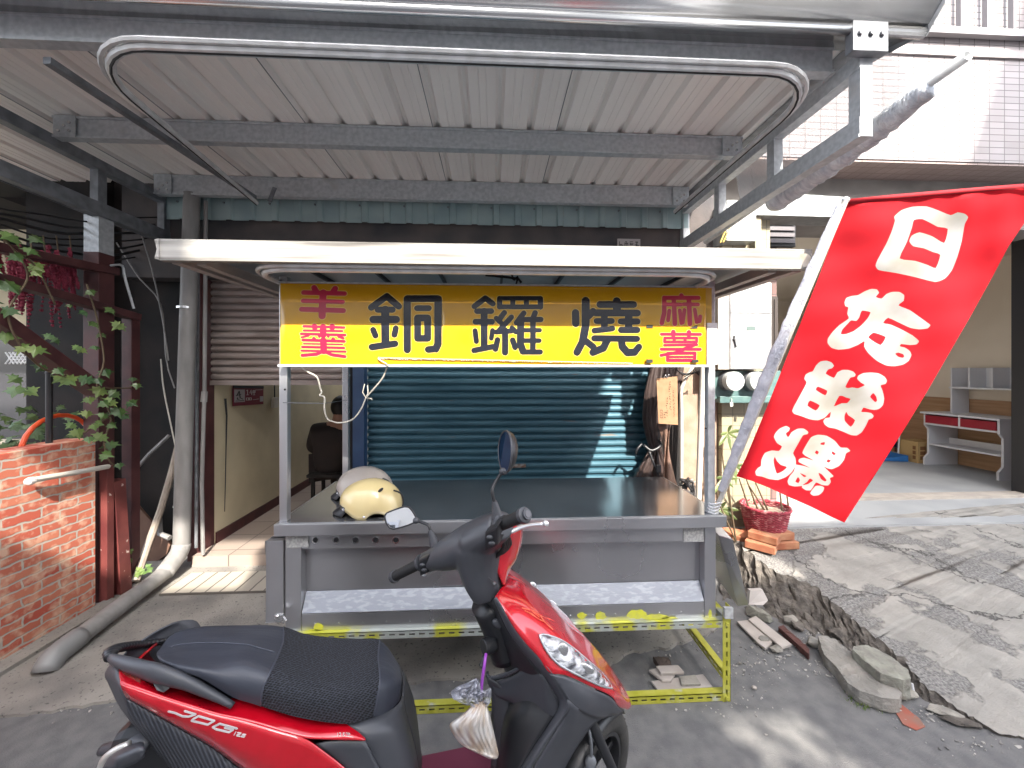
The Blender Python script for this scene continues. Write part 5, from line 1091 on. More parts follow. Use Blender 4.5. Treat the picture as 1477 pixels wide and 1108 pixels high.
# follow the panel surface: sample its grid for the nearest pixel
_g = srows(side_red, 60, 20); _tab = []
for r in _g:
    for p in r:
        q = p-CAM; d = q.x*SY+q.y*CY; _tab.append((CXP+FPX*(q.x*CY-q.y*SY)/d, HOR-FPX*q.z/d, (MI @ p).y))
def lz(px, py):
    n3 = sorted(_tab, key=lambda t: (t[0]-px)**2+(t[1]-py)**2)[:3]; return sum(t[2] for t in n3)/3-.0028
bb = B()
J = [(560,710),(610,712),(648,744),(690,746),(732,728)]; J2 = [(628,706),(735,732)]
for s_ in ([(549,710),(592,719),(650,745),(692,746),(740,730),(664,707)], [(725,762),(760,742),(872,775),(825,802),(712,775),(725,762)], [(1030,830),(910,796),(860,820),(885,835),(975,855),(1003,838),(945,824)]): on_side(s_, 6.5, bb)
for s_ in ([(1022,853),(1010,874)],[(1035,858),(1058,862),(1050,870),(1032,872),(1028,880),(1052,884)],[(1092,872),(1072,868),(1066,876),(1086,881),(1080,890),(1060,886)]): on_side(s_, 3.2, bb)
part('lettering', bb, mat('silver_decal', (.62,.60,.60), .3, .3), sr)
bb = B()
for s_ in ([(487,1057),(487,1061)],[(489.5,1057),(491.5,1057),(491.5,1061),(489.5,1061)],[(497,1057),(495,1057),(495,1061),(497,1061)],[(499,1057),(501,1057),(501,1061)],[(503,1061),(503,1057),(505,1059)]):
    for a_, c_ in zip(s_, s_[1:]):
        bb.prism([SP(x, y, -.1655) for x, y in capsule(a_, c_, .45, 2)], MS.to_3x3() @ V(0,-.001,0))
part('lettering', bb, mat('silver_decal_small', (.55,.5,.5), .3), sr)
# floor board
bb = B(); vs = [(.42,-.15),(.50,-.17),(.80,-.18),(.86,-.14),(.86,.14),(.80,.18),(.50,.17),(.42,.15)]
bb.prism([SL(f_,l_,.235) for f_, l_ in vs], MS.to_3x3() @ V(0,0,-.10)); fb = part('floorboard', bb, plasd, sc_, bevel=.012)
bb = B(); bb.prism([SL(f_,l_*.93,.2365) for f_, l_ in vs], MS.to_3x3() @ V(0,0,.012)); part('floor_mat', bb, mat('maroon_mat', (.13,.02,.05), .8, bump=.3, bscale=200), fb)
# leg shield: inner side seen from the rider
rim = [(713,863,-.16),(725,885,-.17),(740,910,-.178),(758,933,-.185),(773,950,-.19),(792,971,-.198),(803,990,-.20),(815,1006,-.20),(816,1020,-.20),(802,1044,-.19),(789,1062,-.185),(772,1088,-.18),(760,1108,-.175),(735,1150,-.17)]
shell('leg_shield', [[(712,864,-.145),(722,886,-.15),(735,912,-.155),(752,936,-.16),(768,955,-.165),(786,976,-.17),(797,994,-.17),(806,1010,-.17),(805,1024,-.17),(792,1046,-.165),(780,1064,-.16),(764,1088,-.155),(752,1108,-.15),(728,1150,-.14)], rim,
    [(716,861,-.165),(729,884,-.178),(744,909,-.185),(762,932,-.192),(778,949,-.197),(797,971,-.203),(809,989,-.205),(821,1006,-.205),(821,1022,-.205),(806,1047,-.195),(793,1065,-.19),(777,1090,-.185),(765,1112,-.18),(741,1152,-.172)]], plasd, 50, 6)
bb = B(); rw = [[SP(*p) for p in r] for r in ([(713,864,-.14),(735,912,-.15),(768,955,-.16),(797,994,-.165),(805,1022,-.165),(780,1064,-.16),(752,1108,-.15),(728,1150,-.14)],
    [(704,866,-.06),(722,905,-.08),(742,950,-.09),(762,985,-.10),(757,1010,-.09),(740,1040,-.09),(728,1090,-.08),(720,1140,-.08)],
    [(692,868,.02),(705,900,.02),(722,950,.0),(735,985,.0),(732,1005,0),(724,1040,0),(719,1085,0),(712,1130,0)])]
R_ = loft(rw, 34, 12); bb.grid(R_); bb.grid([[mir(p) for p in r] for r in R_]); part('inner_shield', bb, plasb, sc_, smooth=True, solid=.004)
# glove box lip and box, lower angular panels
shell('glove_box', [[(703,968,.03),(704,975,.02),(712,976,.0),(735,968,-.05),(756,956,-.11),(763,951,-.135),(760,944,-.14)],[(702,974,.03),(706,981,.02),(714,981,0),(740,972,-.055),(762,958,-.125),(768,953,-.15),(762,942,-.15)]], mat('glossy_grey_lip', (.06,.065,.075), .25), 30, 3, mirror=False, solid=.008)
shell('lower_shield', [[(705,980,.02),(715,983,0),(740,975,-.06),(765,960,-.13),(785,976,-.168),(800,1000,-.172)],[(714,1000,.0),(722,1004,-.02),(745,1002,-.07),(770,1000,-.12),(790,1010,-.16),(806,1012,-.172)],[(722,1006,0),(730,1010,-.02),(750,1020,-.07),(775,1028,-.12),(795,1036,-.155),(803,1034,-.168)]], plasd, 24, 9, mirror=False, solid=.004)
shell('lower_shield_edge', [[(702,978,.03),(708,1000,.02),(712,1050,.02),(708,1108,.02)],[(708,980,.0),(722,1004,-.01),(722,1050,-.01),(718,1110,-.01)],[(716,984,-.02),(734,1008,-.03),(728,1050,-.03),(724,1112,-.03)]], mat('greyed_plastic', (.05,.053,.06), .5), 20, 5, mirror=False)
# steering column cover below the cowl, key switch, hook
bb = B(); cc = [SP(702,868,-.04),SP(712,890,-.03),SP(722,915,-.02),SP(730,945,-.01)]; bb.tube(catmull(cc, 12), [(.052-.0005*i,.05) for i in range(12)], 20); part('column_cover', bb, plasb, sc_, smooth=True)
bb = B(); q = SP(719,899,-.085); bb.ball(q, (.022,.012,.013), R=MS.to_3x3() @ Matrix.Rotation(math.radians(30),3,'Y')); part('key_switch', bb, plasd, sc_, smooth=True)
bb = B(); q = SP(703,932,-.07); bb.tube([q+V(.02,.012,0), q+V(-.012,-.006,0)], .024, 22); bb.tube([q+V(-.008,.0,-.03), q+V(-.015,-.004,-.05), q+V(-.022,-.01,-.055)], .008, 10); hk = part('bag_hook', bb, plasb, sc_, smooth='auto', bevel=.002)
# front red cover with headlights
inner = [(714,861,-.150),(729,884,-.178),(744,909,-.187),(762,932,-.193),(778,949,-.198),(792,970,-.203),(811,973,-.198),(828,979,-.188),(853,991,-.168),(881,1004,-.135),(891,1018,-.095),(905,1023,-.03)]
mid = [(724,846,-.09),(752,870,-.12),(776,893,-.14),(800,915,-.148),(822,934,-.15),(842,952,-.148),(856,963,-.14),(868,974,-.125),(882,988,-.105),(895,1001,-.08),(902,1013,-.05),(908,1021,-.015)]
silh = [(734,832,.0),(752,840,.0),(783,866,.0),(803,883,0),(821,902,0),(841,917,0),(858,935,0),(876,957,0),(891,979,0),(902,997,0),(908,1010,0),(910,1019,0)]
shell('front_cover', [inner, mid, silh], red, 60, 16)
hlp = [(778,916),(790,916),(811,924),(831,938),(848,953),(866,968),(878,983),(883,993),(866,989),(846,980),(826,970),(808,960),(795,948),(785,933)]
_f = loft([[SP(*p) for p in r] for r in (inner, mid, silh)], 90, 40); _ft = []
for r in _f:
    for p in r:
        q = p-CAM; d = q.x*SY+q.y*CY; _ft.append((CXP+FPX*(q.x*CY-q.y*SY)/d, HOR-FPX*q.z/d, (MI @ p).y))
def lf_(px, py): n3 = sorted(_ft, key=lambda t: (t[0]-px)**2+(t[1]-py)**2)[:3]; return sum(t[2] for t in n3)/3
hs = smoothp(hlp, 2)
lens_m = mat('headlight_lens', (.80,.82,.85), .06, .55, col2=(.10,.10,.12), scale=22, lo=.42, hi=.60, coat=1, bump=1, bscale=26, bdist=.012, stretch=(1,1,2.2))
hc = (sum(p[0] for p in hs)/len(hs), sum(p[1] for p in hs)/len(hs))
def hdome(x, y):
    k = min(segd(x, y, a_, c_) for a_, c_ in zip(hs, hs[1:]+hs[:1])); return .004+.008*min(1, k/9)
for sgn_ in (0,1):
    bb = sheet(hs, [], lambda x, y: 0, 4, lambda x, y: SP(x, y, lf_(x, y)-hdome(x, y)))
    if sgn_: bb.v = [mir(p) for p in bb.v]
    hd = part('headlight', bb, lens_m, sc_, smooth=True)
    bb = B(); ring = [SP(x, y, lf_(x, y)-.005) for x, y in hs]; ring = [mir(p) for p in ring] if sgn_ else ring; bb.tube(ring, .0032, 6, closed=True); part('headlight_rim', bb, mat('rim_silver', (.5,.5,.52), .25, .7) if not sgn_ else bpy.data.materials['rim_silver'], hd, smooth=True)
    bb = B(); q = SP(811,938,lf_(811,938)-.012); q = mir(q) if sgn_ else q; bb.ball(q, (.018,.008,.022)); q = SP(846,964,lf_(846,964)-.012); q = mir(q) if sgn_ else q; bb.ball(q, (.026,.006,.012), R=Matrix.Rotation(.6,3,'Y')); part('bulb_reflector', bb, polished, hd, smooth=True)
# flame sticker on the front cover
bb = B()
for s_ in ([(753,877),(766,880),(778,890)],[(757,881),(768,886),(776,893)],[(766,880),(780,888),(793,893),(800,897)],[(780,889),(786,898),(797,908)],[(762,883),(777,893),(786,897)]):
    for a_, c_ in zip(s_, s_[1:]):
        bb.prism([SP(x, y, lf_(x, y)-.0045) for x, y in capsule(a_, c_, .8, 2)], MS.to_3x3() @ V(0,-.001,.0004))
part('scratch_sticker', bb, mat('orange_sticker', (.75,.20,.10), .4, col2=(.6,.05,.03), scale=60), sc_)
# dark side cover under the red nose
shell('lower_cover', [[(792,972,-.204),(811,975,-.200),(828,981,-.190),(853,993,-.170),(881,1006,-.137),(891,1019,-.097),(898,1024,-.05),(900,1024,-.01)],
   [(806,990,-.206),(826,1000,-.202),(845,1008,-.190),(862,1016,-.165),(876,1022,-.135),(886,1027,-.10),(890,1029,-.05),(892,1028,-.01)],
   [(819,1008,-.206),(832,1022,-.200),(845,1030,-.185),(858,1035,-.16),(868,1036,-.13),(874,1034,-.10),(880,1033,-.05),(882,1033,-.01)]], plasd, 26, 10)
shell('lower_side_cover', [[(819,1008,-.206),(812,1036,-.198),(798,1060,-.192),(783,1084,-.187),(768,1110,-.18),(748,1150,-.17)],[(832,1020,-.202),(827,1040,-.195),(815,1064,-.188),(802,1088,-.18),(790,1114,-.175),(772,1150,-.165)],
   [(868,1036,-.13),(854,1046,-.15),(842,1062,-.15),(828,1083,-.145),(812,1112,-.14),(795,1150,-.135)]], plasd, 22, 10)
# handlebar cowl as one blended body
Rg, Lg = PD(757,743,1.03), PD(568,832,1.37)
Ri, Li = PD(722,757,1.10), PD(608,812,1.30)
bar = (Rg-Lg).normalized()
bb = B()
mid_ = PD(682,778,1.20)
bb.tube(catmull([PD(612,812,1.30),PD(635,803,1.27),PD(662,792,1.235),PD(688,778,1.195),PD(708,766,1.155),PD(724,757,1.12)], 16), [(.026,.032),(.032,.034),(.040,.036),(.048,.042),(.054,.048),(.060,.052),(.066,.056),(.070,.058),(.072,.060),(.072,.060),(.070,.058),(.068,.056),(.064,.054),(.060,.05),(.054,.046),(.046,.040)], 18, up=V(0,0,1))
bb.tube(catmull([PD(688,782,1.20),PD(690,806,1.20),PD(695,834,1.195),PD(704,858,1.195)], 12), [.080,.078,.075,.072,.069,.066,.063,.060,.057,.054,.051,.048], 20)
bb.tube([PD(655,800,1.22),PD(680,782,1.16),PD(712,768,1.11)], [.026,.040,.028], 14)
part('handlebar_cowl', bb, plasd, sc_, smooth=True, remesh=.0055)
bb = B(); q = [PD(704,833,1.135),PD(710,842,1.132),PD(717,846,1.135),PD(712,850,1.135)]; 
bb.prism([PD(704,832,1.136),PD(718,843,1.137),PD(712,848,1.137)], V(0,-.002,0)); tri = part('triangle_plate', bb, mat('plate_dark', (.05,.05,.055), .4), sc_)
bb = B(); q = PD(713,841,1.131); bb.tube([q, q+V(0,-.002,0)], .004, 8); part('screw', bb, polished, tri)
def along(c, t): return c+bar*t
# switch housings
for nm_, c_, dpt, s_ in (('left', (619,808), 1.285, 1), ('right', (715,768), 1.10, -1)):
    c0 = PD(*c_, dpt); up_ = V(0,-.35,.94).normalized(); sd_ = bar.cross(up_).normalized(); Rm = Matrix((bar, sd_, up_)).transposed()
    bb = B(); bb.box((-.028,-.03,-.035),(.028,.03,.035)); bb.v = [c0+Rm @ v for v in bb.v]; sh_ = part('switch_housing', bb, plasb, sc_, bevel=.006)
    bb = B()
    for dx_, dz_ in ((-.004,.012),(.004,-.012)):
        p_ = c0+Rm @ V(dx_, .030 if sd_.y < 0 else -.030, dz_); nrm_ = (CAM-p_).normalized(); bb.ball(p_+V(0,-.003,0), (.010,.006,.006))
    part('switch', bb, plasd, sh_, smooth=True)
for a_, c_ in ((Ri, Rg), (Li, Lg)):
    d_ = (c_-a_).normalized(); bb = B(); L2_ = (c_-a_).length
    pts = [a_+d_*(L2_*k/22) for k in range(23)]; bb.tube(pts, [.0165+.0009*(k % 2) for k in range(23)], 18)
    gp = part('grip', bb, cell, sc_, smooth=True); bb = B(); bb.tube([c_-d_*.012, c_-d_*.011, c_+d_*.001, c_+d_*.004], [.016,.0215,.0215,.017], 20); bb.tube([c_+d_*.004, c_+d_*.012], .014, 18); part('grip_end', bb, plasd, gp, smooth='auto')
    bb = B(); bb.tube([c_+d_*.012, c_+d_*.0135], .009, 16); part('end_screw', bb, mat('worn_rubber', (.10,.10,.11), .5) if a_ is Ri else bpy.data.materials['worn_rubber'], gp)
    bb = B(); bb.tube([a_-d_*.004, a_+d_*.004], .027, 20); part('grip_flange', bb, plasd, gp, smooth='auto')
bb = B(); lv = catmull([PD(722,770,1.13),PD(737,767,1.135),PD(751,761,1.14),PD(768,757,1.13),PD(784,756,1.115)], 14); bb.tube(lv, [(.009,.006)]*8+[(.007,.005)]*6, 10); bb.ball(PD(787,755.5,1.11), .0095); part('brake_lever', bb, mat('bright_alloy', (.72,.72,.74), .3, .6), sc_, smooth=True)
bb = B(); lv = catmull([PD(640,815,1.30),PD(622,826,1.30),PD(614,831,1.31)], 8); bb.tube(lv, .006, 8); bb.ball(PD(612,829,1.31), .009); part('brake_lever', bb, mat('bright_alloy_2', (.55,.55,.57), .35, .6), sc_, smooth=True)
bb = B()
for k in range(4): bb.tube(catmull([PD(722+k*3,770,1.12),PD(727+k*3,784,1.13+.01*k),PD(722+k,797,1.15),PD(708,808-k*2,1.17)], 10), .006, 6)
part('brake_hose', bb, cell, sc_, smooth=True)
# red front of the handlebar cover
bb = B()
R_ = loft([[PD(x, y, d) for x, y, d in r] for r in ([(727,757,1.16),(722,782,1.17),(712,805,1.17),(718,826,1.17),(725,843,1.17)],[(745,758,1.20),(742,782,1.21),(732,806,1.20),(729,826,1.19),(727,844,1.18)],[(753,766,1.25),(751,782,1.26),(744,806,1.25),(734,822,1.24),(728,842,1.20)],[(735,765,1.30),(730,785,1.30),(722,805,1.29),(715,822,1.26),(718,840,1.22)])], 18, 12)
bb.grid(R_); part('handlebar_front', bb, red, sc_, smooth=True, solid=.004)
bb = B(); bb.tube(catmull([PD(752,774,1.246),PD(751,783,1.256),PD(745,800,1.245),PD(735,820,1.235)], 10), .003, 6); part('edge_line', bb, mat('edge_silver', (.5,.48,.48), .3), sc_, smooth=True)
# mirrors
def mirror(base, cone, stem, ball_, head, depth_, gdir, thick):
    bb = B(); bb.tube(catmull([PD(*p) for p in stem], 16), .0048, 8); st_ = part('mirror_stem', bb, plasb, sc_, smooth=True)
    bb = B(); bb.tube([PD(*base), PD(*cone)], [.017,.007], 14); part('stem_boot', bb, plasd, st_, smooth='auto')
    bb = B(); bb.ball(PD(*ball_), .011); part('ball_joint', bb, plasd, st_, smooth=True)
    return st_
s1_ = mirror((627,786,1.28), (620,765,1.285), [(621,768,1.285),(619,759,1.29),(615,756,1.30),(607,753,1.31),(600,750,1.315)], (600,751,1.31), None, None, None, None)
mirg = mat('mirror_glass', (.85,.86,.88), .02, 1.0)
def mhead(outline, dep, nrm, thick, par):
    """outline pixels at the given depth; shell bulges along -nrm"""
    c0 = Vector((0,0,0)); P_ = [PD(x, y, dep(x, y)) for x, y in smoothp(outline, 3)]
    for p in P_: c0 += p
    c0 /= len(P_); rows = []
    for k in range(7): a_ = k/6*math.pi/2; rows.append([c0+(p-c0)*math.cos(a_)*1.0 - nrm*(thick*math.sin(a_)) for p in P_+[P_[0]]])
    bb = B(); bb.grid(rows); hd_ = part('mirror_shell', bb, plasd, par, smooth=True)
    bb = B(); bb.tube([p+nrm*.001 for p in P_], .003, 6, closed=True); part('shell_edge', bb, plasb, par, smooth=True)
    bb = B(); bb.prism([c0+(p-c0)*.95+nrm*.0005 for p in P_], nrm*.001); part('mirror_glass', bb, mirg, par)
n_ = (CAM-PD(575,747,1.32)).normalized(); n_ = (n_+V(.10,0,.12)).normalized()
mhead([(555,745),(558,740),(570,735),(583,731),(590,732),(596,739),(600,747),(599,753),(590,757),(578,761),(568,763),(562,761),(557,754)], lambda x, y: 1.33-.0006*(y-747), n_, .028, s1_)
s2_ = mirror((717,745,1.12), (713,723,1.12), [(713,725,1.12),(710,710,1.12),(712,700,1.13),(718,690,1.14),(724,681,1.145)], (725,680,1.145), None, None, None, None)
# right mirror: seen almost edge on, glass turned towards the rider
cR = PD(728,651,1.15); gd = V(-.955,-.20,-.10).normalized(); upm = V(.10,.0,1).normalized(); fwd = gd.cross(upm).normalized()
P_ = [cR + upm*(math.sin(t)*.060*(1-.10*math.cos(t)))+fwd*(math.cos(t)*.078) for t in [2*math.pi*k/30 for k in range(30)]]
rows = [[cR+(p-cR)*math.cos(k/6*math.pi/2)-gd*(.034*math.sin(k/6*math.pi/2)) for p in P_+[P_[0]]] for k in range(7)]
bb = B(); bb.grid(rows); part('mirror_shell', bb, plasb, s2_, smooth=True); bb = B(); bb.tube(P_, .003, 6, closed=True); part('shell_edge', bb, plasd, s2_, smooth=True)
bb = B(); bb.prism([cR+(p-cR)*.95+gd*.0005 for p in P_], gd*.001); part('mirror_glass', bb, mirg, s2_)
# wheels
def wheel(c, hdg, r=.212, w_=.052, name='wheel'):
    fw = V(math.cos(hdg), math.sin(hdg), 0); ax_ = V(-math.sin(hdg), math.cos(hdg), .05).normalized(); up_ = ax_.cross(fw).normalized()*-1
    up_ = fw.cross(ax_).normalized(); n = 56
    def ring(rr, off): return [c+fw*(rr*math.cos(2*math.pi*k/n))+up_*(rr*math.sin(2*math.pi*k/n))+ax_*off for k in range(n+1)]
    bb = B(); prof_ = [(.140,-.024),(.150,-.040),(.170,-.047),(.190,-.044),(.204,-.030),(.210,-.012),(.212,0),(.210,.012),(.204,.030),(.190,.044),(.170,.047),(.150,.040),(.140,.024)]
    bb.grid([ring(a_, o_) for a_, o_ in prof_]); wr = part(name, bb, mat('tyre_rubber', (.028,.027,.026), .8, col2=(.05,.047,.043), scale=20, bump=.4, bscale=80), sc_, smooth=True)
    bb = B()
    for k in range(28):
        a_ = 2*math.pi*k/28; 
        for s_ in (-1,1):
            q0 = c+fw*(.2095*math.cos(a_))+up_*(.2095*math.sin(a_))+ax_*(s_*.010); q1 = c+fw*(.200*math.cos(a_+.12))+up_*(.200*math.sin(a_+.12))+ax_*(s_*.034); bb.bar(q0, q1, .004, .004)
    part('tread_groove', bb, cell, wr)
    bb = B(); prof_ = [(.142,-.026),(.146,-.034),(.136,-.034),(.130,-.020),(.130,.020),(.136,.034),(.146,.034)]; bb.grid([ring(a_, o_) for a_, o_ in prof_]); part('rim', bb, plasb, wr, smooth='auto', solid=.003)
    bb = B()
    for k in range(5):
        a_ = 2*math.pi*k/5+.3; bb.bar(c, c+fw*(.134*math.cos(a_))+up_*(.134*math.sin(a_)), .022, .03, ax_)
    bb.tube([c-ax_*.03, c+ax_*.03], .03, 18); part('spokes', bb, plasb, wr, bevel=.003)
    bb = B()
    bb.tube([c-ax_*.036, c-ax_*.033], .085, 30); part('brake_disc', bb, polished, wr, smooth='auto')
    return fw, ax_, up_
wc = PD(851,1140,1.30); wc.z = .212
fw, ax_, up_ = wheel(wc, math.radians(7.9+36))
bb = B(); bb.tube([PD(838,1010,1.20), PD(862,1062,1.19), PD(888,1120,1.20)], [.017,.0155,.014], 16); bb.tube([PD(838,1010,1.20)+ax_*.13, wc+ax_*.07], .016, 14); part('fork_leg', bb, plasb, sc_, smooth='auto')
bb = B(); rows = [[wc+fw*(.228*math.cos(t))+up_*(.228*math.sin(t))+ax_*o_ - (up_*.02*abs(o_)/.05) for t in [math.radians(55+90*k/14) for k in range(15)]] for o_ in (-.052,-.03,0,.03,.052)]
bb.grid(rows); part('front_fender', bb, plasb, sc_, smooth=True, solid=.004)
bb = B(); bb.ball(PD(852,1100,1.17), (.018,.012,.022)); bb.tube(catmull([PD(846,1030,1.2),PD(853,1075,1.17),PD(852,1100,1.17)], 8), .005, 6); bb.ball(PD(836,1105,1.2), (.05,.03,.045)); part('brake_caliper', bb, galv_dark, sc_, smooth=True)
wheel(SL(.0,0,.212), math.radians(7.9), name='wheel')
# engine, exhaust, tail pieces at the frame corner
bb = B(); bb.box((-.08,-.02,.14),(.34,.14,.34)); bb.box((.05,-.13,.2),(.36,.1,.45)); bb.v = [MS @ v for v in bb.v]; part('engine', bb, plasb, sc_, bevel=.03)
bb = B(); bb.tube([SL(-.27,-.155,.36), SL(-.20,-.155,.33), SL(.12,-.145,.24), SL(.20,-.12,.22)], [.045,.06,.06,.03], 22); ex = part('muffler', bb, galv_dark, sc_, smooth='auto', bevel=.006)
bb = B(); rows = [[SP(150,1108,-.17),SP(160,1092,-.17),SP(180,1080,-.17),SP(203,1072,-.17),SP(206,1078,-.17)],[SP(165,1108,-.21),SP(172,1094,-.21),SP(190,1086,-.21),SP(205,1080,-.21),SP(207,1086,-.2)],[SP(172,1112,-.19),SP(180,1106,-.2),SP(195,1100,-.2),SP(204,1094,-.2),SP(206,1092,-.19)]]
bb.grid(loft(rows, 16, 8)); part('heat_shield', bb, plasd, ex, smooth=True, solid=.006)
bb = B(); bb.tube(catmull([SP(146,1108,-.15),SP(152,1094,-.15),SP(166,1083,-.15),SP(186,1074,-.15)], 12), .009, 10); part('muffler_edge', bb, mat('pale_alloy', (.55,.53,.5), .35, .6), ex, smooth=True)
bb = B(); bb.tube(catmull([SP(149,1081,-.06),SP(160,1079,-.07),SP(178,1073,-.09),SP(200,1068,-.11),SP(216,1074,-.12)], 12), [(.012,.010)]*6+[(.016,.012)]*6, 12); bb.grid(loft([[SL(-.20,l_,.64),SL(-.26,l_,.56),SL(-.31,l_,.44),SL(-.33,l_,.34)] for l_ in (-.07,0,.07)], 8, 5)); part('rear_fender', bb, plasd, sc_, smooth=True, solid=.005)
bb = B(); bb.tube([SL(.35,.12,.22), SL(.30,.24,.02)], .011, 10); bb.tube([SL(.30,.24,.02), SL(.27,.26,.0)], .016, 8); part('side_stand', bb, plasb, sc_)

# plastic bag hanging from the hook
bag = thing('plastic_bag', 'knotted clear plastic bag of broken biscuits hanging from a purple tie on the scooter', 'bag', PD(690,960,1.14))
bd = 1.10
bb = B(); bb.tube(catmull([PD(701,943,bd+.02),PD(699,958,bd),PD(696,978,bd),PD(694,996,bd),PD(694,1008,bd)], 12), .0045, 8); part('purple_tie', bb, mat('purple_cord', (.30,.06,.42), .5), bag, smooth=True)

Lb = catmull([V(*p, 0) for p in [(686,1010),(676,1022),(662,1034),(650,1043),(649,1050),(654,1060),(664,1073),(680,1083)]], 30)
Rb = catmull([V(*p, 0) for p in [(700,1010),(704,1022),(708,1036),(712,1054),(716,1072),(719,1088),(716,1095),(706,1095)]], 30)
rows = []
for s_ in (1,-1):
    rw = []
    for i in range(30):
        t = i/29; row = []
        for j in range(41):
            u = j/40; x = Lb[i].x+(Rb[i].x-Lb[i].x)*u; y = Lb[i].y+(Rb[i].y-Lb[i].y)*u
            th = (.010+.040*math.sin(math.pi*min(1,t*1.15)**.8) if t < .87 else .010+.040*math.sin(math.pi*.87**.8)*(1-t)/.13)*math.sqrt(max(0,math.sin(math.pi*u)))
            fold = .0045*math.sin(u*44+3.5*math.sin(t*4)+2*math.sin(u*9))*(1-t)**.5*min(1,4*u*(1-u)+.2)
            row.append(PD(x, y, bd-s_*(th+fold)))
        rw.append(row)
    rows.append(rw)
bb = B(); bb.grid(rows[0]); bb.grid(rows[1]); part('full_bag', bb, mat('biscuit_filled_plastic', (.52,.40,.30), .35, col2=(.72,.69,.66), scale=30, stretch=(1.5,1,.45), lo=.36, hi=.62, coat=.8, bump=.9, bscale=50, bdist=.006), bag, smooth=True)
film = mat('thin_film', (.74,.76,.86), .18, alpha=.62, spec=.8, bump=.9, bscale=26, bdist=.02, col2=(.58,.60,.72), scale=20)
bb = B(); rn = random.Random(4)
def ruffle(outl_, seed, amp=.010):
    rn = random.Random(seed); cxp = sum(p[0] for p in outl_)/len(outl_); cyp = sum(p[1] for p in outl_)/len(outl_); sm = smoothp(outl_, 4); rw = []
    for i in range(9):
        k = i/8; rw.append([PD(cxp+(x-cxp)*k, cyp+(y-cyp)*k, bd-.012+amp*math.sin(j*.9+seed)*k+amp*.8*math.sin(i*1.9+j*.35+seed)) for j, (x, y) in enumerate(sm+sm[:1])])
    bb.grid(rw)
ruffle([(692,1004),(684,1012),(672,1010),(655,1010),(650,998),(660,990),(676,984),(688,978),(689,990),(694,996)], 1, .012)
ruffle([(672,1012),(680,1000),(692,994),(704,1000),(708,1012),(700,1020),(684,1022)], 2, .014)
ruffle([(684,1006),(700,996),(708,992),(709,1006),(704,1018),(692,1022)], 3, .012)
ruffle([(655,1008),(664,996),(676,992),(682,1004),(676,1018),(664,1014)], 5, .010)
ruffle([(682,1000),(686,984),(690,979),(693,992),(692,1006)], 6, .008)
part('knotted_top', bb, film, bag, smooth=True)
# ---------------------------------------------------------------- tied curtain and cardboard note
tarp = mat('brown_tarpaulin', (.040,.027,.025), .42, col2=(.062,.042,.038), scale=7, bump=.35, bscale=24, bdist=.006)
cu = thing('tied_curtain', 'dark brown tarpaulin curtain knotted at its waist beside the teal shutter', 'curtain', PY(945,700,3.15))
cr = [(524,936,986,.05),(545,930,984,.06),(575,925,978,.07),(600,923,972,.07),(622,926,964,.06),(640,931,955,.045),(648,933,952,.035),(658,928,957,.05),(675,918,966,.08),(692,909,974,.09),(706,904,978,.09),(716,902,984,.07),(724,930,984,.03)]
rn = random.Random(21); rows = []
cc_ = catmull([V(*c_) for c_ in [(a_,b_,c_) for a_,b_,c_,_ in cr]], 44); dd_ = catmull([V(c_[3],0,0) for c_ in cr], 44)
for i, (c_, d_) in enumerate(zip(cc_, dd_)):
    y, xl_, xr_ = c_; row = []
    for j in range(73):
        a_ = 2*math.pi*j/72; t_ = .5+.5*math.cos(a_); pl_ = math.sin(a_*13+.9*math.sin(i*.16)+i*.05)*.20+math.sin(a_*7-i*.11)*.14
        q = PY(xl_+4*(1-t_)+(xr_-xl_)*t_, y, 3.19); row.append(q+V(0, -math.sin(a_)*d_.x*.75*(1+pl_)-.012*math.sin(a_*19+i*.3), .004*math.sin(j*.9+i*.7)))
    rows.append(row)
b = B(); b.grid(rows); part('draped_sheet', b, tarp, cu, smooth=True)
b = B(); b.tube(catmull([PY(928,642,3.06),PY(940,650,3.04),PY(954,642,3.06),PY(950,636,3.14)], 14), .012, 8); b.tube(catmull([PY(936,650,3.04),PY(944,672,3.01),PY(952,690,3.02)], 10), .009, 8); b.tube(catmull([PY(926,640,3.06),PY(919,648,3.05),PY(917,655,3.06)], 8), .010, 8); part('tie_strap', b, plasb, cu, smooth=True)
b = B(); p = PY(950,676,3.0); b.box(p+V(-.02,-.005,-.03), p+V(.02,.005,.03)); b.v = [v for v in b.v]; part('buckle', b, plasb, cu, bevel=.004)
b = B(); rows = []
for i in range(14):
    t_ = i/13; rows.append([PY(948+14*t_+u_*18*(1-.3*t_)+4*math.sin(t_*5+u_*3), 610+110*t_, 3.02+.02*math.sin(u_*9+t_*7)) for u_ in [k/9 for k in range(10)]])
b.grid(rows); part('folded_lit_flap', b, mat('brown_tarpaulin_lit', (.14,.08,.06), .4, col2=(.19,.12,.09), scale=9, bump=.5, bscale=18, bdist=.01), cu, smooth=True, solid=.003)  # paler pinkish brown paints in the sunlit part of the curtain
cn = thing('cardboard_notice', 'brown cardboard notice with small writing hung before the tied curtain', 'notice', PY(962,580,2.6))
Yn = 2.95; n1, n2, n3, n4 = PY(947,546,Yn), PY(977,543,Yn), PY(978,613,Yn), PY(950,611,Yn)
b = B(); b.prism([n1,n2,n3,n4], (0,.006,0)); part('card', b, mat('kraft_card', (.26,.15,.08), .85, col2=(.30,.18,.10), scale=20), cn)
def nq(u, v): return n1.lerp(n2, u).lerp(n4.lerp(n3, u), v)+V(0,-.001,0)
b = B(); rn = random.Random(33)
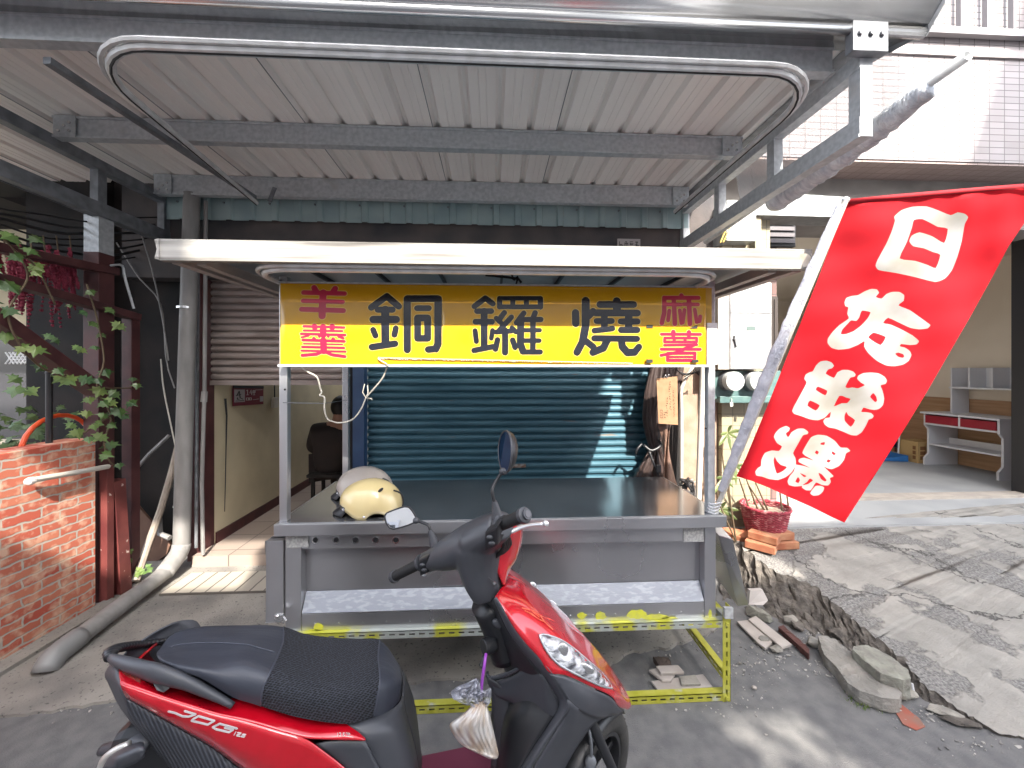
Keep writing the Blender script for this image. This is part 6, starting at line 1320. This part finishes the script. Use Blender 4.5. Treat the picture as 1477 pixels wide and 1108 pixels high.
for col, v0, v1, s_ in ((.62,.10,.70,1.0),(.80,.30,.86,.6),(.45,.45,.86,1.0),(.33,.75,.88,1.0)):
    v = v0
    while v < v1:
        for _ in range(3):
            du, dv = rn.uniform(-.035,.035), rn.uniform(-.012,.012); a_ = (col+du, v+dv); c_ = (col+du+rn.uniform(-.04,.04), v+dv+rn.uniform(-.014,.014)); b.prism([nq(*q) for q in capsule(a_, c_, .007*s_, 2)], (0,-.0006,0))
        v += .052 if s_ == 1 else .035
for s_ in ([(.10,.70),(.22,.70),(.22,.87),(.10,.87),(.10,.70)],[(.13,.74),(.19,.78)],[(.13,.82),(.19,.80)]):
    for a_, c_ in zip(s_, s_[1:]): b.prism([nq(*q) for q in capsule(a_, c_, .006, 2)], (0,-.0006,0))
part('handwriting', b, mat('ink', (.04,.02,.015), .8), cn)
b = B(); b.tube(catmull([PY(957,546,2.945),PY(960,541,2.94),PY(962,545,2.945),PY(965,540,2.94)], 12), .003, 6); part('hook', b, polished, cn, smooth=True)
b = B(); 
rn = random.Random(5)
for k in range(9): b.tube(catmull([PY(980+rn.uniform(0,22),690+rn.uniform(0,30),2.9+rn.uniform(-.1,.1)) for _ in range(4)], 12), .010, 6)
o = b.build('tangled_rope', mat('dark_rope', (.05,.045,.045), .7, col2=(.3,.28,.25), scale=14)); tag(o, 'heap of tangled black and grey straps behind the right rear corner of the counter', 'straps')

# ---------------------------------------------------------------- leafy plants
leafm = mat('ivy_leaf', (.022,.065,.016), .5, col2=(.07,.12,.028), scale=7, lo=.38, hi=.62, coat=.1)
leafl = mat('pale_ivy_leaf', (.07,.13,.03), .5, col2=(.15,.20,.05), scale=9)
stemm = mat('vine_stem', (.10,.07,.04), .8)
def leaf5(bb, c, s, face, spin, seed=0):
    """five lobed leaf, folded slightly along its midrib"""
    rn = random.Random(seed); face = Vector(face).normalized(); ux = face.cross(V(0,0,1)).normalized(); uy = ux.cross(face).normalized()
    sh = [(0,-.10),(.20,-.42),(.30,-.18),(.62,-.22),(.52,.02),(.95,.22),(.50,.26),(.38,.52),(.22,.50),(0,1.0),(-.22,.50),(-.38,.52),(-.50,.26),(-.95,.22),(-.52,.02),(-.62,-.22),(-.30,-.18),(-.20,-.42)]
    cs, sn = math.cos(spin), math.sin(spin); vs = []
    for x, y in [(0,.1)]+sh:
        x *= s*.62*rn.uniform(.93,1.07); y *= s*.62*rn.uniform(.93,1.07); z = -abs(x)*.35+ (x*x+y*y)/s*-.18
        vs.append(Vector(c)+ux*(x*cs-y*sn)+uy*(x*sn+y*cs)+face*z)
    n = len(sh); bb.add(vs, [(0, 1+i, 1+(i+1) % n) for i in range(n)])
def vine(lab, spots, stems, X, seed):
    v_ = thing('ivy_vine', lab, 'vine', PX(*spots[0][:2], X)); rn = random.Random(seed)
    bd_, bl_ = B(), B()
    for k, (x, y, s_, pale) in enumerate(spots):
        c_ = PX(x, y, X+rn.uniform(-.03,.08)); leaf5(bl_ if pale else bd_, c_, s_/265*rn.uniform(.7,1.15), V(rn.uniform(.5,1),rn.uniform(-.9,-.3),rn.uniform(.2,.7)), math.pi+rn.uniform(-1.1,1.1), seed+k)
    part('foliage', bd_, leafm, v_); part('young_leaves', bl_, leafl, v_)
    bs = B()
    for s_ in stems: bs.tube(catmull([PX(x, y, X) for x, y in s_], 4*len(s_)), .005, 6)
    part('stem', bs, stemm, v_, smooth=True)
vine('ivy with broad leaves climbing over the maroon beams at far left', [(18,340,26,0),(50,342,24,0),(22,368,26,0),(50,382,22,1),(52,392,22,1),(45,360,18,0),(10,408,32,0),(12,446,30,0),(8,482,26,1),(30,500,24,1),(52,502,24,1),(60,528,28,0),(72,484,14,0),(82,490,14,0),(25,545,24,0),(42,563,24,1),(22,560,22,0),(100,440,12,0),(-20,380,30,0),(-25,430,30,0),(90,544,24,1),(84,533,20,0)],
     [[(-10,330),(20,360),(40,400),(12,450),(30,500),(60,530),(95,545)],[(20,360),(52,385),(80,440)]], -2.55, 5)
vine('ivy trailing down the posts beside the brick wall', [(130,420,20,0),(122,450,16,0),(136,466,24,0),(172,468,24,1),(160,446,18,0),(146,482,18,0),(118,503,22,1),(112,500,16,1),(137,500,16,0),(125,545,24,0),(98,546,24,1),(152,535,26,0),(142,548,22,0),(145,562,26,1),(128,575,22,1),(160,578,24,1),(166,566,22,0),(126,595,26,1),(150,598,24,0),(172,592,26,0),(160,612,24,0),(188,580,24,0),(192,546,18,0),(198,555,16,0),(112,622,28,1),(136,614,20,1),(146,628,26,1),(128,632,22,0),(158,640,24,0),(150,655,24,0),(172,670,18,0),(140,610,22,0),(164,590,20,0),(104,612,20,0),(150,580,22,0),(180,600,20,0)],
     [[(125,410),(140,460),(150,520),(140,560),(160,600),(150,640),(160,668),(172,672)],[(140,560),(190,560)],[(160,600),(120,625)]], -2.52, 30)
gb = B(); rn = random.Random(14)
for k in range(260):
    leaf5(gb, V(-2.85-rn.random()*.9, 1.6+rn.random()*1.5, .95+rn.random()*.36), rn.uniform(.05,.11), V(rn.uniform(-.2,1),rn.uniform(-1,.2),rn.uniform(.3,1)), rn.uniform(0,6), k)
o = gb.build('shrubbery', mat('dusty_shrub_leaf', (.03,.07,.02), .6, col2=(.10,.15,.05), scale=6)); tag(o, 'low tangle of dark green leaves behind the brick wall', 'shrubbery', kind='stuff')
am = thing('hanging_amaranth', 'deep crimson tasselled flowers hanging between the upper maroon beams', 'flowers', PX(60,380,-2.75)); rn = random.Random(3)
bb = B()
for k in range(46):
    x = rn.uniform(-10,112); y0 = rn.uniform(352,392); ln = rn.uniform(30,95) if 10 < x < 100 else rn.uniform(20,50); dx = rn.uniform(-14,14); dep = rn.uniform(-.12,.08)
    pts = catmull([PX(x, y0, -2.78+dep), PX(x+dx*.5, y0+ln*.5, -2.78+dep), PX(x+dx, y0+ln, -2.78+dep)], 16)
    for i, p in enumerate(pts): bb.ball(p, (.013*(1-.4*i/16))*rn.uniform(.7,1.3), 6, 4, jit=.3)
part('tassels', bb, mat('crimson_flower', (.16,.012,.035), .8, col2=(.26,.03,.06), scale=40), am)
bb = B()
for k in range(6): x = 5+k*19; bb.tube([PX(x, 340, -2.8), PX(x+4, 372, -2.78)], .004, 5)
part('stem', bb, stemm, am)
# schefflera-like plant right of the stall
pl_ = thing('potted_shrub', 'plant with long drooping palmate leaves in front of the cream tiled pillar', 'plant', (1.92,3.0,.2)); rn = random.Random(2)
bs = B(); bl_ = B()
def blade(bb, c, d, L_, w_):
    d = Vector(d).normalized(); s_ = d.cross(V(0,-1,.2)).normalized(); vs = []
    for t, ww in ((0,.1),(.25,.8),(.55,1),(.8,.7),(1,.02)): q = Vector(c)+d*(L_*t)+V(0,0,-.25*L_*t*t); vs += [q-s_*w_*ww, q+V(0,-.004,.004), q+s_*w_*ww]
    bb.add(vs, [(i*3, i*3+1, i*3+4, i*3+3) for i in range(4)]+[(i*3+1, i*3+2, i*3+5, i*3+4) for i in range(4)])
for (x, y) in ((1050,625),(1044,690),(1040,735),(1060,672)):
    c_ = PY(x, y, 3.0+rn.uniform(-.05,.1)); bs.tube(catmull([V(1.95,3.02,.2), c_+V(-.05,0,-.15), c_], 10), .006, 6)
    for k in range(6): a_ = k*math.pi/3.2+rn.uniform(-.2,.2)-.3; blade(bl_, c_, V(math.cos(a_), -.3, math.sin(a_)*.9-.25), rn.uniform(.08,.14), rn.uniform(.012,.018))
part('stem', bs, stemm, pl_, smooth=True); part('foliage', bl_, mat('olive_leaf', (.05,.075,.02), .5, col2=(.13,.16,.05), scale=9), pl_)
wd = B(); rn = random.Random(12)
for k in range(14): leaf5(wd, PY(186+rn.uniform(-4,4) if k < 6 else 205+rn.uniform(-8,14), 800+rn.uniform(-6,16) if k < 6 else 822+rn.uniform(-5,7), 2.95), .05, V(.5,-.8,.5), rn.uniform(0,6), k)
o = wd.build('weed', leafl); tag(o, 'bright green weed sprouting beside the fat pipe elbow', 'weed')
wd = B()
for k in range(420):
    x, y = rn.choice(((1232,1002),(1240,1010),(1268,1010),(1272,1018),(1282,1006),(1250,1016))); q = PZ(x+rn.gauss(0,7), y+rn.gauss(0,4), .004); h_ = rn.uniform(.008,.022); a_ = rn.uniform(0,6.3)
    wd.add([q, q+V(.004*math.cos(a_),.004*math.sin(a_),0), q+V(rn.gauss(0,.006),rn.gauss(0,.006),h_)], [(0,1,2)])
o = wd.build('moss', mat('moss_green', (.07,.14,.02), .9, col2=(.14,.20,.04), scale=30)); tag(o, 'small green weeds in the gutter below the flat concrete slab', 'weeds', kind='stuff')

# ---------------------------------------------------------------- basket on bricks
brk = mat('loose_brick', (.30,.10,.05), .9, col2=(.40,.20,.11), scale=12, bump=.5, bscale=60)
zg = lambda x, y: PR(x, y)
def brick(lab, c, rz_, tilt=0, size=(.20,.095,.055), nm='loose_brick'):
    bb = B(); R_ = Matrix.Rotation(rz_, 3, 'Z') @ Matrix.Rotation(tilt, 3, 'X'); bb.box((-size[0]/2,-size[1]/2,-size[2]/2),(size[0]/2,size[1]/2,size[2]/2)); bb.v = [Vector(c)+R_ @ v for v in bb.v]
    return tag(bb.build(nm, brk, bevel=.005), lab, 'brick')
g0 = zg(1112,798)
brick('upper orange brick laid at the front left of the basket', g0+V(-.02,.05,.105), math.radians(-52), 0)
brick('lower reddish brick under the upper orange brick', g0+V(-.06,.03,.045), math.radians(-45), 0)
brick('upper brick of the pair just right below the basket', g0+V(.13,.09,.10), math.radians(8))
brick('lower brick of the pair just right below the basket', g0+V(.15,.07,.038), math.radians(4))
brick('loose brick lying behind, left of the basket', g0+V(-.14,.22,.05), math.radians(-30), .3)
brick('brick supporting the back of the basket', g0+V(.06,.24,.05), math.radians(0))
bk = thing('wicker_basket', 'crimson painted wicker basket standing on loose bricks and holding dry sticks', 'basket', g0+V(.09,.24,.13)); bc = PY(1103,768,3.06); 
wick = mat('crimson_wicker', (.30,.03,.05), .6, col2=(.52,.22,.22), scale=26, lo=.5, hi=.68)
bb = B(); H_ = .235; zb_ = bc.z-.02; 
for k in range(26):
    t_ = k/25; r_ = .118+.052*t_**.8; z_ = zb_+H_*t_; n = 84; pts = [V(bc.x+(r_+.006*math.sin(j*math.pi/2+ (k % 2)*math.pi))*math.cos(2*math.pi*j/n), 3.06+(r_+.006*math.sin(j*math.pi/2+(k % 2)*math.pi))*math.sin(2*math.pi*j/n), z_) for j in range(n)]
    bb.tube(pts, .0055, 5, closed=True)
part('woven_side', bb, wick, bk, smooth=True)
bb = B(); bb.tube([V(bc.x,3.06,zb_), V(bc.x,3.06,zb_+H_*.8)], [.112,.155], 24); part('inner_wall', bb, mat('dark_wicker', (.15,.03,.03), .8), bk)
bb = B()
for k in range(2):
    n = 90; pts = [V(bc.x+(.172+.006*math.cos(j*.9+k*3.1))*math.cos(2*math.pi*j/n), 3.06+(.172+.006*math.cos(j*.9+k*3.1))*math.sin(2*math.pi*j/n), zb_+H_+.008*math.sin(j*.9+k*3.1)) for j in range(n)]; bb.tube(pts, .008, 6, closed=True)
part('rim', bb, wick, bk, smooth=True)
bb = B(); bb.ball(V(bc.x,3.06,zb_+H_*.82), (.15,.15,.02), jit=.15); so_ = part('soil', bb, mat('dry_soil', (.25,.18,.13), .95, col2=(.45,.38,.3), scale=30, bump=1, bscale=60), bk)
bb = B()
for (x0, x1, yt) in ((1072,1066,690),(1084,1076,690),(1098,1088,692),(1118,1124,700),(1128,1134,706),(1094,1080,700)):
    bb.tube([PY(x0+10, 738, 3.04), PY(x1, yt, 3.0)], [.008,.005], 6)
part('stick', bb, mat('dry_stick', (.12,.08,.05), .9), bk)

# ---------------------------------------------------------------- rubble
stone = mat('rubble_concrete', (.20,.19,.17), .95, col2=(.32,.30,.26), scale=14, bump=.9, bscale=60, bdist=.008)
stone_g = mat('mossy_concrete', (.20,.19,.165), .95, col2=(.27,.27,.225), scale=20, bump=.9, bscale=60, bdist=.008)
marb = mat('broken_marble_tile', (.42,.38,.35), .6, col2=(.34,.30,.27), scale=11)
def slab(nm, lab, cat, poly, z, th, m, tilt=None, group=None):
    bb = B(); P_ = [PZ(x, y, z) for x, y in poly]
    if tilt: P_ = [p+V(0,0,tilt*(i/len(P_))) for i, p in enumerate(P_)]
    bb.prism(P_, (0,0,-th)); o = bb.build(nm, m, bevel=.003 if th < .02 else 0); 
    if th > .02: rough(o, .02, .05, 5)
    return tag(o, lab, cat, group)
slab('marble_tile', 'broken pale marble tile, the lower of the two beside the yellow leg', 'tile', [(1063,896),(1087,893),(1114,926),(1104,935),(1092,926)], .022, .014, marb)
slab('marble_tile', 'broken pale marble tile, the upper of the two under the green stained stone', 'tile', [(1079,893),(1090,888),(1142,929),(1128,934)], .034, .014, marb)
slab('wood_strip', 'dark red wooden strip lying in the rubble', 'wood', [(1122,904),(1130,902),(1168,936),(1166,943)], .035, .03, mat('dark_red_wood', (.09,.035,.03), .8))
slab('concrete_slab', 'long flat broken concrete slab, the largest piece in the gutter', 'slab', [(1180,918),(1192,916),(1206,921),(1236,946),(1284,978),(1300,996),(1298,1004),(1272,1001),(1240,990),(1222,978),(1206,954),(1188,936)], .085, .06, slab_m, tilt=-.03)
slab('concrete_block', 'rounded mossy concrete block resting above the long flat slab', 'block', [(1232,932),(1252,931),(1280,944),(1311,966),(1313,978),(1302,981),(1270,971),(1246,952),(1231,938)], .12, .09, stone_g)
slab('paving_fragment', 'flush red brick fragment set in the asphalt below the long slab', 'brick', [(1282,1011),(1296,1012),(1326,1036),(1335,1048),(1322,1053),(1302,1044)], .006, .004, mat('worn_red_brick', (.30,.09,.06), .95, col2=(.22,.12,.09), scale=16))
slab('tile_fragment', 'large thin tile under the stall, lowest of the heap', 'tile', [(939,982),(1014,972),(1028,990),(951,998)], .02, .012, marb, group='broken tiles heaped under the stall')
slab('tile_fragment', 'small square tile on the right end of the largest tile under the stall', 'tile', [(980,975),(1003,973),(1011,986),(983,987)], .034, .012, stone, group='broken tiles heaped under the stall')
slab('tile_fragment', 'leftmost tile of the heap under the stall, below the dark one', 'tile', [(936,966),(948,963),(974,971),(968,981),(955,981)], .035, .014, marb, group='broken tiles heaped under the stall')
slab('tile_fragment', 'topmost pale tile of the heap under the stall', 'tile', [(946,960),(978,959),(987,969),(953,970)], .055, .015, marb, group='broken tiles heaped under the stall')
slab('tile_fragment', 'dark brown piece behind the tiles under the stall', 'tile', [(942,947),(964,949),(970,960),(952,961)], .05, .03, mat('dark_brown_tile', (.08,.06,.05), .8), group='broken tiles heaped under the stall')
b = B(); b.prism([PD(1082,852,2.02),PD(1100,851,2.04),PD(1108,866,2.02),PD(1101,873,2.0),PD(1080,872,2.0)], (0,.02,0)); tag(b.build('tile_fragment', marb), 'beige tile piece leaning against the broken ramp edge', 'tile')
stones = [('elongated concrete lump stained green, beside the side leaf of the stall',1098,890,.10,.05,.05,-.7,stone_g),('squarish grey stone at the lower end of the marble tiles',1102,924,.036,.03,.02,.3,stone),('angular stone right below the marble tiles',1120,938,.042,.03,.022,.2,stone),('pale stone behind the dark red wooden strip',1142,898,.05,.045,.04,.2,stone),
 ('dark stone at the upper end of the rubble under the bricks',1112,865,.07,.05,.045,.4,dirt_m),('grey stone in the middle of the rubble',1150,905,.05,.04,.035,1.1,dirt_m),('stone wedged left of the long flat slab',1173,930,.05,.04,.035,.5,stone),('stone at the lower right tip of the long flat slab',1312,1002,.05,.035,.025,.2,stone),('flat pale stone on the crumbled ramp foot',1362,1028,.07,.035,.018,-.5,stone),('brown stone near the crumbled ramp foot',1385,1042,.08,.03,.02,-.4,dirt_m),
 ('pebble just left of the long flat slab',1196,952,.02,.015,.012,0,stone),('lone white pebble right of the yellow leg',1088,992,.013,.011,.009,0,marb),('small pebble beside the foot of the marble tiles',1068,957,.011,.009,.008,0,stone),('reddish stone sticking out under the bricks',1090,835,.045,.035,.03,.3,brk),('chunk in the middle of the broken edge',1205,915,.06,.045,.04,.7,dirt_m),('chunk under the upper ramp lip',1135,858,.07,.05,.045,.2,dirt_m)]
for k, (lab, x, y, sx_, sy_, sz_, rz_, m) in enumerate(stones):
    q = PZ(x, y, .012); bb = B(); bb.rock((0,0,0), (sx_,sy_,sz_), k+3); R_ = Matrix.Rotation(rz_,3,'Z'); bb.v = [q+V(0,0,sz_*.3)+R_ @ v for v in bb.v]; tag(rough(bb.build('stone', m), .012, .03, 2), lab, 'stone')
bb = B(); rn = random.Random(77)
cl_ = [(1090,960,60,30,150),(1200,960,50,20,110),(1150,920,40,22,120),(1340,1030,50,14,90),(1230,930,30,22,90),(1060,1010,60,30,60),(980,930,60,14,60),(700,985,200,20,60),(1290,1000,30,14,60),(1400,1075,60,14,40),(250,930,120,40,60),(120,1020,80,20,30)]
for (x, y, sx_, sy_, n_) in cl_:
    for _ in range(n_):
        q = PZ(x+rn.gauss(0,sx_*.55), min(1090,y+rn.gauss(0,sy_*.55)), .004); s_ = rn.uniform(.002,.0075)*(1.6 if rn.random() < .12 else 1)
        if q.z > 0 and abs(q.x) < 4: bb.rock(q, (s_*rn.uniform(.8,1.4),s_,s_*.8), rn.randint(0,999), n=9)
o = bb.build('gravel', mat('gravel', (.16,.155,.15), .9, col2=(.42,.40,.37), scale=30, lo=.4, hi=.6)); tag(o, 'loose gravel scattered over the street edge', 'gravel', kind='stuff')
b = B(); p = PZ(1318,997,.03); b.tube([p+V(0,0,-.01), p+V(.002,.01,.03)], .005, 8); tag(b.build('cigarette_end', white_lam), 'white cigarette end standing at the tip of the flat slab', 'cigarette end')
b = B(); p = PY(170,797,3.25); q = PZ(205,798,.02); b.ball(q+V(0,0,.03), (.035,.03,.02), 12, 8); tag(b.build('tin_lid', polished, smooth=True), 'shiny crumpled tin at the foot of the brown board', 'tin')

# ---------------------------------------------------------------- person seated in the dark corridor, seen from behind
def skinmesh(name, V_, E_, R_, m, par, sub=2):
    me = bpy.data.meshes.new(name); inv = MW[par.name].inverted(); me.from_pydata([inv @ Vector(v) for v in V_], E_, []); me.materials.append(m)
    o = bpy.data.objects.new(name, me); C.objects.link(o); o.parent = par; MW[o.name] = MW[par.name]
    md = o.modifiers.new('s', 'SKIN'); md.use_smooth_shade = True
    sv = me.skin_vertices[0].data if me.skin_vertices else None
    if sv is None:
        bm = bmesh.new(); bm.from_mesh(me); bm.verts.layers.skin.verify(); bm.to_mesh(me); bm.free(); sv = me.skin_vertices[0].data
    for i, r_ in enumerate(R_): sv[i].radius = r_ if isinstance(r_, tuple) else (r_, r_); sv[i].use_root = (i == 0)
    md = o.modifiers.new('u', 'SUBSURF'); md.levels = sub; md.render_levels = sub; return o
pc = PD(480,600,4.1); px_, py_ = pc.x, pc.y
pe = thing('person', 'person in a dark jacket sitting in the dark corridor, seen from behind', 'person', (px_,py_,.1))
sk = mat('skin', (.42,.23,.16), .5, sub=.0); jk = mat('dark_jacket', (.012,.008,.008), .9, col2=(.02,.012,.01), scale=5); hairm = mat('black_hair', (.006,.005,.005), .5)
hx = PD(490,592,4.15)
bv = [(px_,py_-.08,.60),(px_+.0,py_-.04,.75),(px_+.01,py_,.92),(hx.x-.01,py_+.04,1.03),(hx.x,hx.y+.0,1.10),(hx.x,hx.y+.04,1.17),(hx.x,hx.y+.06,1.24),
 (px_+.17,py_,.95),(px_+.24,py_+.12,.76),(px_+.21,py_+.16,.90),(px_+.20,py_+.10,.99),
 (px_-.17,py_,.95),(px_-.24,py_+.06,.74),(px_-.14,py_+.28,.66),(px_-.08,py_+.34,.66),
 (px_+.10,py_+.02,.58),(px_+.13,py_+.42,.58),(px_+.13,py_+.40,.20),(px_+.13,py_+.52,.14),
 (px_-.10,py_+.02,.58),(px_-.13,py_+.42,.58),(px_-.13,py_+.40,.20),(px_-.13,py_+.52,.14)]
be_ = [(0,1),(1,2),(2,3),(3,4),(4,5),(5,6),(2,7),(7,8),(8,9),(9,10),(2,11),(11,12),(12,13),(13,14),(0,15),(15,16),(16,17),(17,18),(0,19),(19,20),(20,21),(21,22)]
br = [.12,.12,.12,.055,.07,.085,.06,.05,.042,.032,.028,.05,.042,.032,.028,.075,.055,.042,.03,.075,.055,.042,.03]
hb_ = len(bv)
for s_, w_, up_ in ((1,10,1),(-1,14,0)):
    base = Vector(bv[w_])
    for k in range(4):
        d_ = V(.010*(k-1.5), 0, 1) if up_ else V(.3*(k-1.5)*.1, 1, -.1); d_ = d_.normalized(); side = V(1,0,0)*(k-1.5)*.016; L2_ = (.075,.085,.08,.062)[k]
        i0 = len(bv); bv += [tuple(base+side+d_*.015), tuple(base+side+d_*(.015+L2_*.55)), tuple(base+side+d_*(.015+L2_*.9)+V(0,.02,-.01))]; be_ += [(w_,i0),(i0,i0+1),(i0+1,i0+2)]; br += [.009,.008,.007]
    i0 = len(bv); bv += [tuple(base+V(-.03*s_,.0,.02)), tuple(base+V(-.05*s_,.01,.045))]; be_ += [(w_,i0),(i0,i0+1)]; br += [.010,.008]
skinmesh('body', bv, be_, br, sk, pe, 2)
jv = [(px_,py_-.08,.46),(px_,py_-.05,.75),(px_+.005,py_,.90),(hx.x-.02,py_+.03,1.0),(px_+.17,py_+.0,.95),(px_+.25,py_+.12,.76),(px_+.212,py_+.155,.88),(px_-.17,py_,.95),(px_-.25,py_+.06,.74),(px_-.15,py_+.26,.665)]
skinmesh('jacket', jv, [(0,1),(1,2),(2,3),(2,4),(4,5),(5,6),(2,7),(7,8),(8,9)], [(.18,.14),(.18,.14),(.15,.12),.07,.078,.062,.048,.078,.062,.048], jk, pe)
tv = [(px_,py_-.06,.56),(px_+.10,py_+.02,.56),(px_+.13,py_+.43,.57),(px_+.13,py_+.41,.22),(px_-.10,py_+.02,.56),(px_-.13,py_+.43,.57),(px_-.13,py_+.41,.22)]
skinmesh('trousers', tv, [(0,1),(1,2),(2,3),(0,4),(4,5),(5,6)], [.15,.10,.078,.06,.10,.078,.06], jk, pe)
b = B(); b.ball((hx.x,hx.y+.03,1.185), (.098,.115,.12), 18, 12, jit=.02); part('hair', b, hairm, pe, smooth=True)
b = B()
for s_ in (-1,1): b.ball((hx.x+s_*.095,hx.y+.05,1.16), (.012,.018,.03), 8, 6); b.ball((hx.x+s_*.035,hx.y+.135,1.17), (.012,.008,.008), 8, 6)
b.ball((hx.x,hx.y+.15,1.14), (.013,.018,.022), 8, 6); b.ball((hx.x,hx.y+.135,1.105), (.024,.008,.007), 8, 6); part('face', b, sk, pe, smooth=True)
b = B(); b.box((px_-.17,py_-.22,.50), (px_+.17,py_+.10,.53))
for sx_ in (-.14,.11):
    for sy_ in (-.19,.05): b.box((px_+sx_,py_+sy_,.10), (px_+sx_+.03,py_+sy_+.03,.50))
tag(b.build('stool', dark_wall), 'low wooden stool under the seated person in the corridor', 'stool')
